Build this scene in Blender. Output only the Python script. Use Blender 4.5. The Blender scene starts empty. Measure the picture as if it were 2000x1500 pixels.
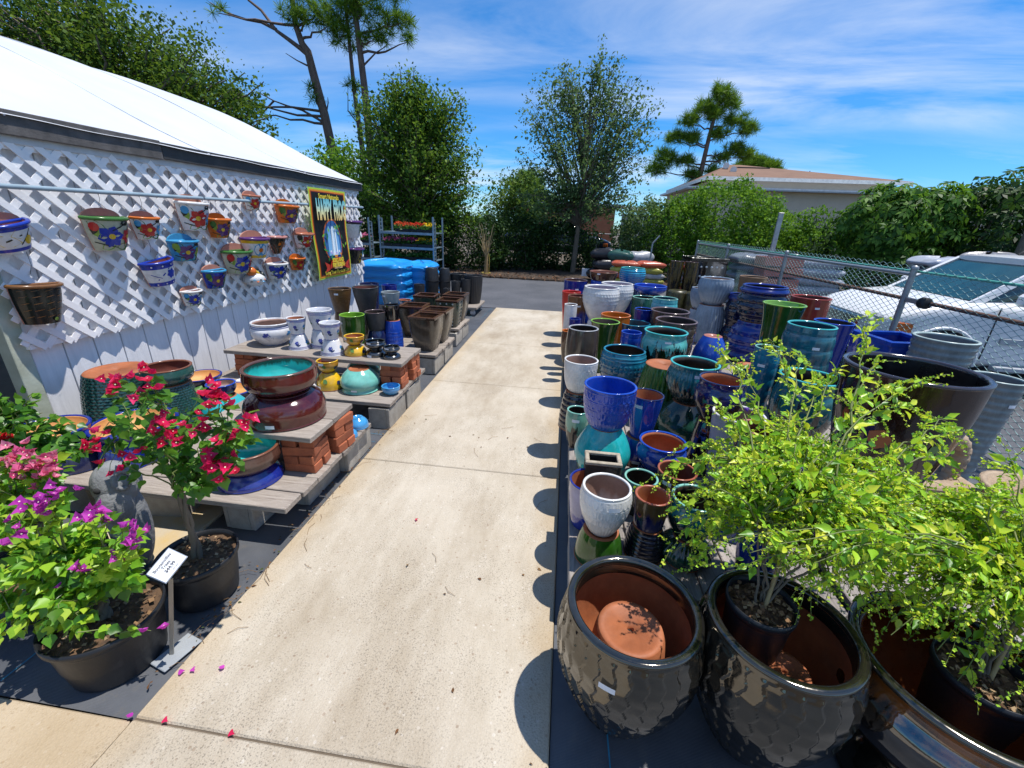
import bpy, math, random
import numpy as np
from mathutils import Vector, Matrix
rng = np.random.default_rng(11)
random.seed(5)
S = bpy.context.scene
C = S.collection
PI = math.pi
# ------------------------------------------------------------------ camera
cd = bpy.data.cameras.new('camera'); cam = bpy.data.objects.new('camera', cd); C.objects.link(cam)
cd.lens = 14.76; cd.sensor_width = 36; cd.clip_end = 900; cd.clip_start = 0.02
def cam_axes(pitch, yaw, roll):
    p, y, r = (math.radians(v) for v in (pitch, yaw, roll))
    f = Vector((-math.sin(y)*math.cos(p), math.cos(y)*math.cos(p), -math.sin(p)))
    rt = Vector((math.cos(y), math.sin(y), 0)); up = rt.cross(f)
    return rt*math.cos(r)+up*math.sin(r), up*math.cos(r)-rt*math.sin(r), f
_r, _u, _f = cam_axes(21.0, 6.4, 2.35)
cam.matrix_world = Matrix(((_r.x, _u.x, -_f.x, 0), (_r.y, _u.y, -_f.y, 0), (_r.z, _u.z, -_f.z, 1.75), (0, 0, 0, 1)))
S.camera = cam
# ------------------------------------------------------------------ sky and sun
SUN_EL, SUN_AZ = math.radians(73), math.radians(6)          # azimuth from +X towards +Y
w = bpy.data.worlds.new('World'); S.world = w; w.use_nodes = True
nt = w.node_tree; N = nt.nodes; L = nt.links; N.clear()
out = N.new('ShaderNodeOutputWorld'); bg = N.new('ShaderNodeBackground'); bg.inputs[1].default_value = 0.13
sky = N.new('ShaderNodeTexSky'); sky.sky_type = 'NISHITA'; sky.sun_disc = False
sky.sun_elevation = SUN_EL; sky.sun_rotation = math.radians(90)-SUN_AZ; sky.air_density = 1.0; sky.dust_density = 0.0; sky.ozone_density = 3.0
hs = N.new('ShaderNodeHueSaturation'); hs.inputs['Saturation'].default_value = 1.15; hs.inputs['Value'].default_value = 1.0
tint = N.new('ShaderNodeMixRGB'); tint.blend_type = 'MULTIPLY'; tint.inputs[0].default_value = 1; tint.inputs[2].default_value = (.86, .99, 1.10, 1)
hz = N.new('ShaderNodeValToRGB'); hz.color_ramp.elements[0].position = 0.0; hz.color_ramp.elements[0].color = (.50, .74, .98, 1); hz.color_ramp.elements[1].position = 0.62; hz.color_ramp.elements[1].color = (1, 1, 1, 1)
hm = N.new('ShaderNodeMixRGB'); hm.blend_type = 'MULTIPLY'; hm.inputs[0].default_value = 1; L.new(sky.outputs[0], hm.inputs[1]); L.new(hz.outputs[0], hm.inputs[2]); L.new(hm.outputs[0], tint.inputs[1]); L.new(tint.outputs[0], hs.inputs['Color'])
tc = N.new('ShaderNodeTexCoord'); sep = N.new('ShaderNodeSeparateXYZ'); L.new(tc.outputs['Generated'], sep.inputs[0]); L.new(sep.outputs[2], hz.inputs[0])
def wmath(op, a, b=None):
    n = N.new('ShaderNodeMath'); n.operation = op
    for i, v in enumerate((a, b)):
        if v is None: continue
        if isinstance(v, (int, float)): n.inputs[i].default_value = v
        else: L.new(v, n.inputs[i])
    return n.outputs[0]
zz = wmath('MAXIMUM', wmath('ADD', sep.outputs[2], 0.12), 0.02)
cmb = N.new('ShaderNodeCombineXYZ'); L.new(wmath('DIVIDE', sep.outputs[0], zz), cmb.inputs[0]); L.new(wmath('DIVIDE', sep.outputs[1], zz), cmb.inputs[1])
mp = N.new('ShaderNodeMapping'); mp.inputs['Rotation'].default_value = (0, 0, math.radians(28)); mp.inputs['Scale'].default_value = (0.42, 1.15, 1); mp.inputs['Location'].default_value = (0.9, 0.35, 0)
L.new(cmb.outputs[0], mp.inputs[0])
n1 = N.new('ShaderNodeTexNoise'); n1.inputs['Scale'].default_value = 1.25; n1.inputs['Detail'].default_value = 8; n1.inputs['Roughness'].default_value = 0.6; n1.inputs['Distortion'].default_value = 0.5
L.new(mp.outputs[0], n1.inputs['Vector'])
n2 = N.new('ShaderNodeTexNoise'); n2.inputs['Scale'].default_value = 0.55; n2.inputs['Detail'].default_value = 3
L.new(mp.outputs[0], n2.inputs['Vector'])
r1 = N.new('ShaderNodeValToRGB'); r1.color_ramp.elements[0].position = 0.40; r1.color_ramp.elements[1].position = 0.72
r2 = N.new('ShaderNodeValToRGB'); r2.color_ramp.elements[0].position = 0.38; r2.color_ramp.elements[1].position = 0.60
L.new(n1.outputs['Fac'], r1.inputs[0]); L.new(n2.outputs['Fac'], r2.inputs[0])
cl = wmath('MULTIPLY', wmath('MULTIPLY', r1.outputs[0], r2.outputs[0]), 0.85)
mx = N.new('ShaderNodeMixRGB'); mx.inputs[2].default_value = (6.4, 6.7, 7.1, 1)
L.new(cl, mx.inputs[0]); L.new(hs.outputs[0], mx.inputs[1]); L.new(mx.outputs[0], bg.inputs[0]); L.new(bg.outputs[0], out.inputs[0])
sd = bpy.data.lights.new('sun', 'SUN'); sd.energy = 4.7; sd.angle = math.radians(0.53); sd.color = (1.0, 0.955, 0.89)
sun = bpy.data.objects.new('sun', sd); C.objects.link(sun)
to_sun = Vector((math.cos(SUN_EL)*math.cos(SUN_AZ), math.cos(SUN_EL)*math.sin(SUN_AZ), math.sin(SUN_EL)))
sun.rotation_euler = to_sun.to_track_quat('Z', 'Y').to_euler(); sun.location = (6, 2, 20)
S.view_settings.view_transform = 'Standard'; S.view_settings.look = 'None'; S.view_settings.exposure = 0.25; S.view_settings.gamma = 1
S.view_settings.use_curve_mapping = False
S.render.engine = 'CYCLES'; S.cycles.max_bounces = 7; S.cycles.glossy_bounces = 3; S.cycles.transparent_max_bounces = 8; S.cycles.caustics_reflective = False; S.cycles.caustics_refractive = False
S.cycles.use_denoising = True
# ------------------------------------------------------------------ naming helpers
def tag(o, label=None, cat=None, group=None, kind=None):
    if label: o['label'] = label
    if cat: o['category'] = cat
    if group: o['group'] = group
    if kind: o['kind'] = kind
    return o
def empty(name, loc=(0, 0, 0), rz=0, label=None, cat=None, group=None, kind=None):
    o = bpy.data.objects.new(name, None); C.objects.link(o); o.location = loc; o.rotation_euler = (0, 0, rz); o.empty_display_size = .1
    return tag(o, label, cat, group, kind)
def link(name, me, parent=None, loc=None, kind=None):
    o = bpy.data.objects.new(name, me); C.objects.link(o)
    if parent: o.parent = parent
    if loc is not None: o.location = loc
    if kind: o['kind'] = kind
    return o
def set_mats(me, mats):
    for m in (mats if isinstance(mats, (list, tuple)) else [mats]): me.materials.append(m)
def fast_mesh(name, V, F, mats, smooth=False, mi=None):
    """V (n,3) array, F (m,k) array of equal-sized faces"""
    V = np.asarray(V, np.float32); F = np.asarray(F, np.int32); k = F.shape[1]
    me = bpy.data.meshes.new(name); me.vertices.add(len(V)); me.vertices.foreach_set('co', V.ravel())
    me.loops.add(F.size); me.loops.foreach_set('vertex_index', F.ravel()); me.polygons.add(len(F))
    me.polygons.foreach_set('loop_start', np.arange(0, F.size, k, dtype=np.int32))
    if smooth: me.polygons.foreach_set('use_smooth', np.ones(len(F), bool))
    set_mats(me, mats)
    if mi is not None: me.polygons.foreach_set('material_index', np.asarray(mi, np.int32))
    me.update(calc_edges=True); return me
class MB:
    def __init__(s): s.v = []; s.f = []; s.m = []; s.sm = []
    def add(s, V, F, mi=0, smooth=False):
        b = len(s.v); s.v.extend([tuple(map(float, x)) for x in V])
        for f in F: s.f.append(tuple(int(i)+b for i in f)); s.m.append(mi); s.sm.append(smooth)
        return s
    def box(s, lo, hi, mi=0, M=None, bev=0):
        x0, y0, z0 = lo; x1, y1, z1 = hi
        if bev:
            b = min(bev, (x1-x0)/3, (y1-y0)/3, (z1-z0)/3); V = []; F = []
            P = [(x, y, z) for x in (x0, x1) for y in (y0, y1) for z in (z0, z1)]
            cx, cy, cz = (x0+x1)/2, (y0+y1)/2, (z0+z1)/2
            for p in P:
                sx = 1 if p[0] > cx else -1; sy = 1 if p[1] > cy else -1; sz = 1 if p[2] > cz else -1
                V += [(p[0], p[1]-sy*b, p[2]-sz*b), (p[0]-sx*b, p[1], p[2]-sz*b), (p[0]-sx*b, p[1]-sy*b, p[2])]
            i = lambda a, c, d, k: ((a*2+c)*2+d)*3+k
            for k in (0, 1):
                F += [(i(k,0,0,0), i(k,1,0,0), i(k,1,1,0), i(k,0,1,0)), (i(0,k,0,1), i(1,k,0,1), i(1,k,1,1), i(0,k,1,1)), (i(0,0,k,2), i(1,0,k,2), i(1,1,k,2), i(0,1,k,2))]
                for j in (0, 1):
                    F += [(i(k,j,0,0), i(k,j,1,0), i(k,j,1,1), i(k,j,0,1)), (i(k,0,j,0), i(k,1,j,0), i(k,1,j,2), i(k,0,j,2)), (i(0,k,j,1), i(1,k,j,1), i(1,k,j,2), i(0,k,j,2))]
            for a in (0, 1):
                for c in (0, 1):
                    for d in (0, 1): F.append((i(a,c,d,0), i(a,c,d,1), i(a,c,d,2)))
        else:
            V = [(x0,y0,z0),(x1,y0,z0),(x1,y1,z0),(x0,y1,z0),(x0,y0,z1),(x1,y0,z1),(x1,y1,z1),(x0,y1,z1)]
            F = [(0,3,2,1),(4,5,6,7),(0,1,5,4),(1,2,6,5),(2,3,7,6),(3,0,4,7)]
        if M is not None: V = [M @ Vector(v) for v in V]
        return s.add(V, F, mi)
    def tube(s, pts, rad, n=6, mi=0, cap=True, smooth=True):
        pts = [Vector(p) for p in pts]; k = len(pts)
        rads = rad if isinstance(rad, (list, tuple, np.ndarray)) else [rad]*k
        V = []; prev = None
        for i, p in enumerate(pts):
            t = (pts[min(i+1, k-1)]-pts[max(i-1, 0)]).normalized()
            a = prev if prev is not None else (Vector((0, 0, 1)) if abs(t.z) < .9 else Vector((1, 0, 0)))
            b = t.cross(a).normalized(); a = b.cross(t).normalized(); prev = a
            for j in range(n):
                g = 2*PI*j/n; V.append(p+(a*math.cos(g)+b*math.sin(g))*float(rads[i]))
        F = [(i*n+j, i*n+(j+1) % n, (i+1)*n+(j+1) % n, (i+1)*n+j) for i in range(k-1) for j in range(n)]
        s.add(V, F, mi, smooth)
        if cap: s.add(V[:n], [tuple(range(n-1, -1, -1))], mi); s.add(V[-n:], [tuple(range(n))], mi)
        return s
    def lathe(s, prof, n=32, c=(0, 0, 0), mi=0, smooth=True, close=False, a0=0, a1=2*PI):
        full = abs(a1-a0-2*PI) < 1e-6; m = n if full else n+1
        V = [(c[0]+r*math.cos(a0+(a1-a0)*j/n), c[1]+r*math.sin(a0+(a1-a0)*j/n), c[2]+z) for r, z in prof for j in range(m)]
        F = [(i*m+j, i*m+(j+1) % m, (i+1)*m+(j+1) % m, (i+1)*m+j) for i in range(len(prof)-1) for j in range(n)]
        return s.add(V, F, mi, smooth)
    def disc(s, r, z, n=32, c=(0, 0), mi=0):
        return s.add([(c[0]+r*math.cos(2*PI*j/n), c[1]+r*math.sin(2*PI*j/n), z) for j in range(n)], [tuple(range(n))], mi)
    def mesh(s, name, mats):
        me = bpy.data.meshes.new(name); me.from_pydata(s.v, [], s.f); set_mats(me, mats)
        me.polygons.foreach_set('material_index', s.m); me.polygons.foreach_set('use_smooth', s.sm); me.update(); return me
    def build(s, name, mats, parent=None, loc=None, kind=None): return link(name, s.mesh(name, mats), parent, loc, kind)
def copy_tree(o, parent=None):
    c = o.copy(); C.objects.link(c)
    if parent: c.parent = parent
    for ch in list(o.children): copy_tree(ch, c)
    return c
# ------------------------------------------------------------------ materials
def new_mat(name):
    m = bpy.data.materials.new(name); m.use_nodes = True; t = m.node_tree
    return m, t, t.nodes['Principled BSDF']
def nd(t, kind, **kw):
    n = t.nodes.new(kind)
    for k, v in kw.items():
        if k in n.inputs: n.inputs[k].default_value = v
        else: setattr(n, k, v)
    return n
def c4(c): return (c[0], c[1], c[2], 1)
def noise(t, vec, scale, detail=4, rough=.55, dist=0):
    n = nd(t, 'ShaderNodeTexNoise', Scale=scale, Detail=detail, Roughness=rough, Distortion=dist)
    if vec is not None: t.links.new(vec, n.inputs['Vector'])
    return n.outputs['Fac']
def ramp(t, fac, stops, interp='LINEAR'):
    r = nd(t, 'ShaderNodeValToRGB'); r.color_ramp.interpolation = interp
    e = r.color_ramp.elements
    while len(e) < len(stops): e.new(.5)
    for x, (p, c) in zip(e, stops): x.position = p; x.color = c4(c) if len(c) == 3 else c
    t.links.new(fac, r.inputs[0]); return r.outputs[0]
def mixc(t, fac, a, b, blend='MIX'):
    n = nd(t, 'ShaderNodeMixRGB', blend_type=blend)
    for i, v in zip((0, 1, 2), (fac, a, b)):
        if hasattr(v, 'is_output') or isinstance(v, bpy.types.NodeSocket): t.links.new(v, n.inputs[i])
        elif i == 0: n.inputs[0].default_value = v
        else: n.inputs[i].default_value = c4(v)
    return n.outputs[0]
def mth(t, op, a, b=0.0, clamp=False):
    n = nd(t, 'ShaderNodeMath', operation=op, use_clamp=clamp)
    for i, v in enumerate((a, b)):
        if isinstance(v, bpy.types.NodeSocket): t.links.new(v, n.inputs[i])
        else: n.inputs[i].default_value = v
    return n.outputs[0]
def bump(t, bs, h, strength=.3, dist=.01):
    b = nd(t, 'ShaderNodeBump', Strength=strength, Distance=dist); t.links.new(h, b.inputs['Height']); t.links.new(b.outputs[0], bs.inputs['Normal'])
def coords(t, kind='Object', scale=None, rot=None):
    c = nd(t, 'ShaderNodeTexCoord').outputs[kind]
    if scale or rot:
        m = nd(t, 'ShaderNodeMapping'); t.links.new(c, m.inputs[0])
        if scale: m.inputs['Scale'].default_value = scale
        if rot: m.inputs['Rotation'].default_value = rot
        return m.outputs[0]
    return c
_mats = {}
def flat(name, col, rough=.5, col2=None, scale=6, bmp=0, bscale=60, metal=0, spec=.5, stretch=None, rnd=0):
    if name in _mats: return _mats[name]
    m, t, b = new_mat(name); b.inputs['Roughness'].default_value = rough; b.inputs['Metallic'].default_value = metal; b.inputs['Specular IOR Level'].default_value = spec
    v = coords(t, 'Object', stretch)
    c2 = col2 or tuple(x*.72 for x in col)
    c = mixc(t, ramp(t, noise(t, v, scale, 6, .6), [(.3, (0, 0, 0)), (.7, (1, 1, 1))]), col, c2)
    if rnd:
        oi = nd(t, 'ShaderNodeObjectInfo'); f = mth(t, 'ADD', mth(t, 'MULTIPLY', oi.outputs['Random'], rnd), 1-rnd/2)
        mm = nd(t, 'ShaderNodeMixRGB', blend_type='MULTIPLY'); mm.inputs[0].default_value = 1; t.links.new(c, mm.inputs[1])
        cb = nd(t, 'ShaderNodeCombineColor'); [t.links.new(f, cb.inputs[i]) for i in range(3)]; t.links.new(cb.outputs[0], mm.inputs[2]); c = mm.outputs[0]
    t.links.new(c, b.inputs['Base Color'])
    if bmp: bump(t, b, noise(t, v, bscale, 5, .6), bmp, .01)
    _mats[name] = m; return m
# name: (colour, drip colour, boundary 0-1 of the height, drip length, softness, roughness)
GL = dict(
 white=((.70,.69,.67),None,0,0,0,.16), palegrey=((.36,.37,.39),None,0,0,0,.3), royal=((.010,.062,.43),None,0,0,0,.07), cobalt=((.006,.02,.22),None,0,0,0,.07),
 navy=((.005,.011,.07),None,0,0,0,.08), black=((.006,.006,.007),None,0,0,0,.06), turq=((.05,.42,.42),None,0,0,0,.12), mint=((.20,.47,.39),None,0,0,0,.16),
 lime=((.20,.42,.035),None,0,0,0,.1), red=((.52,.03,.02),None,0,0,0,.1), redorange=((.33,.045,.018),None,0,0,0,.12), orange=((.55,.14,.012),None,0,0,0,.15),
 tan=((.36,.22,.12),(.22,.12,.06),.5,.1,.2,.4), greyblue=((.36,.42,.48),(.24,.30,.37),.35,.12,.3,.25), maroon=((.050,.006,.012),(.10,.013,.008),.35,.18,.25,.05),
 leafgreen=((.028,.115,.010),(.016,.07,.006),.45,.25,.4,.07), darkgreen=((.008,.034,.02),(.03,.12,.08),.45,.3,.3,.08), tealblue=((.006,.06,.13),(.01,.19,.30),.6,.25,.3,.08),
 steelblue=((.02,.10,.22),(.015,.06,.14),.4,.2,.4,.12), brownblack=((.014,.010,.008),(.07,.055,.042),.45,.3,.25,.12), brownpot=((.035,.016,.009),(.09,.04,.02),.55,.25,.3,.12),
 lilacdrip=((.010,.03,.30),(.33,.31,.46),.30,.10,.03,.09), turqgold=((.015,.38,.40),(.33,.22,.05),.80,.12,.10,.1), mottled=((.010,.008,.007),(.09,.06,.015),.75,.9,.08,.2), royalbrowni=((.008,.045,.36),(.09,.045,.016),.80,.06,.03,.09), royalbrown=((.06,.032,.012),(.008,.045,.36),.36,.06,.03,.09),
 cobaltcream=((.006,.03,.26),(.010,.055,.40),.5,.2,.2,.06), greendrip=((.030,.022,.016),(.17,.38,.28),.55,.3,.04,.1), turqblack=((.006,.009,.008),(.10,.43,.40),.62,.34,.03,.07),
 turqteal=((.006,.018,.018),(.012,.15,.17),.5,.42,.06,.08), turqdark=((.012,.02,.018),(.06,.22,.2),.6,.3,.1,.1), navybrown=((.030,.018,.011),(.008,.014,.11),.55,.3,.05,.08),
 navyblack=((.006,.009,.022),None,0,0,0,.09), navygloss=((.004,.006,.03),(.006,.016,.16),.82,.05,.05,.06), brownblue=((.006,.009,.08),(.10,.062,.025),.5,.22,.10,.09),
 browncobalt=((.007,.02,.25),(.17,.075,.03),.66,.08,.05,.1), brownclay=((.20,.075,.04),None,0,0,0,.2), pinkclay=((.40,.16,.12),None,0,0,0,.35), redclay=((.34,.10,.055),None,0,0,0,.3),
 brownrim=((.13,.085,.085),None,0,0,0,.15), bluebright=((.008,.12,.34),(.02,.30,.46),.6,.2,.3,.1), turqblue=((.012,.16,.30),(.06,.38,.42),.7,.2,.2,.1), tealrib=((.007,.035,.05),(.015,.13,.18),.62,.3,.3,.1),
 greyrib=((.28,.31,.31),(.17,.20,.21),.5,.4,.4,.2), greymint=((.45,.55,.52),None,0,0,0,.2), maroonblack=((.016,.007,.005),(.035,.014,.008),.6,.3,.4,.06), blackrim=((.03,.022,.026),None,0,0,0,.12),
 whitein=((.50,.44,.42),(.30,.18,.14),.5,.1,.1,.5), lilacin=((.42,.38,.45),None,0,0,0,.4), terracotta=((.44,.15,.06),(.36,.115,.045),.4,.3,.3,.75), redin=((.20,.05,.025),(.12,.03,.018),.4,.2,.2,.6),
 brownin=((.065,.04,.026),(.03,.018,.012),.5,.3,.3,.6), tealin=((.02,.07,.10),None,0,0,0,.4), greyin=((.16,.17,.18),None,0,0,0,.5), blackin=((.010,.007,.006),None,0,0,0,.3), scalegreen=((.012,.05,.045),(.03,.11,.095),.5,.3,.3,.1),
 bronzeblack=((.010,.009,.007),None,0,0,0,.07), yellow=((.72,.42,.012),None,0,0,0,.12), yellowpaint=((.66,.36,.015),(.50,.22,.02),.5,.1,.1,.15), mintglaze=((.17,.50,.42),None,0,0,0,.14), turqglaze=((.02,.42,.46),None,0,0,0,.1), skyglaze=((.05,.29,.60),None,0,0,0,.1),
 turqinside=((.03,.42,.40),(.03,.018,.012),.78,.12,.08,.08), browndrip=((.07,.03,.02),(.11,.05,.035),.6,.2,.3,.12), cream=((.62,.32,.11),(.55,.26,.08),.4,.2,.3,.55), paintwhite=((.72,.72,.74),None,0,0,0,.12),
 charcoal=((.028,.030,.032),(.05,.05,.052),.5,.3,.3,.45), bronze=((.10,.055,.022),(.17,.09,.035),.5,.3,.3,.25), greycel=((.22,.29,.31),(.30,.36,.37),.6,.3,.3,.15), brownsquare=((.075,.058,.042),(.045,.032,.022),.7,.4,.2,.18),
 greenblack=((.016,.028,.022),(.03,.05,.036),.5,.3,.3,.15), amber=((.014,.008,.005),(.24,.07,.008),.82,.16,.07,.05), amberin=((.22,.06,.01),(.12,.03,.006),.5,.3,.3,.2))
def glaze(name, inv=False):
    key = 'glaze_'+name+('_upturned' if inv else '')
    if key in _mats: return _mats[key]
    col, top, zb, drip, soft, rough = GL[name]
    m, t, b = new_mat(key); b.inputs['Roughness'].default_value = rough; b.inputs['IOR'].default_value = 2.2 if name in ('black', 'amber') else 1.7 if rough < .2 else 1.45
    if name == 'bronzeblack': b.inputs['IOR'].default_value = 2.05; b.inputs['Specular Tint'].default_value = (1.0, .93, .80, 1)
    g = nd(t, 'ShaderNodeSeparateXYZ'); t.links.new(coords(t, 'Generated'), g.inputs[0]); z = g.outputs[2]
    if inv: z = mth(t, 'SUBTRACT', 1.0, z)
    ob = coords(t, 'Object')
    if top:
        st = coords(t, 'Object', (1, 1, .16))
        n = mth(t, 'MULTIPLY', mth(t, 'SUBTRACT', noise(t, st, 26, 4, .6), .5), drip*4.2)
        f = mth(t, 'DIVIDE', mth(t, 'SUBTRACT', mth(t, 'ADD', z, n), zb-soft), 2*soft, True)
        c = mixc(t, f, col, top)
    else: c = mixc(t, 0.0, col, col)
    sp = ramp(t, noise(t, ob, 9, 6, .65), [(.35, (.78, .78, .78)), (.65, (1.12, 1.12, 1.12))])
    c = mixc(t, 1.0, c, sp, 'MULTIPLY')
    du = mth(t, 'MULTIPLY', ramp(t, noise(t, ob, 3.5, 7, .7), [(.48, (0, 0, 0)), (.74, (1, 1, 1))]), .16 if max(col) > .06 else .05)
    c = mixc(t, du, c, (.34, .31, .27))
    t.links.new(c, b.inputs['Base Color'])
    rr = ramp(t, noise(t, ob, 5, 7, .7), [(.42, (rough*.8,)*3), (.72, (min(1, rough*1.2+.16),)*3)]); t.links.new(rr, b.inputs['Roughness'])
    bump(t, b, noise(t, ob, 22, 3), .10 if rough < .3 else .3, .006)
    _mats[key] = m; return m
def leafmat(name, cols, rough=.45, trans=.35, island=True, spec=.4):
    if name in _mats: return _mats[name]
    m, t, b = new_mat(name); b.inputs['Roughness'].default_value = rough; b.inputs['Specular IOR Level'].default_value = spec
    if island: r = nd(t, 'ShaderNodeNewGeometry').outputs['Random Per Island']
    else: r = nd(t, 'ShaderNodeObjectInfo').outputs['Random']
    n = len(cols); c = ramp(t, r, [((i+.5)/n, k) for i, k in enumerate(cols)])
    t.links.new(c, b.inputs['Base Color'])
    tr = nd(t, 'ShaderNodeBsdfTranslucent'); yl = mixc(t, .5, c, (.5, .62, .05), 'MULTIPLY')
    t.links.new(mixc(t, .45, c, (cols[-1][0]*1.6, cols[-1][1]*1.6, cols[-1][2]*.8)), tr.inputs[0])
    ms = nd(t, 'ShaderNodeMixShader'); ms.inputs[0].default_value = trans
    t.links.new(b.outputs[0], ms.inputs[1]); t.links.new(tr.outputs[0], ms.inputs[2])
    t.links.new(ms.outputs[0], t.nodes['Material Output'].inputs[0])
    _mats[name] = m; return m
# ------------------------------------------------------------------ ground materials
def concrete_mat():
    m, t, b = new_mat('exposed_concrete'); v = coords(t, 'Object'); b.inputs['Roughness'].default_value = .85; b.inputs['Specular IOR Level'].default_value = .25
    c = mixc(t, ramp(t, noise(t, v, 1.6, 6, .6), [(.35, (0,0,0)), (.68, (1,1,1))]), (.455,.395,.308), (.525,.47,.382))
    vo = nd(t, 'ShaderNodeTexVoronoi', Scale=120); t.links.new(v, vo.inputs['Vector'])
    c = mixc(t, ramp(t, vo.outputs['Distance'], [(.18, (.5,.5,.5)), (.34, (0,0,0))]), c, (.56,.50,.41))
    peb = nd(t, 'ShaderNodeTexVoronoi', Scale=58); t.links.new(v, peb.inputs['Vector'])
    sp = nd(t, 'ShaderNodeSeparateColor'); t.links.new(peb.outputs['Color'], sp.inputs[0])
    pm = mth(t, 'MULTIPLY', mth(t, 'GREATER_THAN', sp.outputs[0], .90), mth(t, 'LESS_THAN', peb.outputs['Distance'], .34))
    c = mixc(t, mth(t, 'MULTIPLY', pm, .55), c, mixc(t, mth(t, 'GREATER_THAN', sp.outputs[1], .45), (.28,.20,.14), (.62,.57,.50)))
    pit = mth(t, 'MULTIPLY', ramp(t, noise(t, v, 150, 3, .7), [(.54, (0,0,0)), (.62, (1,1,1))]), ramp(t, noise(t, v, 2.3, 5, .65), [(.34, (0,0,0)), (.60, (1,1,1))]))
    c = mixc(t, mth(t, 'MULTIPLY', pit, .62), c, (.115,.10,.085))
    st = ramp(t, noise(t, coords(t, 'Object', (1.4, .5, 1)), 1.1, 7, .72), [(.44, (1,1,1)), (.70, (.66,.61,.54))]); c = mixc(t, 1.0, c, st, 'MULTIPLY')
    ob = nd(t, 'ShaderNodeSeparateXYZ'); t.links.new(v, ob.inputs[0])
    ex = mth(t, 'ADD', mth(t, 'MULTIPLY', mth(t, 'ABSOLUTE', mth(t, 'ADD', ob.outputs[0], .675)), 1.0), mth(t, 'MULTIPLY', noise(t, v, 3.5, 5), .28))
    c = mixc(t, mth(t, 'MULTIPLY', ramp(t, ex, [(.74, (0,0,0)), (.92, (1,1,1))]), .5), c, (.42,.30,.16))
    t.links.new(c, b.inputs['Base Color'])
    h = mth(t, 'ADD', mth(t, 'MULTIPLY', noise(t, v, 130, 4, .7), .8), mth(t, 'MULTIPLY', vo.outputs['Distance'], -.7)); bump(t, b, h, .55, .004); return m
def weed_mat():
    m, t, b = new_mat('weed_fabric'); v = coords(t, 'Object'); b.inputs['Specular IOR Level'].default_value = .5
    wv = nd(t, 'ShaderNodeTexWave', Scale=70); t.links.new(v, wv.inputs[0]); w2 = nd(t, 'ShaderNodeTexWave', Scale=70, bands_direction='Y'); t.links.new(v, w2.inputs[0])
    c = mixc(t, ramp(t, noise(t, v, 1.7, 7, .65), [(.35, (0,0,0)), (.75, (1,1,1))]), (.060,.066,.078), (.125,.13,.14))
    c = mixc(t, mth(t, 'MULTIPLY', ramp(t, noise(t, v, 14, 5, .7), [(.55, (0,0,0)), (.72, (1,1,1))]), .35), c, (.16,.14,.11))
    t.links.new(c, b.inputs['Base Color']); t.links.new(ramp(t, noise(t, v, 2.4, 5), [(.3, (.34,)*3), (.7, (.55,)*3)]), b.inputs['Roughness'])
    h = mth(t, 'ADD', mth(t, 'ADD', wv.outputs['Fac'], w2.outputs['Fac']), mth(t, 'MULTIPLY', noise(t, v, 3, 3), 9)); bump(t, b, h, .25, .004); return m
def asphalt_mat():
    m, t, b = new_mat('asphalt'); v = coords(t, 'Object'); b.inputs['Roughness'].default_value = .75
    c = mixc(t, ramp(t, noise(t, v, .9, 7, .65), [(.35, (0,0,0)), (.7, (1,1,1))]), (.052,.056,.066), (.098,.10,.112))
    c = mixc(t, ramp(t, noise(t, v, 130, 2, .5), [(.55, (0,0,0)), (.7, (.6,.6,.6))]), c, (.2,.2,.2))
    t.links.new(c, b.inputs['Base Color']); bump(t, b, noise(t, v, 120, 3), .5, .005); return m
CONC, WEED, ASPH = concrete_mat(), weed_mat(), asphalt_mat()
WOOD = flat('weathered_wood', (.40,.35,.30), .8, (.22,.18,.15), 7, .5, 40, stretch=(1, 14, 14), rnd=.35)
WOODY = flat('weathered_wood_lengthwise', (.40,.36,.33), .8, (.20,.175,.16), 7, .5, 40, stretch=(14, 1, 14), rnd=.35)
BLOCK = flat('grey_concrete_block', (.42,.40,.36), .9, (.27,.25,.22), 9, .6, 90, rnd=.3)
BRICK = flat('red_clay_brick', (.46,.135,.055), .85, (.27,.075,.035), 11, .5, 70, rnd=.5)
WHITEP = flat('white_painted_wood', (.87,.86,.86), .5, (.78,.77,.77), 5, .15, 60, rnd=.06)
SIDING = flat('white_siding_paint', (.85,.84,.85), .5, (.73,.72,.73), 4, .25, 30, stretch=(1, 9, 1), rnd=.08)
DARK = flat('dark_void', (.010,.010,.012), .9)
# ------------------------------------------------------------------ ground, path, fabric
tag(link('ground', fast_mesh('ground', [(-260,-60,-.03),(260,-60,-.03),(260,500,-.03),(-260,500,-.03)], [(0,1,2,3)], flat('bare_soil', (.13,.10,.07), .95, (.07,.06,.045), 3, .6, 20))), kind='structure')
a = MB(); a.box((-34, 9.05, -.026), (40, 14.2, .0)); a.box((3.6, -4, -.027), (40, 9.05, -.001)); tag(a.build('asphalt_drive', ASPH), kind='structure')
PX0, PX1 = -1.43, 0.08
pth = empty('concrete_path', kind='structure')
JO = [-2.4, -.8, .82, 2.66, 4.42, 6.15, 7.75, 9.04]
for i in range(len(JO)-1):
    m_ = MB(); g = .0035; m_.box((PX0, JO[i]+g, -.10), (PX1, JO[i+1]-g, .012), bev=.006); m_.build('path_slab', CONC, pth)
m_ = MB()
for k in range(3): m_.box((PX0-1.6*(k+1)+.004, -1.0, -.10), (PX0-1.6*k-.004, .812, .010), bev=.006); m_.build('path_slab', CONC, pth); m_ = MB()
m_ = MB(); m_.box((PX0, JO[0], -.09), (PX1, 9.03, .003)); m_.build('joint_sand', flat('joint_dirt', (.15,.115,.08), .95), pth)
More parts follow.
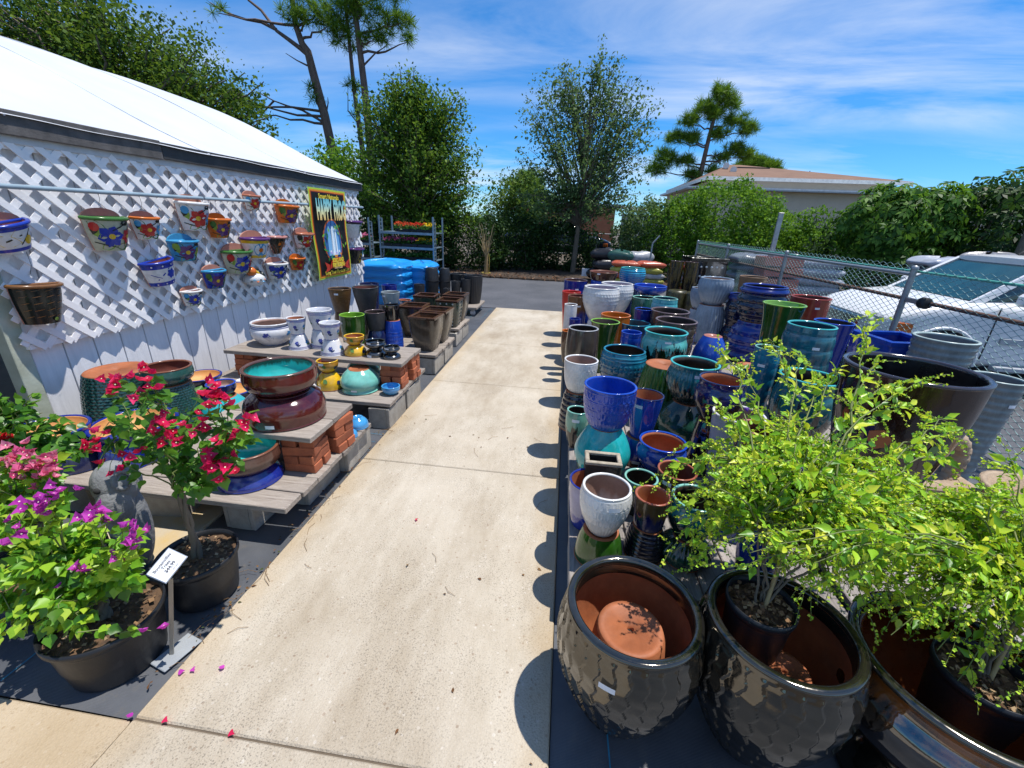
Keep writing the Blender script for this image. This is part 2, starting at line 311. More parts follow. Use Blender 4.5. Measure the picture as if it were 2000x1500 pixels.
def sheet(name, x0, x1, y0, y1, z, seed, nx=26, ny=60, amp=.006):
    r_ = np.random.default_rng(seed); xs = np.linspace(x0, x1, nx); ys = np.linspace(y0, y1, ny)
    X, Y = np.meshgrid(xs, ys); Z = np.full_like(X, z)
    for _ in range(14): fx, fy, p, q = r_.uniform(-9, 9), r_.uniform(-6, 6), r_.uniform(0, 6), r_.uniform(.2, 1); Z += amp*q*.3*np.sin(fx*X+fy*Y+p)
    V = np.stack([X.ravel(), Y.ravel(), Z.ravel()], 1); idx = np.arange(nx*ny).reshape(ny, nx)
    F = np.stack([idx[:-1,:-1].ravel(), idx[:-1,1:].ravel(), idx[1:,1:].ravel(), idx[1:,:-1].ravel()], 1)
    return fast_mesh(name, V, F, WEED, True)
BLUEL = flat('blue_thread', (.03,.22,.34), .5)
fl = tag(link('weed_fabric_ground', sheet('weed_fabric_left', -3.6, PX0-.004, .82, 9.02, -.004, 3)), kind='structure')
fr = tag(link('weed_fabric_ground', sheet('weed_fabric_right', PX1+.004, 3.7, -.4, 9.02, -.004, 4)), kind='structure')
for par, xs_ in ((fl, (-1.52, -1.75, -2.05)), (fr, (.3, 1.62, 2.0))):
    for x in xs_:
        m_ = MB(); y0 = 7.9 if x == -1.52 or x == -1.75 else .86
        pts = [(x+.012*math.sin(y*2+x*7), y) for y in np.linspace(y0, 8.95, 30)]
        for (xa, ya), (xb, yb) in zip(pts, pts[1:]): m_.add([(xa-.0025,ya,.010),(xa+.0025,ya,.010),(xb+.0025,yb,.010),(xb-.0025,yb,.010)], [(0,1,2,3)])
        m_.build('woven_stripe', BLUEL, par)
for y in (2.95, 3.08, 2.82):
    m_ = MB(); m_.add([(-2.0,y,.011),(-1.45,y-.03,.011),(-1.45,y-.026,.011),(-2.0,y+.004,.011)], [(0,1,2,3)]); m_.build('woven_stripe', BLUEL, fl)
m_ = MB(); m_.box((-2.55, 1.48, -.02), (-1.98, 2.1, .012), bev=.01)
tag(m_.build('stained_paving_slab', flat('rust_stained_concrete', (.50,.36,.16), .8, (.42,.40,.36), 5, .3, 50)), 'rust stained yellowish paving slab under the front display platform', 'paving slab')
m_ = MB(); m_.box((-.045, -.075, 0), (.045, .075, .008), bev=.006)
tag(m_.build('grey_paver', flat('pale_grey_paver', (.33,.35,.36), .7, (.26,.28,.3), 8, .2, 60), loc=(-1.49, 1.065, .008)), 'pale grey flat paver strip on black fabric below the price sign', 'paver').rotation_euler = (0, 0, -.25)
# ------------------------------------------------------------------ shed: siding boards, fascia, arched membrane roof
WX = -3.5; WY0, WY1 = 2.2, 7.06
shed = empty('garden_shed', (WX, WY0, 0), label='white boarded shed with arched white membrane roof and dark fascia', cat='shed')
def shed_part(mb, name, m): return mb.build(name, m, shed, loc=(-WX, -WY0, 0))
y = WY0+.07
while y < WY1-.02:
    m_ = MB(); m_.box((WX-.03, y+.004, -.02), (WX+rng.uniform(-.001, .001), min(y+.2, WY1)-.004, 2.16), bev=.003); shed_part(m_, 'siding_board', SIDING); y += .2
m_ = MB(); m_.box((WX-.06, WY0, -.02), (WX-.034, WY1, 2.2)); shed_part(m_, 'backing_panel', DARK)
m_ = MB(); m_.box((WX-.08, WY0-.03, -.02), (WX+.012, WY0+.066, 2.16), bev=.004); shed_part(m_, 'corner_trim', flat('aged_green_white_trim', (.50,.54,.44), .6, (.36,.38,.28), 6, .2))
m_ = MB(); m_.box((WX-.06, WY1+.004, -.02), (WX+.012, WY1+.07, 2.16), bev=.004); shed_part(m_, 'corner_trim', SIDING)
m_ = MB(); m_.box((WX-3.4, WY1+.075, -.02), (WX-.02, WY1+.10, 2.2)); shed_part(m_, 'gable_wall', SIDING)
m_ = MB(); m_.box((WX-.62, WY0-1.9, -.02), (WX-.58, WY0-.04, 2.15)); shed_part(m_, 'doorway_shade_panel', DARK)  # near-black panel: the doorway's unlit interior is put into its colour
m_ = MB(); m_.box((WX+.004, .4, 2.085), (WX+.06, WY1+.07, 2.15), bev=.004); shed_part(m_, 'soffit_trim', flat('grey_white_trim', (.62,.64,.66), .5))
FASC = flat('charcoal_fascia', (.050,.048,.047), .75, (.13,.12,.115), 9, .3, 80)
m_ = MB(); m_.box((WX+.065, .3, 2.13), (WX+.10, 3.55, 2.27), bev=.004); m_.box((WX+.03, .3, 2.19), (WX+.064, WY1+.12, 2.24)); shed_part(m_, 'fascia', FASC)
m_ = MB(); m_.box((WX+.065, 3.56, 2.135), (WX+.092, WY1+.14, 2.262), bev=.004); shed_part(m_, 'fascia', flat('dark_fascia', (.026,.026,.028), .6, (.045,.045,.045), 9, .2, 60))
arc = [(-3.383, 2.235), (-3.93, 2.46), (-4.42, 2.69), (-4.9, 2.92), (-5.38, 3.12), (-5.87, 3.29), (-6.7, 3.54), (-7.53, 3.75), (-9.24, 4.10), (-11.0, 4.25)]
def resample(P, n):
    P = np.array(P, float); k = np.linspace(0, len(P)-1, n); o = []
    for q in k:
        i = min(int(q), len(P)-2); f = q-i; p0, p1, p2, p3 = P[max(i-1,0)], P[i], P[i+1], P[min(i+2,len(P)-1)]
        o.append(.5*((2*p1)+(-p0+p2)*f+(2*p0-5*p1+4*p2-p3)*f*f+(-p0+3*p1-3*p2+p3)*f**3))
    return np.array(o)
A = resample(arc, 40); ys = np.linspace(.3, WY1+.12, 100); V = []
for yv in ys:
    hoop = min(abs((yv-.9) % 1.55), 1.55-abs((yv-.9) % 1.55))
    sag = .055*min(1, hoop/.75)
    for i, (x, z) in enumerate(A): V.append((x, yv, z-sag*min(1, i/6)+.004*math.sin(yv*7+x*3)))
k = len(A); F = [(i*k+j, i*k+j+1, (i+1)*k+j+1, (i+1)*k+j) for i in range(len(ys)-1) for j in range(k-1)]
link('roof_membrane', fast_mesh('roof_membrane', V, F, flat('white_membrane', (.55,.58,.63), .6, (.49,.52,.57), 1.2, .25, 3), True), shed, (-WX, -WY0, 0))
m_ = MB()
for yv in (.95, 2.5, 4.05, 5.6): m_.tube([(x+.0, yv, z-.001) for x, z in A[::2]], .006, 5)
shed_part(m_, 'roof_hoop', flat('white_hoop', (.62,.655,.71), .5))
# ------------------------------------------------------------------ lattice of crossed slats
LZ0, LZ1 = .84, 2.10
lat = empty('lattice_screen', (WX, WY0, LZ0), label='white diagonal lattice screen of crossed slats fixed on the shed wall', cat='lattice')
def clip(y, z, s):
    """segment through (y,z) with slope s clipped to the lattice rectangle"""
    pts = []
    for yy in (WY0+.02, WY1+.05):
        zz_ = z+s*(yy-y)
        if LZ0 <= zz_ <= LZ1: pts.append((yy, zz_))
    for zz_ in (LZ0, LZ1):
        yy = y+(zz_-z)/s
        if WY0+.02 < yy < WY1+.05: pts.append((yy, zz_))
    return pts[:2] if len(pts) >= 2 else None
pitch = .158
for s, x0, x1 in ((1, .046, .0525), (-1, .0535, .060)):
    yy = WY0-1.6
    while yy < WY1+1.6:
        sg = clip(yy, LZ0 if s > 0 else LZ1, s); yy += pitch
        if not sg: continue
        (ya, za), (yb, zb) = sorted(sg)
        if math.hypot(yb-ya, zb-za) < .05: continue
        d = Vector((0, yb-ya, zb-za)); ln = d.length; d.normalize(); e = Vector((0, -d.z, d.y))*.0215
        jx = rng.uniform(-.0008, .0008)
        V = []
        for X in (WX+x0+jx, WX+x1+jx):
            for p, q in (((0, ya, za), -1), ((0, ya, za), 1), ((0, yb, zb), 1), ((0, yb, zb), -1)):
                v = Vector(p)+e*q; V.append((X-WX, v.y-WY0, min(max(v.z, LZ0-.02), LZ1+.02)-LZ0))
        m_ = MB(); m_.add(V, [(0,1,2,3),(7,6,5,4),(0,4,5,1),(1,5,6,2),(2,6,7,3),(3,7,4,0)]); m_.build('slat', WHITEP, lat)
for zz_ in (.02, LZ1-LZ0-.03):
    m_ = MB(); m_.box((.002, .05, zz_-.016), (.0455, WY1-WY0-.02, zz_+.016)); m_.build('batten', WHITEP, lat)
rail = empty('hanging_pipe', (WX+.14, WY0, 1.83), label='blue grey pipe rail running along the lattice with hooks', cat='pipe')
PIPE = flat('blue_grey_pipe', (.30,.40,.47), .4)
for y0, y1 in ((0, 1.62), (1.64, 3.05), (3.07, 4.86)):
    m_ = MB(); m_.tube([(0, y0-.9 if y0 == 0 else y0, y0*.012), (0, y1, y1*.012)], .015, 10); m_.build('pipe', PIPE, rail)
for y in (1.6, 3.2, 4.7):
    m_ = MB(); m_.box((-.078, y-.012, y*.012-.012), (-.012, y+.012, y*.012+.012)); m_.build('bracket', PIPE, rail)
# ------------------------------------------------------------------ display platforms, blocks, bricks
def block_mesh():
    b = MB(); L_, W_, H_ = .195, .095, .19
    b.box((-L_, -W_, 0), (L_, -W_+.03, H_), bev=.004); b.box((-L_, W_-.03, 0), (L_, W_, H_), bev=.004)
    for x in (-L_, -.016, L_-.032): b.box((x+.001, -W_+.031, 0), (x+.031, W_-.031, H_))
    return b.mesh('concrete_block', BLOCK)
BLK = block_mesh()
def block(x, y, rz, label, group='concrete blocks under the platforms', z=0.0):
    o = tag(link('concrete_block', BLK, None, (x, y, z)), label, 'concrete block', group); o.rotation_euler = (0, 0, rz); return o
plank_cache = {}
def platform(name, x0, x1, y0, y1, z, along, n, label, thick=.036, joist=True, group='plank display platforms'):
    p = empty(name, ((x0+x1)/2, (y0+y1)/2, z-thick), label=label, cat='display platform', group=group)
    w_, d_ = x1-x0, y1-y0
    for i in range(n):
        ln, wd = (w_, d_/n) if along == 'x' else (d_, w_/n)
        k = (round(ln, 3), round(wd, 3), along)
        if k not in plank_cache:
            b = MB()
            if along == 'x': b.box((-ln/2, -wd/2+.004, 0), (ln/2, wd/2-.004, thick), bev=.004)
            else: b.box((-wd/2+.004, -ln/2, 0), (wd/2-.004, ln/2, thick), bev=.004)
            plank_cache[k] = b.mesh('plank', WOOD if along == 'x' else WOODY)
        c = (i+.5)*wd
        o = link('plank', plank_cache[k], p, (rng.uniform(-.008, .008), -d_/2+c, rng.uniform(-.002, .002)) if along == 'x' else (-w_/2+c, rng.uniform(-.008, .008), rng.uniform(-.002, .002)))
    return p
platform('display_platform', -3.3, -1.40, 1.72, 2.80, .25, 'x', 7, 'front left plank platform with a turquoise lined bowl and red bricks on it')
platform('display_platform', -3.3, -1.41, 3.17, 4.15, .25, 'x', 6, 'left plank platform carrying the mint upturned pot and small blue bowl')
platform('display_platform', -3.2, -1.44, 4.62, 5.50, .25, 'x', 6, 'left plank platform carrying the tall brown square planters')
platform('display_platform', -2.9, -1.5, 5.95, 6.7, .25, 'x', 5, 'far left plank platform under the green black square planters')
for x0, x1, tag_ in ((.125, 1.32, 'path side'), (1.36, 2.6, 'fence side')):
    for i, (y0, y1) in enumerate(((1.46, 2.7), (2.74, 3.98), (4.02, 5.26), (5.30, 6.54), (6.58, 7.9))):
        wh = ('nearest the big black planters', 'beside the royal blue embossed pot', 'below the green flared pots', 'below the large white pots', 'at the asphalt end')[i]
        platform('display_platform', x0, x1, y0, y1, .25, 'y', 8, f'{tag_} plank platform {wh} right of the path')
for i, (bx, y, r_) in enumerate(((-1.765, 1.99, PI/2), (-1.60, 2.26, PI/2), (-1.545, 2.665, PI/2))): block(bx, y, r_+.02*(i-1), f"{('darkened','pale','leaning')[i]} concrete block under the front left platform, {('under its near corner','under the brick stack','below the blue bowls')[i]}", z=.012 if 0 else .004)
block(-2.35, 1.90, .12, 'concrete block turned sideways under the front edge of the front left platform', z=.004)
block(-2.9, 1.86, 0, 'concrete block under the front left platform near the shed wall', z=.004)
for i, y in enumerate((3.36, 3.80)): block(-1.515, y, PI/2, f"concrete block {('at the near corner','at the far corner')[i]} of the mint pot platform", z=.004)
for i, y in enumerate((4.82, 5.26)): block(-1.55, y, PI/2, f"concrete block under the brown square planters, {('near one','far one')[i]}", z=.004)
for i, y in enumerate((6.08, 6.5)): block(-1.61, y, PI/2, f"pale concrete block {('below the dotted green planter','behind the one below the dotted planter')[i]}", z=.004)
for i, y in enumerate((1.75, 2.45, 3.05, 3.75, 4.5, 5.2, 5.9, 6.6, 7.3)):
    block(.235, y, PI/2, f"concrete block under the right platforms, {('first','second','third','fourth','fifth','sixth','seventh','eighth','ninth')[i]} along the path edge from the big black planter", z=.004)
block(1.0, 1.6, 0, 'concrete block under the right platform behind the second black planter', z=.004)
bb = MB(); bb.box((-.1, -.045, 0), (.1, .045, .058), bev=.004); BRK = bb.mesh('brick', BRICK)
def brick_stack(x, y, z, courses, label, nx=1, rz=0):
    p = empty('brick_stack', (x, y, z), rz, label=label, cat='brick stack', group='brick stacks holding up the shelves')
    for c in range(courses):
        for i in range(2):
            o = link('brick', BRK, p, ((i-.5)*.098 if c % 2 else 0, 0 if c % 2 else (i-.5)*.098, c*.0595)); o.rotation_euler = (rng.uniform(-.01, .01), 0, (PI/2 if c % 2 else 0)+rng.uniform(-.09, .09))
            o.location.x += rng.uniform(-.008, .008); o.location.y += rng.uniform(-.008, .008)
    return p
brick_stack(-1.53, 2.16, .25, 4, 'red brick stack at the near corner under the maroon bowls', rz=.08); brick_stack(-1.50, 2.42, .25, 4, 'red brick stack at the far corner under the maroon bowls', rz=-.1)
brick_stack(-1.95, 2.4, .25, 4, 'red brick stack hidden deep under the maroon bowls')
brick_stack(-1.53, 3.60, .25, 4, 'red brick stack beside the small blue bowl, near corner'); brick_stack(-1.50, 3.86, .25, 4, 'red brick stack beside the small blue bowl, far corner')
brick_stack(-3.0, 3.6, .25, 4, 'red brick stack against the shed wall under the painted planters')
platform('shelf_board', -2.15, -1.40, 2.02, 2.55, .525, 'x', 2, 'two plank shelf carrying the maroon bowls on bricks', .036, group='plank shelves on bricks')
platform('shelf_board', -3.15, -1.40, 3.44, 3.98, .525, 'x', 3, 'three plank shelf carrying the painted white planters on bricks', .036, group='plank shelves on bricks')
# ------------------------------------------------------------------ pots
PROF = dict(egg=[(0,.56),(.2,.78),(.5,1.0),(.78,1.07),(1,1.0)], tub=[(0,.74),(.3,.87),(.7,.97),(1,1.0)], round=[(0,.62),(.08,.73),(.3,.88),(.65,.97),(1,1)], taper=[(0,.63),(.4,.80),(.75,.93),(1,1)], cyl=[(0,.80),(.12,.86),(.6,.96),(1,1)],
 belly=[(0,.56),(.18,.80),(.45,1.03),(.7,1.06),(.88,.95),(1,1.0)], bowl=[(0,.52),(.25,.80),(.6,.99),(1,1.0)], jar=[(0,.62),(.2,.92),(.5,1.16),(.8,1.02),(1,.86)], barrel=[(0,.80),(.3,1.0),(.6,1.07),(.85,1.03),(1,.97)],
 flare=[(0,.62),(.4,.71),(.75,.81),(.92,.92),(1,1.0)], urn=[(0,.72),(.15,.86),(.35,1.0),(.6,1.04),(.78,.95),(.88,1.0),(1,.93)], planter=[(0,.50),(.3,.73),(.7,.94),(1,1)], shallow=[(0,.80),(.3,.90),(.7,.98),(1,1)],
 bulge=[(0,.46),(.2,.72),(.5,1.0),(.75,1.07),(.93,1.0),(1,.96)], basin=[(0,.70),(.25,.92),(.55,1.0),(.8,.99),(1,.97)])
def tri(x): return abs((x % 1)*2-1)
def relief(kind, th, t):
    if kind == 'ribs': return .045*(np.abs(np.cos(PI*7*t))**.7-.5)*((t > .05) & (t < .93))
    if kind == 'fineribs': return .020*np.cos(2*PI*15*t)+.006*np.cos(th*60)*np.cos(2*PI*15*t)
    if kind == 'flutes': return .014*np.cos(th*30)*(t > .08)*(t < .95)
    if kind == 'arches':
        o = 0*th
        for lo, hi in ((.74, .93), (.52, .71), (.32, .49)):
            v = (t-lo)/(hi-lo); u = (th*26/(2*PI)) % 1-.5; d = np.sqrt((u/.36)**2+(np.clip(.55-v, 0, 1)/.45)**2)
            o = o+.020*np.exp(-((d-.9)/.22)**2)*((v > .02) & (v < .98))+.012*np.exp(-((t-hi-.012)/.012)**2)
        return o+.006*np.cos(th*36)*(t < .30)
    if kind == 'bands':
        o = .02*np.exp(-((t-.9)/.014)**2)+.02*np.exp(-((t-.82)/.014)**2)+.016*np.exp(-((t-.42)/.014)**2)
        for c in (.68, .55):
            u = (th*30/(2*PI)) % 1-.5; o = o+.022*np.exp(-((u/.3)**4))*np.exp(-((t-c)/.042)**4)
        return o
    if kind in ('knobs', 'dots'):
        o = 0*th; n_, rows = (40, (.86, .78, .66, .55)) if kind == 'knobs' else (22, (.62, .46, .3))
        for i, c in enumerate(rows):
            u = (th*n_/(2*PI)+.5*(i % 2)) % 1-.5; o = o+(.020 if kind == 'knobs' else .028)*np.exp(-((u/.25)**2))*np.exp(-((t-c)/.026)**2)
        if kind == 'dots': o = o+.03*np.cos(2*PI*4.5*t)
        return o
    if kind == 'waves':
        ph = th*30/(2*PI)+.30*np.abs(((t*7.5) % 1)*2-1); f = ph % 1
        return (.026*f**1.5-.010)*((t > .04) & (t < .97))
    if kind == 'scales':
        row = np.floor(t*20); u = (th*34/(2*PI)+.5*(row % 2)+.15*np.sin(row*3+th*5)) % 1-.5; v = (t*20) % 1
        return .022*np.clip(1-(u*2)**2, 0, 1)*np.clip(1-(v*2-1)**2, 0, 1)
    return 0*th
def prof_r(prof, t):
    P = PROF[prof]; Q = resample(P, 60); return np.interp(t, Q[:, 0], Q[:, 1])
def lathe_grid(R, H, prof, n, m, rel=None, flip=False, z0=0.0, z1=None, a0=0, full=2*PI, ins=0):
    t = np.linspace(0, 1, m); th = a0+full*np.arange(n)/n if abs(full-2*PI) < 1e-6 else np.linspace(a0, a0+full, n)
    T, TH = np.meshgrid(t, th, indexing='ij'); rr = R*(prof_r(prof, T)+(relief(rel, TH, T) if rel else 0))-ins
    z = H*T; z = H-z if flip else z
    return np.stack([rr*np.cos(TH), rr*np.sin(TH), z0+z], -1)
def grid_faces(m, n, wrap=True, flip=False):
    i = np.arange(m-1)[:, None]; j = np.arange(n if wrap else n-1)[None]; jn = (j+1) % n
    F = np.stack([i*n+j, i*n+jn, (i+1)*n+jn, (i+1)*n+j], -1).reshape(-1, 4)
    return F[:, ::-1] if flip else F
TAGM = flat('paper_price_tag', (.82,.83,.86), .5, (.74,.75,.79), 60)
HOLE = flat('hole_shade_black', (.02,.01,.008), .9)
TERR = glaze('terracotta')
def pot(name, label, x, y, zb, R, H, prof, body, rim, lin, rel=None, inv=False, sticker=0, group='glazed pots for sale', cat='pot', th=None, soil=False):
    root = empty(name, (x, y, zb), label=label, cat=cat, group=group)
    th = th or max(.010, R*.085); top = prof_r(prof, 1.0)*R
    n, m = (72, 26) if not rel or rel in ('ribs', 'flutes') else (200, 90) if rel != 'fineribs' else (180, 120)
    if rel == 'ribs': n, m = 72, 84
    if rel == 'flutes': n, m = 210, 22
    if rel == 'waves': n, m = 420, 110
    Hb = H-th*.55
    G = lathe_grid(R, Hb, prof, n, m, rel, inv, th*.55 if inv else 0)
    V = G.reshape(-1, 3); F = grid_faces(m, n, True, inv)
    b = link('body', fast_mesh('body', V, F, glaze(body, inv), True), root)
    q = MB(); s = -1 if inv else 1; zt = 0 if inv else H
    pr = [(top-th*.05, zt-s*th*.75), (top+th*.16, zt-s*th*.5), (top+th*.16, zt-s*th*.25), (top-th*.05, zt-s*th*.06), (top-th*.4, zt), (top-th*.8, zt-s*th*.06), (top-th*1.02, zt-s*th*.3), (top-th*(1.05 if name != 'large_planter' else .98), zt-s*th*(.8 if name != 'large_planter' else 2.6))]
    q.lathe(pr if not inv else pr[::-1], 72); q.build('rim', glaze(rim), root)
    if inv:
        r0 = prof_r(prof, 0)*R; q = MB(); q.lathe([(r0*1.0, H-.001), (r0*.985, H+.004), (r0*.80, H+.004), (r0*.78, H+.001), (r0*.12, H+.001), (r0*.11, H-.02)], 40)
        q.build('base', glaze(lin) if lin in GL else TERR, root); q = MB(); q.disc(r0*.115, H-.018); q.build('drain_hole', HOLE, root)  # black disc paints the shade down inside the drain hole
    else:
        ts = np.linspace(1, .06, 14); q = MB()
        q.lathe([(max(.004, prof_r(prof, t)*R-th*1.04), H*t-th*.8*(t > .99)) for t in ts]+[(.0, H*.055)], 56)
        if soil: pass
        q.build('lining', glaze(lin), root)
        q = MB(); q.lathe([(0, .0), (prof_r(prof, 0)*R, .0), (prof_r(prof, 0.0)*R, .006)], 40); q.build('base', glaze(body), root)
    if sticker:
        a = -PI/2+rng.uniform(-.75, .25)*1.0; hw, hh = .026, .011; z0 = H*.80; rr = R*prof_r(prof, .82)+.002+ (.03*R if rel else 0); q = MB(); V = []
        if inv: z0 = H*.2
        for i in range(6):
            aa = a+(i/5-.5)*2*hw/rr
            for zz_ in (z0-hh, z0+hh): V.append((rr*math.cos(aa), rr*math.sin(aa), zz_))
        q.add(V, [(2*i, 2*i+2, 2*i+3, 2*i+1) for i in range(5)]); q.build('price_sticker', TAGM, root)
    return root
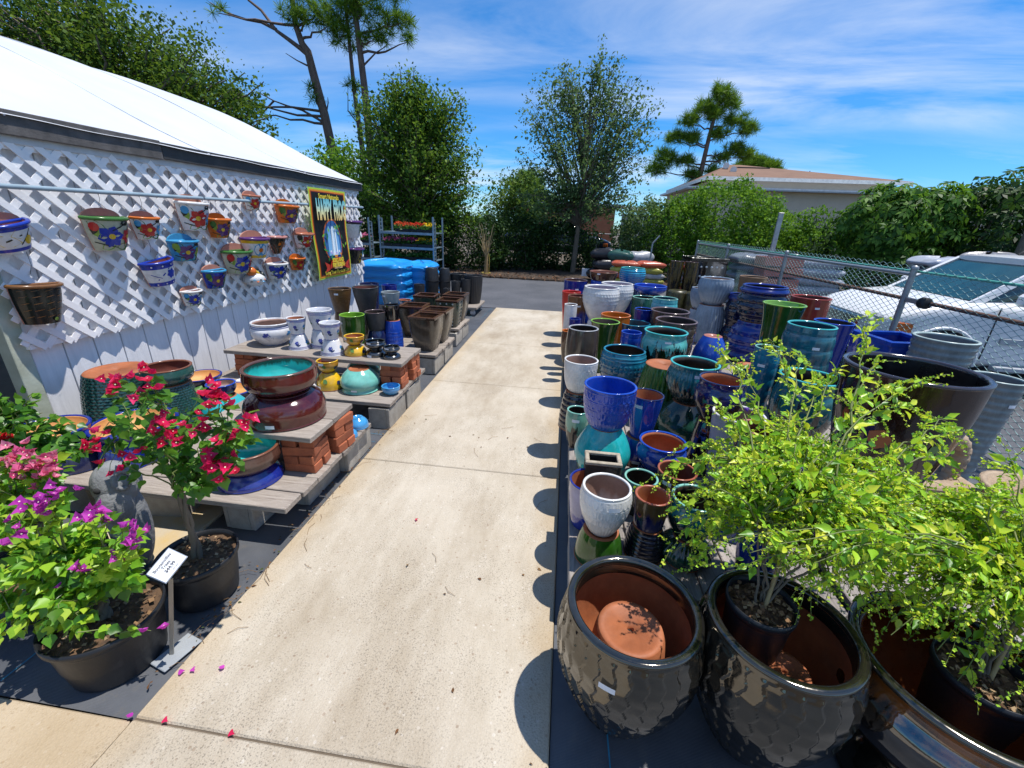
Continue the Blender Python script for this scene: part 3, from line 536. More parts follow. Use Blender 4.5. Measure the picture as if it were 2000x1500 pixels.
POTS = [
 ('flower_pot', 'white glazed pot with embossed arches standing on a green upturned pot', 0.268, 1.665, 0.411, 0.109, 0.240, 'egg', 'white', 'white', 'whitein', 'arches', 0, 1),
 ('flower_pot', 'green upturned pot carrying the white embossed pot nearest the big black planter', 0.268, 1.665, 0.251, 0.114, 0.154, 'tub', 'leafgreen', 'terracotta', 'terracotta', '', 1, 0),
 ('flower_pot', 'lilac pot with dripping blue base and blue rim at the platform edge', 0.225, 1.902, 0.251, 0.114, 0.270, 'tub', 'lilacdrip', 'cobalt', 'terracotta', '', 0, 1),
 ('jar', 'royal blue embossed pot on a dark saucer atop a turquoise jar', 0.324, 2.403, 0.601, 0.154, 0.270, 'round', 'royal', 'royal', 'royal', 'arches', 0, 0),
 ('jar', 'turquoise upturned jar with golden lower edge behind the stoneware trough', 0.324, 2.403, 0.251, 0.151, 0.344, 'jar', 'turqgold', 'terracotta', 'terracotta', '', 1, 0),
 ('flower_pot', 'tall plain cobalt pot with terracotta inside on an upturned blue pot', 0.594, 2.633, 0.441, 0.110, 0.300, 'taper', 'royal', 'navy', 'terracotta', '', 0, 1),
 ('flower_pot', 'upturned blue pot with a brown lower band beneath the tall cobalt pot', 0.594, 2.633, 0.251, 0.121, 0.184, 'tub', 'royalbrowni', 'terracotta', 'terracotta', '', 1, 1),
 ('bowl', 'round cobalt belly pot with wide rim and red clay inside', 0.684, 2.399, 0.331, 0.141, 0.200, 'belly', 'cobaltcream', 'royal', 'terracotta', '', 0, 0),
 ('saucer', 'dark navy upturned pot under the round cobalt belly pot', 0.684, 2.399, 0.251, 0.141, 0.074, 'tub', 'navy', 'navy', 'navy', '', 1, 0),
 ('flower_pot', 'small brown pot with mint green drips at the platform edge', 0.168, 2.740, 0.251, 0.075, 0.290, 'egg', 'greendrip', 'mint', 'brownin', '', 0, 1),
 ('flower_pot', 'white embossed pot on a dark ribbed upturned pot by the path', 0.175, 3.068, 0.561, 0.126, 0.250, 'round', 'white', 'white', 'whitein', 'arches', 0, 0),
 ('flower_pot', 'dark ribbed upturned pot supporting the white embossed pot by the path', 0.175, 3.068, 0.251, 0.133, 0.304, 'tub', 'navyblack', 'terracotta', 'terracotta', 'ribs', 1, 0),
 ('flower_pot', 'teal blue barrel pot with embossed bands behind the royal blue pot', 0.567, 3.615, 0.431, 0.184, 0.330, 'barrel', 'tealblue', 'tealblue', 'brownin', 'bands', 0, 0),
 ('flower_pot', 'black pot with turquoise drips and a small round seal', 0.920, 3.750, 0.561, 0.183, 0.360, 'belly', 'turqblack', 'turq', 'brownin', '', 0, 1),
 ('flower_pot', 'cobalt upturned pot beneath the turquoise drip pot with seal', 0.920, 3.750, 0.251, 0.174, 0.304, 'jar', 'cobalt', 'terracotta', 'terracotta', '', 1, 0),
 ('flower_pot', 'teal fluted pot with thick turquoise lip', 0.975, 3.006, 0.571, 0.167, 0.300, 'belly', 'turqteal', 'turq', 'brownin', 'flutes', 0, 1),
 ('flower_pot', 'dark green upturned jar beneath the fluted turquoise lipped pot', 0.975, 3.006, 0.251, 0.167, 0.314, 'jar', 'darkgreen', 'terracotta', 'terracotta', '', 1, 0),
 ('flower_pot', 'navy pot with brown speckled belly beside the fluted turquoise pot', 1.022, 2.589, 0.621, 0.136, 0.280, 'belly', 'navybrown', 'navy', 'terracotta', '', 0, 0),
 ('flower_pot', 'black upturned pot beneath the navy speckled belly pot', 1.022, 2.589, 0.251, 0.122, 0.364, 'tub', 'black', 'terracotta', 'terracotta', '', 1, 0),
 ('flower_pot', 'plain pale grey tapered pot half hidden by the yellow green shrub', 1.067, 2.366, 0.251, 0.141, 0.520, 'taper', 'palegrey', 'white', 'whitein', '', 0, 0),
 ('flower_pot', "brown pot with pink clay rim inside the shrub's leaves", 1.011, 1.987, 0.251, 0.096, 0.610, 'belly', 'brownpot', 'pinkclay', 'redin', '', 0, 0),
 ('flower_pot', 'brown pot with red clay rim behind the small turquoise rimmed pot', 0.710, 2.122, 0.251, 0.104, 0.250, 'cyl', 'brownpot', 'redclay', 'redin', '', 0, 1),
 ('flower_pot', 'small dark pot with turquoise rim between white and red rimmed pots', 0.504, 2.042, 0.251, 0.089, 0.230, 'egg', 'turqdark', 'mint', 'brownin', '', 0, 0),
 ('flower_pot', 'brown to blue pot with red clay rim on a ribbed navy pot', 0.492, 1.721, 0.421, 0.081, 0.170, 'cyl', 'brownblue', 'redclay', 'terracotta', '', 0, 0),
 ('flower_pot', 'ribbed navy upturned pot beneath the brown to blue pot', 0.492, 1.721, 0.251, 0.094, 0.164, 'tub', 'navyblack', 'terracotta', 'terracotta', 'ribs', 1, 0),
 ('flower_pot', 'dark teal pot with pale turquoise lip on a dark green jar', 0.680, 1.710, 0.391, 0.106, 0.220, 'belly', 'turqteal', 'mint', 'brownin', '', 0, 1),
 ('flower_pot', 'dark green streaked upturned jar next to the big black planter', 0.680, 1.710, 0.251, 0.106, 0.134, 'jar', 'darkgreen', 'terracotta', 'terracotta', 'flutes', 1, 0),
 ('flower_pot', 'cobalt pot with brown foot on a clay saucer under the shrub', 0.966, 1.624, 0.251, 0.114, 0.360, 'taper', 'royalbrown', 'brownpot', 'terracotta', '', 0, 1),
 ('flower_pot', 'black brown streaked barrel pot at the path side', 0.222, 4.092, 0.251, 0.149, 0.570, 'barrel', 'brownblack', 'palegrey', 'brownin', '', 0, 0),
 ('flower_pot', 'small brown pot with orange rim at the path edge', 0.089, 4.742, 0.251, 0.070, 0.380, 'egg', 'brownpot', 'orange', 'orange', '', 0, 0),
 ('flower_pot', 'tall green flared pot with lime rim beside the black brown barrel', 0.467, 4.520, 0.251, 0.153, 0.560, 'flare', 'leafgreen', 'lime', 'brownin', '', 0, 0),
 ('flower_pot', 'orange rimmed pot behind the tall green flared pot', 0.619, 4.929, 0.251, 0.168, 0.560, 'cyl', 'orange', 'orange', 'orange', '', 0, 0),
 ('flower_pot', 'steel blue pot behind the small ribbed cobalt pot', 0.832, 4.877, 0.251, 0.179, 0.490, 'taper', 'steelblue', 'tealblue', 'tealin', '', 0, 1),
 ('flower_pot', 'small ribbed cobalt cylinder with a price tag', 0.685, 4.094, 0.251, 0.096, 0.560, 'cyl', 'royal', 'royal', 'royal', 'ribs', 0, 0),
 ('flower_pot', 'dark brown ribbed pot with lilac rim right of the drip pot', 1.152, 4.364, 0.251, 0.200, 0.650, 'cyl', 'brownblack', 'brownrim', 'brownin', 'ribs', 0, 1),
 ('flower_pot', 'dark brown pot with lilac rim at the back of its pair', 1.224, 4.961, 0.251, 0.210, 0.640, 'cyl', 'brownblack', 'brownrim', 'brownin', '', 0, 0),
 ('flower_pot', 'cobalt pot tucked left of the dark brown pair', 0.961, 5.122, 0.251, 0.105, 0.610, 'cyl', 'cobalt', 'royal', 'brownin', '', 0, 0),
 ('flower_pot', 'large white pot with knobbly bands, front one of two', 0.476, 5.498, 0.621, 0.216, 0.420, 'egg', 'white', 'white', 'lilacin', 'knobs', 0, 1),
 ('flower_pot', 'white upturned pot under the front knobbly white pot', 0.476, 5.498, 0.251, 0.173, 0.364, 'tub', 'white', 'white', 'white', '', 1, 1),
 ('flower_pot', 'large white pot with knobbly bands, rear one of two', 0.725, 6.036, 0.611, 0.214, 0.420, 'egg', 'white', 'white', 'lilacin', 'knobs', 0, 1),
 ('flower_pot', 'cobalt upturned pot under the rear knobbly white pot', 0.725, 6.036, 0.251, 0.171, 0.354, 'tub', 'cobalt', 'cobalt', 'cobalt', '', 1, 0),
 ('flower_pot', 'cobalt pot with brown upper band left of the large white pots', 0.195, 5.717, 0.251, 0.129, 0.630, 'cyl', 'browncobalt', 'brownclay', 'redin', '', 0, 1),
 ('flower_pot', 'small white pot below the red one at the path edge', 0.103, 5.192, 0.251, 0.078, 0.600, 'cyl', 'white', 'white', 'whitein', '', 0, 0),
 ('flower_pot', 'small cobalt pot with a white tag at the path edge', 0.162, 4.985, 0.251, 0.069, 0.470, 'cyl', 'cobalt', 'cobalt', 'cobalt', '', 0, 1),
 ('flower_pot', 'bright red pot at the path edge near the asphalt', 0.117, 6.336, 0.251, 0.139, 0.590, 'taper', 'red', 'red', 'red', '', 0, 0),
 ('flower_pot', 'dark blue pot with brown rim at the asphalt end of the row', 0.183, 7.045, 0.251, 0.190, 0.680, 'cyl', 'cobalt', 'brownrim', 'redin', '', 0, 1),
 ('flower_pot', 'brown rimmed bowl on a cobalt pot at the asphalt end', 0.613, 7.058, 0.941, 0.222, 0.140, 'cyl', 'brownpot', 'brownclay', 'redin', '', 0, 1),
 ('flower_pot', 'cobalt upturned pot under the brown rimmed bowl', 0.613, 7.058, 0.251, 0.248, 0.684, 'tub', 'royal', 'royal', 'royal', '', 1, 0),
 ('bowl', 'bright blue ribbed pot in front of the coloured soil bags', 1.114, 7.393, 0.871, 0.198, 0.260, 'barrel', 'bluebright', 'turq', 'tealin', 'ribs', 0, 0),
 ('flower_pot', 'navy upturned pot beneath the bright blue ribbed pot', 1.114, 7.393, 0.251, 0.198, 0.614, 'tub', 'navy', 'navy', 'navy', '', 1, 0),
 ('bowl', 'wide cobalt bowl resting on a dark green pot', 1.231, 6.345, 0.861, 0.226, 0.130, 'bowl', 'royal', 'royal', 'royal', '', 0, 0),
 ('flower_pot', 'dark green upturned pot holding the wide cobalt bowl', 1.231, 6.345, 0.251, 0.204, 0.604, 'tub', 'darkgreen', 'darkgreen', 'darkgreen', '', 1, 0),
 ('flower_pot', 'dark green egg shaped pot with mint rim', 1.106, 5.992, 0.251, 0.156, 0.620, 'egg', 'darkgreen', 'mint', 'brownin', '', 0, 0),
 ('flower_pot', 'turquoise ribbed pot with mint rim before the mottled urns', 1.232, 5.327, 0.251, 0.148, 0.720, 'barrel', 'turqblue', 'mint', 'tealin', 'ribs', 0, 0),
 ('flower_pot', 'grey white fluted pot on top of a matching upturned pot', 2.079, 6.218, 0.791, 0.210, 0.360, 'egg', 'greyblue', 'greyblue', 'whitein', 'flutes', 0, 0),
 ('flower_pot', 'grey blue upturned pot beneath the fluted grey white pot', 2.079, 6.218, 0.251, 0.220, 0.534, 'tub', 'greyblue', 'terracotta', 'terracotta', 'flutes', 1, 1),
 ('flower_pot', 'smaller grey white pot peeking out left of the fluted one', 2.110, 6.875, 0.611, 0.146, 0.320, 'egg', 'greyblue', 'greyblue', 'whitein', 'flutes', 0, 0),
 ('flower_pot', 'grey upturned pot beneath the smaller grey white pot', 2.110, 6.875, 0.251, 0.153, 0.354, 'tub', 'greyblue', 'terracotta', 'terracotta', '', 1, 0),
 ('flower_pot', 'tan clay pot behind the stacked navy urns', 2.795, 6.832, 0.251, 0.186, 0.890, 'taper', 'tan', 'tan', 'brownin', '', 0, 0),
 ('urn', 'large navy ribbed urn with dotted bands, top of its stack', 2.369, 5.408, 0.751, 0.258, 0.420, 'urn', 'navygloss', 'cobalt', 'brownin', 'dots', 0, 0),
 ('urn', 'navy upturned urn with dotted bands under the large navy urn', 2.369, 5.408, 0.251, 0.271, 0.494, 'urn', 'cobalt', 'terracotta', 'terracotta', 'dots', 1, 0),
 ('urn', 'narrower navy urn peeking out left of the large navy urn', 2.350, 6.015, 0.561, 0.141, 0.420, 'urn', 'navygloss', 'cobalt', 'brownin', 'dots', 0, 1),
 ('urn', 'black navy upturned urn left of the cobalt upturned urn', 2.350, 6.015, 0.251, 0.148, 0.304, 'urn', 'navygloss', 'terracotta', 'terracotta', 'dots', 1, 0),
 ('flower_pot', 'large green flared pot with lime rim and two white tags', 2.137, 4.389, 0.251, 0.186, 0.870, 'flare', 'leafgreen', 'lime', 'lime', '', 0, 0),
 ('flower_pot', 'red orange pot with a square tag against the fence', 3.027, 5.633, 0.491, 0.214, 0.550, 'cyl', 'redorange', 'redorange', 'redin', '', 0, 1),
 ('flower_pot', 'large dark teal ribbed pot with pale turquoise rim', 2.064, 3.712, 0.251, 0.181, 0.810, 'barrel', 'tealrib', 'turq', 'tealin', 'ribs', 0, 1),
 ('flower_pot', 'cobalt tapered pot behind the large dark teal ribbed pot', 2.482, 4.141, 0.251, 0.157, 0.770, 'taper', 'cobalt', 'royal', 'brownin', '', 0, 0),
 ('flower_pot', 'grey finely ribbed pot against the fence by the wooden rail', 3.257, 3.917, 0.101, 0.213, 0.880, 'taper', 'greyrib', 'greymint', 'greyin', 'fineribs', 0, 0),
 ('flower_pot', 'grey finely ribbed pot right of the huge black planter', 2.990, 3.097, 0.101, 0.146, 0.790, 'taper', 'greyrib', 'greymint', 'greyin', 'fineribs', 0, 1),
 ('flower_pot', 'huge dark brown planter towering behind the yellow green shrub', 1.864, 2.352, 0.301, 0.301, 0.820, 'planter', 'maroonblack', 'blackrim', 'blackin', '', 0, 0),
 ('flower_pot', 'turquoise lipped pot left of the huge dark brown planter', 1.823, 3.111, 0.251, 0.199, 0.550, 'belly', 'turqteal', 'turq', 'brownin', '', 0, 1),
 ('flower_pot', 'small teal pot with pale rim below the green flared pot', 1.628, 3.401, 0.251, 0.096, 0.670, 'cyl', 'tealblue', 'mint', 'tealin', 'ribs', 0, 1),
 ('bowl', 'brown bowl with turquoise lining on a cobalt stand at the front platform', -1.782, 1.963, 0.336, 0.182, 0.135, 'basin', 'browndrip', 'brownclay', 'turqinside', '', 0, 1),
 ('saucer', 'cobalt upturned saucer under the turquoise lined brown bowl', -1.782, 1.963, 0.251, 0.175, 0.079, 'shallow', 'cobalt', 'cobalt', 'cobalt', '', 1, 0),
 ('bowl', 'large maroon brown bowl with turquoise splashes inside, on top of its pair', -1.708, 2.266, 0.716, 0.212, 0.155, 'basin', 'maroon', 'browndrip', 'turqinside', '', 0, 0),
 ('bowl', 'large glossy maroon upturned bowl on the brick shelf', -1.708, 2.266, 0.526, 0.239, 0.184, 'basin', 'maroon', 'maroon', 'maroon', '', 1, 1),
 ('bowl', 'small blue and white bowl on the turquoise upturned pot', -2.467, 2.618, 0.461, 0.095, 0.100, 'bowl', 'navy', 'royal', 'whitein', '', 0, 0),
 ('flower_pot', 'turquoise upturned pot beside the maroon bowls', -2.467, 2.618, 0.251, 0.166, 0.204, 'bowl', 'turqglaze', 'terracotta', 'terracotta', '', 1, 1),
 ('flower_pot', 'large white belly planter with blue swirls on the left shelf', -2.845, 3.762, 0.526, 0.179, 0.225, 'belly', 'paintwhite', 'paintwhite', 'whitein', '', 0, 0),
 ('flower_pot', 'white painted pot on top, nearest the large white belly planter', -2.510, 3.672, 0.666, 0.087, 0.165, 'taper', 'paintwhite', 'paintwhite', 'terracotta', '', 0, 1),
 ('flower_pot', 'white painted upturned pot, nearest the large white belly planter', -2.510, 3.672, 0.526, 0.101, 0.134, 'taper', 'paintwhite', 'paintwhite', 'paintwhite', '', 1, 0),
 ('flower_pot', 'tallest white painted pot with blue rim bands on the shelf', -2.328, 3.778, 0.701, 0.115, 0.200, 'taper', 'paintwhite', 'paintwhite', 'paintwhite', '', 0, 0),
 ('flower_pot', 'white painted upturned pot with a blue leaf, under the tallest pot', -2.328, 3.778, 0.526, 0.110, 0.169, 'tub', 'paintwhite', 'paintwhite', 'paintwhite', '', 1, 0),
 ('flower_pot', 'front white painted pot with a blue flower and band', -2.122, 3.586, 0.666, 0.092, 0.165, 'taper', 'paintwhite', 'paintwhite', 'paintwhite', '', 0, 0),
 ('flower_pot', 'front white painted upturned pot with flared blue ringed foot', -2.122, 3.586, 0.526, 0.110, 0.134, 'taper', 'paintwhite', 'paintwhite', 'paintwhite', '', 1, 0),
 ('bowl', 'yellow painted bowl on the upper shelf next to black pots', -1.913, 3.620, 0.626, 0.090, 0.085, 'bowl', 'yellowpaint', 'yellow', 'terracotta', '', 0, 1),
 ('bowl', 'yellow upturned bowl on the upper shelf with leaf paint', -1.913, 3.620, 0.526, 0.099, 0.094, 'bowl', 'yellow', 'terracotta', 'terracotta', '', 1, 0),
 ('bowl', 'black bowl on top of the larger black pair', -1.719, 3.638, 0.596, 0.092, 0.075, 'belly', 'black', 'black', 'black', '', 0, 1),
 ('bowl', 'black upturned bowl under the larger black pair', -1.719, 3.638, 0.526, 0.096, 0.064, 'bowl', 'black', 'black', 'black', '', 1, 1),
 ('bowl', 'smaller black bowl at the shelf corner, on top', -1.544, 3.594, 0.581, 0.073, 0.060, 'belly', 'black', 'black', 'black', '', 0, 1),
 ('bowl', 'smaller black upturned bowl at the shelf corner', -1.544, 3.594, 0.526, 0.081, 0.049, 'bowl', 'black', 'black', 'black', '', 1, 0),
 ('bowl', 'yellow painted bowl on the lower platform behind the maroon bowls', -2.086, 3.413, 0.411, 0.092, 0.110, 'bowl', 'yellowpaint', 'yellow', 'terracotta', '', 0, 1),
 ('bowl', 'yellow upturned bowl with leaf paint on the lower platform', -2.086, 3.413, 0.251, 0.111, 0.154, 'bowl', 'yellow', 'terracotta', 'terracotta', '', 1, 1),
 ('bowl', 'small sky blue bowl at the platform corner beside the bricks', -1.487, 3.392, 0.251, 0.081, 0.080, 'bowl', 'skyglaze', 'skyglaze', 'skyglaze', '', 0, 0),
 ('flower_pot', 'tall bronze brown pot with carved panel by the shed wall', -2.890, 5.217, 0.571, 0.142, 0.300, 'taper', 'bronze', 'bronze', 'brownin', '', 0, 1),
 ('flower_pot', 'bronze upturned pot under the carved bronze pot', -2.890, 5.217, 0.251, 0.114, 0.314, 'tub', 'bronze', 'bronze', 'bronze', '', 1, 0),
 ('flower_pot', 'charcoal textured pot with red clay inside next to the bronze pot', -2.536, 5.213, 0.601, 0.162, 0.310, 'taper', 'charcoal', 'charcoal', 'redin', '', 0, 0),
 ('flower_pot', 'black upturned pot under the charcoal textured pot', -2.536, 5.213, 0.251, 0.138, 0.344, 'tub', 'black', 'black', 'black', '', 1, 0),
 ('flower_pot', 'pale grey celadon pot in front of the blue wrapped pallet', -2.235, 5.294, 0.631, 0.119, 0.220, 'taper', 'greycel', 'greycel', 'greyin', '', 0, 1),
 ('flower_pot', 'pale grey upturned pot under the celadon pot', -2.235, 5.294, 0.251, 0.119, 0.374, 'tub', 'greycel', 'greycel', 'greycel', '', 1, 0),
 ('flower_pot', 'dark navy pot behind the charcoal textured pot', -2.722, 5.728, 0.251, 0.130, 0.630, 'taper', 'navy', 'navy', 'navy', '', 0, 0),
 ('flower_pot', 'cobalt pot against the blue wrapped pallet', -2.582, 6.086, 0.251, 0.110, 0.570, 'taper', 'cobalt', 'cobalt', 'cobalt', '', 0, 0),
 ('flower_pot', 'small black pot on the blue embossed upturned pot', -2.040, 4.847, 0.591, 0.089, 0.190, 'cyl', 'black', 'black', 'blackin', '', 0, 0),
 ('flower_pot', 'bright blue embossed upturned pot beside the brown square planter', -2.040, 4.847, 0.251, 0.116, 0.334, 'tub', 'royal', 'terracotta', 'terracotta', 'bands', 1, 0),
 ('flower_pot', 'charcoal pot with dull lilac rim right of the green pot', -2.214, 4.755, 0.481, 0.120, 0.220, 'cyl', 'charcoal', 'brownrim', 'brownin', '', 0, 0),
 ('flower_pot', 'navy upturned pot under the charcoal lilac rimmed pot', -2.214, 4.755, 0.251, 0.126, 0.224, 'tub', 'navy', 'navy', 'navy', '', 1, 0),
 ('flower_pot', 'bright green pot with lime rim behind the painted shelf', -2.431, 4.601, 0.251, 0.140, 0.430, 'cyl', 'leafgreen', 'lime', 'lime', '', 0, 1),
 ('flower_pot', 'brown egg shaped pot behind the front square planter', -2.289, 5.915, 0.251, 0.077, 0.200, 'egg', 'brownpot', 'brownrim', 'brownin', '', 0, 0),
 ('flower_pot', 'teal pot with orange clay rim near the blue wrapped pallet', -2.460, 6.375, 0.361, 0.094, 0.200, 'taper', 'tealblue', 'redclay', 'terracotta', '', 0, 1),
 ('flower_pot', 'royal upturned pot under the orange rimmed teal pot', -2.460, 6.375, 0.251, 0.103, 0.104, 'tub', 'royal', 'royal', 'royal', '', 1, 0),
 ('saucer', 'largest cobalt saucer with cream orange inside, centre of the group', -2.645, 2.092, 0.401, 0.226, 0.080, 'shallow', 'cobalt', 'cobalt', 'cream', '', 0, 0),
 ('bowl', 'navy upturned pot under the largest cobalt saucer', -2.645, 2.092, 0.201, 0.214, 0.194, 'tub', 'navy', 'navy', 'navy', '', 1, 0),
 ('saucer', 'cobalt saucer with cream orange inside by the shed wall', -2.941, 2.936, 0.411, 0.153, 0.060, 'shallow', 'navy', 'cobalt', 'cream', '', 0, 0),
 ('bowl', 'navy upturned pot under the saucer by the shed wall', -2.941, 2.936, 0.201, 0.137, 0.204, 'tub', 'navy', 'navy', 'navy', '', 1, 1),
 ('saucer', 'cobalt saucer with cream orange inside behind the maroon bowls', -2.619, 2.872, 0.351, 0.162, 0.050, 'shallow', 'navy', 'cobalt', 'cream', '', 0, 1),
 ('bowl', 'black upturned pot under the saucer behind the maroon bowls', -2.619, 2.872, 0.201, 0.146, 0.144, 'tub', 'black', 'black', 'black', '', 1, 0),
 ('saucer', 'cobalt saucer with cream orange inside nearest the shed corner', -2.970, 1.869, 0.431, 0.191, 0.080, 'shallow', 'cobalt', 'cobalt', 'cream', '', 0, 1),
 ('bowl', 'navy upturned pot under the saucer nearest the shed corner', -2.970, 1.869, 0.201, 0.181, 0.224, 'tub', 'navy', 'navy', 'navy', '', 1, 0),
 ('bowl', 'brown rimmed green bowl on a scaled upturned pot', -2.701, 2.450, 0.611, 0.151, 0.120, 'basin', 'scalegreen', 'brownclay', 'redin', '', 0, 0),
 ('flower_pot', 'scaled green upturned pot beneath the brown rimmed green bowl', -2.701, 2.450, 0.251, 0.159, 0.354, 'tub', 'scalegreen', 'terracotta', 'terracotta', 'scales', 1, 1),
 ('saucer', 'bright blue saucer on the front platform behind the red flowers', -2.137, 1.986, 0.251, 0.106, 0.020, 'shallow', 'royal', 'royal', 'cobalt', '', 0, 0),
]

for (nm, lab, x, y, zb, R, H, prof, body, rim, lin, rel, inv, stk) in POTS:
    g_ = 'upturned pots used as stands' if inv else 'glazed pots for sale'
    pot(nm, lab, x, y, zb, R, H, prof, body, rim, lin, rel or None, bool(inv), stk, g_, 'bowl' if 'bowl' in nm or 'saucer' in nm else 'pot')
# three huge planters at the near right corner
pot('large_planter', 'huge black wavy scaled planter at the path corner with a clay pot inside', .325, 1.125, .012, .232, .54, 'bulge', 'bronzeblack', 'bronzeblack', 'terracotta', 'waves', False, 1, 'huge planters at the corner', th=.026)
pot('clay_pot', 'upturned terracotta pot with drain hole inside the black corner planter', .33, 1.125, .15, .142, .28, 'cyl', 'terracotta', 'terracotta', 'terracotta', None, True, 0, 'plain clay pots')
pot('large_planter', 'huge black wavy scaled planter holding a potted shrub, middle of three', .79, 1.10, .012, .232, .57, 'bulge', 'bronzeblack', 'bronzeblack', 'terracotta', 'waves', False, 0, 'huge planters at the corner', th=.026)
pot('clay_pot', 'upturned terracotta pot with leaf shadows inside the middle black planter', .825, 1.07, .16, .098, .24, 'cyl', 'terracotta', 'terracotta', 'terracotta', None, True, 0, 'plain clay pots')
pot('large_planter', 'wide glossy black bowl planter with amber streaked rim on a black stand', 1.31, 1.06, .16, .285, .38, 'belly', 'amber', 'bronzeblack', 'amberin', None, False, 0, 'huge planters at the corner', th=.028)
pot('pot_stand', 'glossy black upturned bowl holding the amber rimmed planter', 1.33, 1.02, .012, .235, .145, 'shallow', 'bronzeblack', 'bronzeblack', 'bronzeblack', None, True, 0, 'upturned pots used as stands')
# rectangular stoneware trough
STONE = flat('rough_dark_stoneware', (.045,.036,.028), .8, (.02,.016,.012), 14, .8, 60)
def square_pot(name, label, x, y, zb, w0, w1, d1, H, matb, matr, matin, rz=0, bow=.03, dots=False, group='square planters', th=None):
    root = empty(name, (x, y, zb), rz, label=label, cat='planter', group=group); th = th or w1*.10; m = 10; V = []
    for i in range(m):
        t = i/(m-1); a = (w0+(w1-w0)*t+bow*math.sin(PI*t))/2; b = a*d1/w1
        c = min(a, b)*.12
        V += [(-a+c,-b,H*t),(a-c,-b,H*t),(a,-b+c,H*t),(a,b-c,H*t),(a-c,b,H*t),(-a+c,b,H*t),(-a,b-c,H*t),(-a,-b+c,H*t)]
    F = [(i*8+j, i*8+(j+1) % 8, (i+1)*8+(j+1) % 8, (i+1)*8+j) for i in range(m-1) for j in range(8)]
    link('body', fast_mesh('body', V, F, matb), root)
    a, b = w1/2, d1/2; q = MB()
    for (xa, ya, xb, yb) in ((-a-.004,-b-.004,a+.004,-b+th),(-a-.004,b-th,a+.004,b+.004),(-a-.004,-b+th+.001,-a+th,b-th-.001),(a-th,-b+th+.001,a+.004,b-th-.001)): q.box((xa,ya,H-th*.8),(xb,yb,H+.006), bev=.004)
    q.build('rim', matr, root)
    q = MB(); k = (w0/w1)
    for (p0, p1) in (((-a+th,-b+th),(a-th,-b+th)),((a-th,-b+th),(a-th,b-th)),((a-th,b-th),(-a+th,b-th)),((-a+th,b-th),(-a+th,-b+th))):
        q.add([(p0[0],p0[1],H-th*.5),(p1[0],p1[1],H-th*.5),(p1[0]*k,p1[1]*k,.04),(p0[0]*k,p0[1]*k,.04)], [(0,1,2,3)])
    q.add([((-a+th)*k,(-b+th)*k,.042),((a-th)*k,(-b+th)*k,.042),((a-th)*k,(b-th)*k,.042),((-a+th)*k,(b-th)*k,.042)], [(0,1,2,3)]); q.build('lining', matin, root)
    if dots:
        q = MB()
        for r_ in range(7):
            for cidx in range(dots):
                t = (r_+.7)/7.6; aa = (w0+(w1-w0)*t+bow*math.sin(PI*t))/2; u = (cidx+.5)/dots*2-1; s_ = .021 if dots > 3 else .014
                for face in range(2):
                    ctr = (u*aa*.85, -aa*d1/w1, H*t) if face == 0 else (aa*(1 if x < 0 else -1), u*aa*.85*d1/w1, H*t)
                    q.lathe([(s_, -s_*.3), (s_*.7, .3*s_), (0, .6*s_)], 6, ctr) if 0 else q.add([(ctr[0]+s_*math.cos(g)*math.cos(e)*(.5 if face else 1), ctr[1]+s_*math.sin(e)*1.0*(1 if face else .5)*(-1 if face == 0 else 1)*(1), ctr[2]+s_*math.cos(e)*math.sin(g)) for e in (.0, .8) for g in np.arange(6)*PI/3]+[(ctr[0]+(s_*.6*(1 if x < 0 else -1) if face else 0), ctr[1]-(0 if face else s_*.6), ctr[2])], [(i, (i+1) % 6, 12) for i in range(6)])
        q.build('knobs', glaze('white' if dots > 3 else 'greycel'), root, kind='stuff')
    return root
square_pot('stoneware_trough', 'small rectangular dark stoneware trough with pale chipped rim', .285, 2.03, .25, .165, .185, .12, .33, STONE, flat('pale_chipped_rim', (.50,.44,.34), .8, (.28,.23,.17), 20, .5, 60), flat('dark_inside', (.02,.017,.014), .9), .0, .01)
BSQ, BSR = glaze('brownsquare'), glaze('brownpot')
square_pot('square_planter', 'tall tapered brown square planter, front one at the path edge', -1.62, 4.86, .25, .21, .33, .33, .42, BSQ, BSR, BSR, -.06)
square_pot('square_planter', 'tall tapered brown square planter, second in the row from the front', -1.61, 5.27, .25, .22, .35, .35, .42, BSQ, BSR, BSR, -.04)
square_pot('square_planter', 'brown square planter, furthest left of the brown ones', -1.98, 5.45, .25, .22, .34, .34, .42, BSQ, BSR, BSR, .03)
GB, GR = glaze('greenblack'), glaze('brownpot')
square_pot('square_planter', 'green black square planter with columns of raised dots beside the path', -1.68, 6.15, .25, .25, .33, .33, .40, GB, GR, GR, -.03, .02, 3)
square_pot('square_planter', 'brown square planter standing just behind the dotted green black one', -1.68, 6.55, .25, .23, .34, .34, .42, BSQ, BSR, BSR, -.02)
square_pot('square_planter', 'green black square planter half hidden left of the dotted one', -2.08, 6.3, .25, .23, .33, .33, .42, GB, GR, GR, .02)
square_pot('square_planter', 'blue square planter with glossy sides against the fence', 3.27, 4.45, .25, .42, .52, .52, .60, glaze('royal'), glaze('royal'), glaze('cobalt'), .1, .03)
DOTM = glaze('black')
square_pot('square_planter', 'tall black planter covered in rows of white dots near the fence end', 2.58, 8.6, .02, .64, .66, .60, 1.26, DOTM, DOTM, glaze('blackin'), .05, 0, 6)

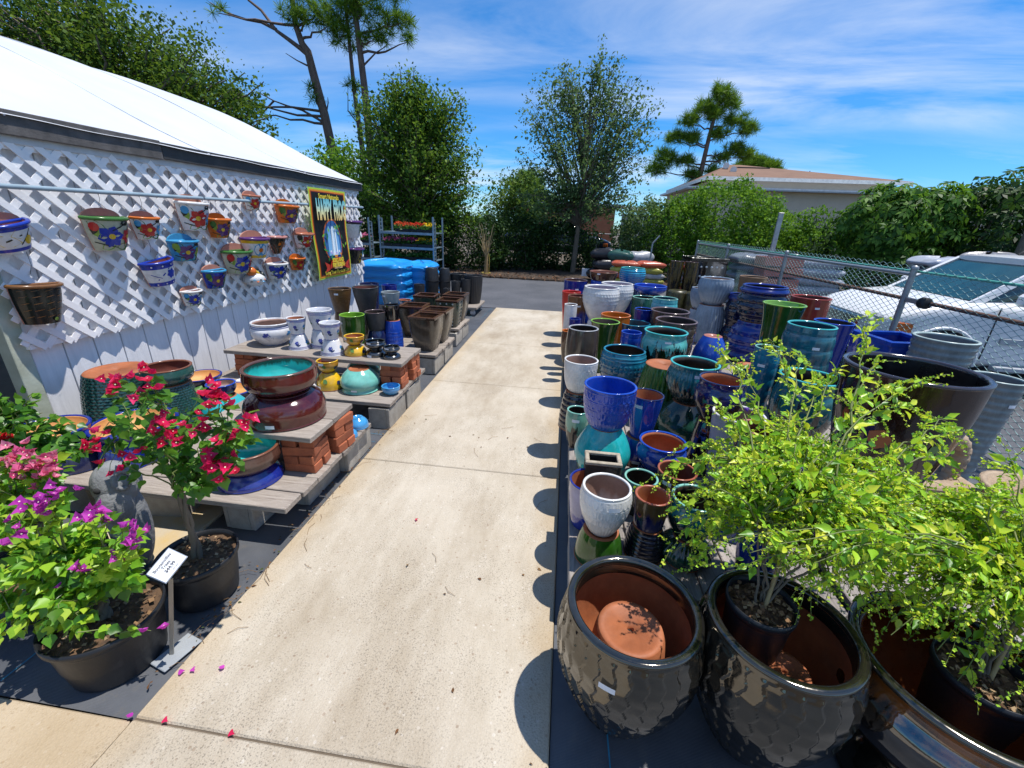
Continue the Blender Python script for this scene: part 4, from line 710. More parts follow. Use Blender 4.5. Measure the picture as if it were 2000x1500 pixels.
# upturned single pots and bowls, painted decoration
for (lab, c, R, H, prof, body, lin, rel, zb) in (
  ('mint green upturned pot with clay base at the corner of the second left platform', (-1.80, 3.44), .165, .20, 'belly', 'mintglaze', 'terracotta', None, .252),
  ('mint green upturned pot hidden behind the front mint one', (-1.93, 3.78), .15, .17, 'belly', 'mintglaze', 'mintglaze', None, .252),
  ('larger sky blue upturned bowl at the platform corner past the bricks', (-1.475, 2.72), .075, .075, 'bowl', 'skyglaze', 'skyglaze', None, .252),
  ('smaller sky blue upturned bowl nearer the brick stack', (-1.455, 2.56), .05, .05, 'bowl', 'skyglaze', 'skyglaze', None, .252),
  ('large scaled teal upturned pot with broad clay base by the shed corner', (-3.09, 2.44), .245, .42, 'tub', 'scalegreen', 'terracotta', 'scales', .252),
  ('white upturned bowl with blue rim behind the maroon bowls, left one', (-2.556, 3.360, 0.504), .125, .09, 'bowl', 'paintwhite', 'paintwhite', None, .252),
  ('white upturned bowl with blue rim behind the maroon bowls, right one', (-2.253, 3.300, 0.546), .10, .08, 'bowl', 'paintwhite', 'paintwhite', None, .252),
  ('round cobalt upturned pot with pinkish base left of the navy urns', (1.669, 4.750, 0.765), .17, .42, 'belly', 'royal', 'pinkclay', None, .252),
  ('streaked green upturned pot with clay base right of the tall cobalt pot', (0.834, 3.280, 0.644), .19, .50, 'tub', 'leafgreen', 'terracotta', 'flutes', .252),
  ('dark cobalt upturned pot on the front left platform behind the red flowers', (-2.622, 1.980, 0.165), .14, .17, 'tub', 'cobalt', 'cobalt', None, .252),
  ('navy upturned pot on the front left platform nearest the statue', (-2.886, 1.920, 0.172), .15, .17, 'tub', 'navy', 'navy', None, .252),
  ('cobalt upturned pot between the front saucers and the maroon bowls', (-2.657, 2.300, 0.063), .12, .14, 'tub', 'royal', 'royal', None, .252),
  ('small white and blue upturned bowl leaning by the wall under the painted shelf', (-2.753, 3.150, 0.460), .09, .11, 'bowl', 'paintwhite', 'paintwhite', None, .252),
  ('teal upturned pot behind the turquoise lipped pot left of the huge planter', (1.686, 3.750, 0.724), .15, .40, 'tub', 'tealblue', 'terracotta', 'ribs', .252),
  ('cobalt upturned pot in the gap behind the grey tapered pot', (1.157, 2.750, 0.629), .15, .26, 'tub', 'cobalt', 'terracotta', None, .252),
  ('cobalt upturned pot standing between the grey tapered pot and the shrub', (1.02, 1.98), .13, .30, 'tub', 'royal', 'terracotta', None, .252)):
    pot('bowl' if 'bowl' in lab else 'flower_pot', lab, c[0], c[1], zb, R, H, prof, body, body, lin, rel, True, int('mint' in lab), 'upturned pots used as stands', 'bowl' if 'bowl' in lab else 'pot')
def motif(q, R, H, prof, inv, th0, z0, shape, mi, rot=0, off=.0012):
    V = []; c, s = math.cos(rot), math.sin(rot)
    for a, b in list(shape)+[(0, 0)]:
        a, b = a*c-b*s, a*s+b*c; z = min(max(z0+b, .01), H-.01); t = z/H; t = 1-t if inv else t; r = float(prof_r(prof, t))*R+off; th = th0+a/r; V.append((r*math.cos(th), r*math.sin(th), z))
    n = len(shape); q.add(V, [(i, (i+1) % n, n) for i in range(n)], mi)
def pet(l, w_): return [(0, 0), (l*.3, w_*.8), (l*.7, w_), (l, 0), (l*.7, -w_), (l*.3, -w_*.8)]
BLUEB, GRN, SKYB, DKB, ORG = (flat('brush_'+n, c, .2, tuple(x*.8 for x in c)) for n, c in (('blue', (.07,.09,.38)), ('green', (.12,.25,.06)), ('sky', (.05,.25,.55)), ('navy', (.02,.03,.12)), ('orange', (.5,.16,.06))))
for o in [x for x in C.objects if x.type == 'EMPTY' and ('white painted' in x.get('label', '') or 'white belly' in x.get('label', '') or 'yellow' in x.get('label', '')) and x.get('category') in ('pot', 'bowl')]:
    P_ = next((p for p in POTS if p[1] == o['label']), None)
    if not P_: continue
    R, H, prof, inv = P_[5], P_[6], P_[7], P_[12]; q = MB(); yel = 'yellow' in P_[1]
    if not yel:
        for f in ((.80, .86, .90) if not inv else (.10, .17, .22))+((.05,) if not inv else ()):
            t = 1-f if inv else f; r = float(prof_r(prof, t))*R; q.lathe([(r+.0004, H*f-.003), (r+.0018, H*f), (r+.0004, H*f+.003)], 48, mi=0)
    for k in range(5):
        th0 = -PI/2+.35+(k-2)*1.15; l = R*.34
        if yel:
            motif(q, R, H, prof, inv, th0, H*.5, pet(l*1.25, l*.5), (3, 4, 1)[k % 3], .4+k, .0055)
        else:
            for j in range(6): motif(q, R, H, prof, inv, th0, H*.52, pet(l*.62, l*.2), (0, 2)[k % 2], j*PI/3, .0012+.0002*j)
            for j in range(3): motif(q, R, H, prof, inv, th0+.1, H*.30, pet(l*.9, l*.16), (3, 1)[k % 2], .7+j*.75, .0022+.0002*j)
    q.build('painted_pattern', [BLUEB, GRN, SKYB, DKB, ORG], o, kind='stuff' if yel else None)
for o in [x for x in C.objects if 'small round seal' in x.get('label', '')]:
    P_ = next(p for p in POTS if p[1] == o['label']); q = MB(); motif(q, P_[5], P_[6], P_[7], 0, -PI/2+.25, P_[6]*.38, [(.028*math.cos(a), .028*math.sin(a)) for a in np.arange(12)*PI/6], 0, 0, .004); motif(q, P_[5], P_[6], P_[7], 0, -PI/2+.25, P_[6]*.38, [(.02*math.cos(a), .02*math.sin(a)) for a in np.arange(12)*PI/6], 1, 0, .0046)
    q.build('seal', [flat('seal_cream', (.5,.42,.25), .5), flat('seal_red', (.30,.10,.06), .5)], o)
# ------------------------------------------------------------------ leaves and potted plants
LEAF_V = np.array([(0,0,0),(-.30,.14,.05),(-.43,.40,.07),(-.20,.70,.03),(0,1.0,-.12),(.20,.70,.03),(.43,.40,.07),(.30,.14,.05),(0,.42,-.03)], float)
LEAF_F = [(0,8,2,1),(8,4,3,2),(0,7,6,8),(8,6,5,4)]
SLIM_V = LEAF_V*np.array([.62,1,1]); DIA_V = np.array([(0,0,0),(.5,.5,.09),(0,1,-.05),(-.5,.5,.09)], float); DIA_F = [(0,1,2,3)]
def basis(d, n, ln):
    """(N,3,3) with columns side, direction, normal, scaled by length ln"""
    d = d/np.linalg.norm(d, axis=1, keepdims=True); s = np.cross(d, n); s /= np.linalg.norm(s, axis=1, keepdims=True)+1e-9; n = np.cross(s, d)
    return np.stack([s, d, n], 2)*np.asarray(ln).reshape(-1, 1, 1)
def tiled(name, tv, tf, B, pos, mat, smooth=False):
    V = np.einsum('nij,vj->nvi', B, tv)+pos[:, None]; k = len(tv)
    F = (np.arange(len(pos))[:, None, None]*k+np.asarray(tf)[None]).reshape(-1, len(tf[0]))
    return fast_mesh(name, V.reshape(-1, 3), F, mat, smooth)
CAMP = np.array((0, 0, 1.75))
def leaves(root, pos, d, n, ln, tv, cols, cap=280, rough=.4, trans=.35, key='leaf', part='leaf'):
    B = basis(d, n, ln); base = np.array(root.location)
    o = np.argsort(np.linalg.norm(pos-CAMP, axis=1)/ln); first, rest = o[:cap], o[cap:]
    me = fast_mesh(part, tv, LEAF_F if len(tv) == 9 else DIA_F, leafmat(key+'_single', cols, rough, trans, False))
    for i in first:
        ob = link(part, me, root); Mx = Matrix([list(B[i][r])+[float(pos[i][r]-base[r])] for r in range(3)]+[[0, 0, 0, 1]]); ob.matrix_basis = Mx
    if len(rest): link('foliage', tiled('foliage', tv, LEAF_F if len(tv) == 9 else DIA_F, B[rest], pos[rest]-base, leafmat(key+'_mass', cols, rough, trans)), root, kind='stuff')
def rand_dirs(n, up=.3, r=rng):
    d = r.normal(size=(n, 3)); d[:, 2] += up; return d/np.linalg.norm(d, axis=1, keepdims=True)
SOIL = flat('potting_soil', (.055,.036,.024), .95, (.16,.09,.045), 30, 1, 50)
PLASTIC = flat('black_nursery_plastic', (.013,.014,.016), .40, (.016,.017,.020), 6, .15, 30, spec=.35)
BARK = flat('grey_brown_bark', (.20,.165,.12), .9, (.10,.08,.06), 16, .8, 50, stretch=(1, 1, .25))
BRS = flat('thin_green_stem', (.16,.20,.05), .6)
def nursery_pot(root, R, H, soilz=.86, z0=0, c=(0, 0)):
    q = MB(); q.lathe([(R*.80, 0), (R*.82, .004)]+[(R*(.82+.15*i/14), H*(.02+.84*i/14)) for i in range(15)]+[ (R*1.0, H*.87), (R*1.03, H*.9), (R*1.03, H), (R*.99, H), (R*.96, H*.9), (R*.9, H*.4)], 56, (c[0], c[1], z0)); q.disc(R*.8, z0+.002, 40, c); q.build('nursery_pot', PLASTIC, root)
    n = 40; V = [(c[0], c[1], z0+H*soilz+.01)]; F = []
    for k in range(1, 7):
        for j in range(n): V.append((c[0]+R*.955*k/6*math.cos(2*PI*j/n), c[1]+R*.955*k/6*math.sin(2*PI*j/n), z0+H*soilz+rng.uniform(-.008, .010)))
    q = MB(); q.add(V, [(0, 1+j, 1+(j+1) % n) for j in range(n)]+[(1+(k-1)*n+j, 1+k*n+j, 1+k*n+(j+1) % n, 1+(k-1)*n+(j+1) % n) for k in range(1, 6) for j in range(n)], smooth=True); q.build('soil', SOIL, root)
    m = 170; th = rng.uniform(0, 2*PI, m); rr = R*.9*np.sqrt(rng.uniform(0, 1, m)); pos = np.stack([c[0]+rr*np.cos(th), c[1]+rr*np.sin(th), z0+H*soilz+rng.uniform(.006, .02, m)], 1)
    link('bark_mulch', tiled('bark_mulch', DIA_V, DIA_F, basis(rand_dirs(m, 0)*np.array([1, 1, .3]), rand_dirs(m, 2), rng.uniform(.008, .024, m)), pos, leafmat('mulch', [(.11,.055,.025),(.26,.15,.07),(.05,.03,.02),(.36,.25,.14)], .9, 0)), root, kind='stuff')
def curve(p0, p1, lift, n=9, wob=.02):
    p0, p1 = np.array(p0, float), np.array(p1, float); t = np.linspace(0, 1, n)[:, None]
    m = (p0+p1)/2+np.array([0, 0, lift]); P = (1-t)**2*p0+2*t*(1-t)*m+t*t*p1
    return P+rng.normal(0, wob, P.shape)*np.sin(t*PI)
def along(P, t):
    k = t*(len(P)-1); i = np.minimum(k.astype(int), len(P)-2); f = (k-i)[:, None]; return P[i]*(1-f)+P[i+1]*f, P[i+1]-P[i]
def flower_mesh(name, col, mat):
    V = []; F = []
    for a in range(3):
        g = a*2*PI/3; d = np.array([[math.cos(g)*.62, math.sin(g)*.62, .78]]); n = np.array([[-math.cos(g)*.75, -math.sin(g)*.75, .65]])
        B = basis(d, n, [1.0])[0]; v = (B @ (LEAF_V*np.array([1.35, 1, 2.6])).T).T; b = len(V); V += list(v); F += [tuple(i+b for i in f) for f in LEAF_F]
    mi = [0]*len(F); b = len(V)
    for j in range(4): V.append((.10*math.cos(j*PI/2), .10*math.sin(j*PI/2), .52))
    F.append((b, b+1, b+2, b+3)); mi.append(1)
    return fast_mesh(name, V, F, [mat, flat('cream_floret', (.8,.75,.5), .6)], False, mi)
def petalmat(name, cols): return leafmat(name, cols, .6, .45, False, .2)
PAL = dict(hot=[(.68,.012,.11),(.78,.03,.16),(.62,.015,.07),(.80,.05,.20)], purple=[(.58,.07,.52),(.66,.10,.58),(.50,.05,.46)], pink=[(.78,.16,.36),(.82,.28,.45),(.80,.36,.46),(.72,.12,.32)], red=[(.6,.015,.03),(.5,.01,.02)])
BOUG = [(.035,.13,.012),(.06,.20,.016),(.10,.28,.020),(.18,.40,.028),(.30,.52,.035),(.42,.58,.05)]
BOUGD = [(.035,.12,.014),(.055,.17,.018),(.09,.23,.022),(.15,.32,.03)]
def bougainvillea(label, base, R, H, tip, crowns, flowers, pal, nleaf, cols, key, leaf=.052, trunk=.017, cap=280, fl=.034):
    root = empty('potted_bougainvillea', base, label=label, cat='potted plant', group='potted bougainvilleas'); bx = np.array(base)
    nursery_pot(root, R, H)
    tp = np.array(tip, float); q = MB()
    for s in (-1, 0, 1):
        P = curve((s*.010, 0, H*.8), tp-bx, 0, 10, .004); tw = np.linspace(0, 5, 10)+s*2; P[:, 0] += .010*np.cos(tw); P[:, 1] += .010*np.sin(tw); q.tube(P, np.linspace(trunk*.72, trunk*.5, 10), 7)
    q.build('trunk', BARK, root)
    q = MB(); pos = []; dd = []; nn = []
    tot = sum(c[6] for c in crowns)
    for (cx, cy, cz, rx, ry, rz, wt) in crowns:
        nb = max(5, int(34*wt/tot)); per = int(nleaf*wt/tot/nb)
        for _ in range(nb):
            u = rand_dirs(1, .25)[0]*rng.uniform(.55, 1.05); e = np.array((cx, cy, cz))+u*np.array((rx, ry, rz)); P = curve(tp-bx, e-bx, .06, 9, .02)
            q.tube(P, np.linspace(.0045, .0014, 9), 4, cap=False)
            t = rng.uniform(.25, 1.0, per)**.75; p, tn = along(P, t); az = rng.normal(size=(per, 3))
            off = az/np.linalg.norm(az, axis=1, keepdims=True)*rng.uniform(.004, .035, (per, 1)); pos.append(p+off+bx); d = off*18+tn/np.linalg.norm(tn, axis=1, keepdims=True)*.5+np.array([0, 0, -.35]); dd.append(d); nn.append(rng.normal(0, .42, (per, 3))+np.array([.12, -.35, 1.0]))
    for f in flowers:
        e = np.array(f[:3], float)-bx; cc = min(crowns, key=lambda c: (c[0]-f[0])**2+(c[1]-f[1])**2+(c[2]-f[2])**2); P = curve(np.array(cc[:3])-bx, e, .03, 8, .01); q.tube(P, np.linspace(.003, .0012, 8), 4, cap=False)
        t = rng.uniform(.3, .95, 9); p, tn = along(P, t); az = rng.normal(size=(9, 3)); off = az/np.linalg.norm(az, axis=1, keepdims=True)*rng.uniform(.004, .022, (9, 1)); pos.append(p+off+bx); dd.append(off*18+tn/np.linalg.norm(tn, axis=1, keepdims=True)*.5+np.array([0, 0, -.3])); nn.append(rng.normal(0, .42, (9, 3))+np.array([.12, -.35, 1.0]))
    q.build('branches', BRS, root)
    pos, dd, nn = map(np.concatenate, (pos, dd, nn)); leaves(root, pos, dd, nn, leaf*rng.uniform(.55, 1.2, len(pos)), LEAF_V, cols, cap, .36, .38, key)
    me = flower_mesh('flower', None, petalmat('bract_'+pal, PAL[pal]))
    for f in flowers:
        for k in range(2*(f[3] if len(f) > 3 else 2)):
            o = link('flower', me, root); o.location = Vector(f[:3])-Vector(base)+Vector(rng.normal(0, .021, 3)); o.rotation_euler = (rng.normal(.55, .5), rng.normal(0, .5), rng.uniform(0, 6)); s = fl*rng.uniform(.8, 1.25); o.scale = (s, s, s)
    return root
bougainvillea('bougainvillea tree with hot pink flowers and a braided trunk in a low black pot', (-1.615, 1.37, .008), .162, .235, (-1.600, 1.360, 0.580),
  [(*(-1.582, 1.380, 0.911), .30, .20, .13, 3), (*(-1.423, 1.400, 0.869), .20, .18, .15, 2), (*(-1.770, 1.380, 0.916), .18, .18, .12, 1.4), (*(-1.530, 1.360, 0.681), .16, .14, .10, 1.6), (*(-1.306, 1.360, 0.831),.14,.12,.12,.9)],
  [(-1.573, 1.250, 1.153, 3), (-1.662, 1.250, 1.109, 2), (-1.458, 1.250, 1.189, 2), (-1.452, 1.250, 1.140, 1), (-1.506, 1.250, 1.135, 1), (-1.217, 1.250, 1.145, 3), (-1.196, 1.250, 1.107, 3), (-1.168, 1.250, 1.099, 1), (-1.264, 1.250, 1.094, 1), (-1.778, 1.250, 0.899, 4), (-1.477, 1.250, 0.986, 3), (-1.417, 1.250, 0.955, 3), (-1.473, 1.250, 0.925, 2), (-1.622, 1.250, 0.847, 2), (-1.313, 1.250, 1.006, 2), (-1.278, 1.250, 1.037, 1), (-1.203, 1.250, 0.988, 2), (-1.131, 1.250, 1.016, 2), (-1.175, 1.250, 0.974, 1), (-1.241, 1.250, 0.845, 2), (-1.268, 1.250, 0.887, 2), (-1.283, 1.250, 0.840, 2), (-1.208, 1.250, 0.819, 2), (-1.262, 1.250, 0.773, 1), (-1.787, 1.250, 0.782, 1), (-1.768, 1.250, 0.743, 1), (-1.403, 1.250, 0.982, 2)],
  'hot', 600, BOUGD, 'boug_tree', .048, fl=.027)
bougainvillea('purple flowered bushy bougainvillea in the black pot nearest the path', (-1.70, 1.02, .008), .185, .245, (-1.70, 1.03, .34),
  [(*(-1.750, 1.020, 0.553), .24, .14, .11, 3.4), (*(-1.865, 0.950, 0.469), .22, .14, .14, 2.4), (*(-1.599, 1.020, 0.467), .12, .11, .10, 1.7), (*(-1.989, 1.100, 0.607), .26, .14, .09, 2.2), (*(-1.846, 0.880, 0.338),.15,.09,.09,1.3), (*(-1.748, 0.920, 0.398),.14,.10,.08,1.0), (*(-1.618, 0.880, 0.332),.07,.05,.03,.35)],
  [(-1.668, 0.980, 0.826, 4), (-1.720, 0.980, 0.782, 3), (-1.764, 0.980, 0.750, 2), (-1.520, 0.980, 0.763, 2), (-1.476, 0.980, 0.794, 2), (-1.387, 0.980, 0.785, 1), (-1.366, 0.980, 0.714, 3), (-1.483, 0.980, 0.582, 2), (-1.671, 0.980, 0.490, 2), (-1.908, 0.980, 0.669, 2), (-1.805, 0.980, 0.150, 3), (-1.775, 0.980, 0.134, 2), (-1.453, 0.980, 0.248, 1)],
  'purple', 2000, BOUG, 'boug_bush', .043, .018, 300, .026)
bougainvillea('pale pink bougainvillea behind the purple one at the left edge', (-2.22, 1.22, .008), .20, .25, (-2.25, 1.25, .42),
  [(*(-2.251, 1.300, 0.633), .28, .18, .12, 2), (*(-2.386, 1.250, 0.462), .2, .2, .14, 1.5)],
  [(-2.115, 1.240, 0.786, 4), (-2.050, 1.240, 0.769, 5), (-2.041, 1.240, 0.734, 4), (-2.170, 1.240, 0.743, 3), (-2.223, 1.240, 0.762, 3), (-2.039, 1.240, 0.710, 2), (-2.121, 1.240, 0.687, 2), (-2.068, 1.240, 0.669, 1), (-2.232, 1.240, 0.686, 2), (-2.265, 1.240, 0.708, 3)], 'pink', 700, BOUG, 'boug_bush', .046, .016, 160, .027)
bougainvillea('leafy bougainvillea with one red flower near the shed corner', (-2.75, 1.42, .008), .20, .25, (-2.72, 1.5, .45),
  [(*(-2.594, 1.600, 0.786), .26, .16, .10, 2), (*(-2.651, 1.550, 0.633), .30, .16, .10, 2), (*(-2.502, 1.600, 0.652), .18, .14, .09, 1.0), (*(-2.375, 1.500, 0.576),.2,.14,.07,.9)],
  [(-2.669, 1.500, 0.664, 3), (-2.634, 1.500, 0.656, 2)], 'red', 950, BOUGD, 'boug_tree', .046, .016, 200, .03)
# duranta: arching yellow green sprays with racemes
DUR = [(.05,.18,.012),(.12,.32,.018),(.22,.48,.026),(.36,.62,.034),(.48,.70,.045),(.66,.70,.06)]
def duranta(label, base, R, H, stems_z, targets, nextra, box, key, leafn=26, cap=280):
    root = empty('potted_shrub', base, label=label, cat='potted plant', group='yellow green shrubs in pots'); bx = np.array(base); nursery_pot(root, R, H)
    q = MB(); q.tube([(.01, -.01, H*.7), (.035, .03, H+.16)], .0065, 8); q.build('bamboo_stake', flat('bamboo', (.42,.30,.14), .6), root)
    q = MB(); hub = []
    for k in range(7):
        e = np.array((rng.uniform(-.10, .16), rng.uniform(-.03, .16), stems_z-base[2]+rng.uniform(-.12, .06))); P = curve((rng.uniform(-.02, .02), rng.uniform(-.02, .02), H*.8), e, .02, 8, .008); q.tube(P, np.linspace(.0048, .003, 8), 6); hub.append(e)
    q.build('trunk', BARK, root)
    tg = [np.array(t) for t in targets]; lo, hi = map(np.array, box)
    dv = rand_dirs(nextra, 0)*rng.uniform(.3, 1, (nextra, 1))**.5; tg += [lo+hi*d for d in dv]
    q = MB(); pos = []; dd = []; nn = []; bp = []; bd = []
    for e in tg:
        h = hub[rng.integers(7)]; e = e-bx; L_ = np.linalg.norm(e-h); P = curve(h, e, .12+.16*L_, 12, .007); q.tube(P, np.linspace(.0042, .0012, 12), 4, cap=False)
        n_ = int(leafn*(.5+L_)); t = rng.uniform(.12, .94, n_); p, tn = along(P, t); a = rng.normal(size=(n_, 3)); off = a/np.linalg.norm(a, axis=1, keepdims=True)
        pos.append(p+off*rng.uniform(.003, .022, (n_, 1))+bx); dd.append(off+tn/np.linalg.norm(tn, axis=1, keepdims=True)*.8+np.array([0,0,-.15])); nn.append(rng.normal(0, .45, (n_, 3))+np.array([.1, -.3, 1]))
        for _ in range(rng.integers(5, 10)):                   # racemes
            p0, t0 = along(P, np.array([rng.uniform(.45, 1.0)])); d = t0[0]/np.linalg.norm(t0[0])+rng.normal(0, .75, 3)+np.array([0, 0, .15]); ln = rng.uniform(.05, .15)
            Q = curve(p0[0], p0[0]+d/np.linalg.norm(d)*ln+np.array([0, 0, -.02]), .02, 6, .003); q.tube(Q, .0010, 3, cap=False)
            m = int(ln*190); p, tn = along(Q, rng.uniform(.1, 1, m)); bp.append(p); bd.append(rng.normal(size=(m, 3))+tn*6)
    q.build('branches', BRS, root)
    pos, dd, nn = map(np.concatenate, (pos, dd, nn)); leaves(root, pos, dd, nn, .0355*rng.uniform(.35, 1.35, len(pos)), SLIM_V, DUR, cap, .36, .36, key)
    bp, bd = map(np.concatenate, (bp, bd)); link('buds', tiled('buds', DIA_V, DIA_F, basis(bd, rand_dirs(len(bd)), .0095*rng.uniform(.7, 1.3, len(bp))), bp, leafmat('duranta_buds', DUR[2:], .5, .3)), root, kind='stuff')
    vi = rng.choice(len(pos), 16); V = pos[vi]-bx+rng.normal(0, .02, (16, 3)); me = flower_mesh('blossom', None, petalmat('violet', [(.10,.03,.34),(.16,.06,.45)]))
    for p in V:
        o = link('blossom', me, root); o.location = p; s = .013; o.scale = (s, s, s); o.rotation_euler = rng.uniform(0, 6, 3)
    return root
duranta('yellow green arching shrub in a nursery pot standing inside the middle black planter', (.745, 1.16, .36), .105, .24, .93,
  [(0.755, 2.050, 1.202), (0.966, 2.050, 1.293), (0.864, 2.050, 1.132), (1.118, 2.050, 1.229), (1.246, 1.900, 1.456), (1.219, 1.900, 1.212), (1.359, 1.900, 1.258), (1.151, 1.900, 1.158), (1.470, 1.900, 1.138), (1.425, 1.700, 1.250), (1.538, 1.700, 1.092), (1.623, 1.700, 1.014), (1.416, 1.700, 1.124), (0.584, 1.700, 0.873), (0.630, 1.700, 1.073), (0.770, 1.700, 1.086), (0.868, 1.700, 0.929), (0.740, 1.700, 0.940), (0.944, 1.700, 1.033), (0.428, 1.450, 0.860), (0.528, 1.450, 0.940), (0.476, 1.450, 0.686), (0.645, 1.450, 0.997), (0.764, 1.450, 1.093), (1.384, 1.450, 1.038), (1.334, 1.450, 0.905), (1.111, 1.450, 1.069), (0.458, 1.250, 0.672), (0.522, 1.250, 0.588), (0.540, 1.250, 0.731), (0.577, 1.250, 0.845), (0.700, 1.250, 0.883), (1.005, 1.250, 0.599), (1.151, 1.250, 0.504), (0.856, 1.250, 0.778), (1.010, 1.250, 0.801), (0.484, 1.250, 0.895), (0.536, 1.250, 0.963), (0.473, 1.250, 0.765), (0.619, 1.250, 0.954), (0.920, 1.250, 0.893), (0.858, 1.150, 1.018), (0.988, 1.150, 0.962), (1.106, 1.150, 0.865), (0.725, 1.150, 1.091), (0.572, 1.150, 1.072)],
  118, ((.95, 1.42, .82), (.42, .38, .23)), 'duranta', 38, 300)
duranta('yellow green shrub in a nursery pot inside the amber rimmed planter', (1.36, 1.05, .30), .12, .24, .80,
  [(1.430, 1.350, 1.103), (1.389, 1.350, 0.982), (1.346, 1.350, 0.894), (1.551, 1.350, 0.922), (1.268, 1.350, 0.797), (1.379, 1.150, 0.908), (1.332, 1.150, 0.822), (1.248, 1.150, 0.747), (1.146, 1.150, 0.665), (1.049, 1.150, 0.775), (1.236, 1.000, 0.548), (1.142, 1.000, 0.656), (1.269, 1.000, 0.762), (1.177, 1.000, 0.802), (1.267, 1.000, 0.855), (1.065, 1.000, 0.722), (1.009, 1.000, 0.690), (0.517, 0.980, 0.857), (0.560, 0.980, 0.937), (0.469, 0.980, 0.958), (0.643, 0.980, 0.896), (0.726, 0.980, 0.927), (0.717, 0.980, 0.816)],
  125, ((1.50, 1.24, .74), (.56, .34, .25)), 'duranta', 38, 280)
# loose petals, leaves and straw lying on the path
PET = fast_mesh('fallen_petal', LEAF_V*np.array([1.1, 1, 1.6]), LEAF_F, petalmat('bract_purple', PAL['purple'])); PETH = fast_mesh('fallen_petal', LEAF_V*np.array([1.1, 1, 1.6]), LEAF_F, petalmat('bract_hot', PAL['hot']))
for (x, y), lab, me in (((-0.785, 2.043), 'hot pink petal lying alone in the middle of the path', PETH), ((-1.241, 1.027), 'purple petal furthest onto the path near the price sign', PET), ((-1.365, 1.008), 'purple petal on the path edge by the grey paver', PET), ((-1.403, 0.981), 'purple petal at the very edge of the black fabric', PET), ((-1.431, 0.819), 'purple petal on the joint corner at the front left', PET), ((-1.314, 0.827), 'pink petal beside the joint at the front left', PETH), ((-1.052, 0.823), 'faded pink petal below the front joint', PETH)):
    o = tag(link('fallen_petal', me, None, (x, y, .022)), lab, 'petal', 'fallen petals'); s = .024; o.scale = (s, s, s); o.rotation_euler = (.25, .3, rng.uniform(0, 6))
m = 34; th = rng.uniform(size=(m, 2)); pos = np.stack([PX0+.05+th[:, 0]*1.4, .4+th[:, 1]**1.5*7, np.full(m, .018)], 1)
pos2 = np.stack([PX0-.03+rng.normal(0, .03, 150), rng.uniform(.9, 4, 150), np.full(150, .016)], 1); pos = np.concatenate([pos, pos2]); m = len(pos)
tag(link('leaf_litter', tiled('leaf_litter', SLIM_V, LEAF_F, basis(rand_dirs(m, 0)*np.array([1, 1, .12]), rand_dirs(m, 3), rng.uniform(.008, .026, m)), pos, leafmat('dry_leaf', [(.16,.07,.025),(.07,.035,.015),(.24,.13,.05),(.05,.07,.02)], .8, .1))), 'small dry leaves and bits scattered along the path edge', 'leaf litter', kind='stuff')
q = MB()
for k in range(46):
    x, y = (rng.uniform(PX0, PX1), rng.uniform(.7, 4)) if k < 14 else (PX0+rng.normal(.0, .035), rng.uniform(1.0, 3.2)); a = rng.uniform(0, 6); l = rng.uniform(.05, .15)
    q.tube([(x, y, .016), (x+.5*l*math.cos(a), y+.5*l*math.sin(a), .022), (x+l*math.cos(a+.25), y+l*math.sin(a+.25), .016)], .0011, 3, cap=False)
tag(q.build('pine_needle_litter', flat('dry_straw', (.30,.17,.07), .8)), 'dry pine needles strewn on the path and its left edge', 'pine needles', kind='stuff')
# ------------------------------------------------------------------ painted half pots hanging on the lattice
def paint(name, c): return flat('paint_'+name, c, .2, tuple(x*.75 for x in c), 30)
PC = dict(blue=(.012,.04,.36), sky=(.05,.30,.55), yellow=(.70,.46,.02), red=(.50,.02,.02), orange=(.62,.15,.015), green=(.05,.16,.03), dark=(.015,.02,.018), white=(.74,.73,.71), purple=(.10,.03,.16), lime=(.22,.36,.05), brown=(.20,.09,.03), clay=(.46,.16,.09), pink=(.55,.25,.22), cream=(.50,.50,.36))
CLAYIN = flat('pinkish_clay_inside', (.47,.22,.16), .7, (.36,.15,.10), 12)
def surf(R, H, tp, th, t, dep, off=.0016):
    r = R*(tp+(1-tp)*t)*(1+.06*math.sin(PI*t)); return ((r*math.cos(th)*dep)+off*math.cos(th)+.001, r*math.sin(th)+off*math.sin(th), H*t)
def blob(q, R, H, tp, dep, th0, t0, shape, mi, rot=0, off=.0016):
    """paints a flat outline (list of (a,b) metres) on the pot's curved side"""
    r = R*(tp+(1-tp)*t0); V = []; c, s = math.cos(rot), math.sin(rot)
    for a, b in shape:
        a, b = a*c-b*s, a*s+b*c; th = max(-1.5, min(1.5, th0+a/r)); V.append(surf(R, H, tp, th, min(.98, max(.02, t0+b/H)), dep, off))
    V.append(surf(R, H, tp, th0, t0, dep, off+.0006)); n = len(shape); q.add(V, [(i, (i+1) % n, n) for i in range(n)], mi)
def petal(l, w_): return [(0, 0), (l*.3, w_*.8), (l*.7, w_), (l, 0), (l*.7, -w_), (l*.3, -w_*.8)]
def circ(r, n=10): return [(r*math.cos(2*PI*i/n), r*math.sin(2*PI*i/n)) for i in range(n)]
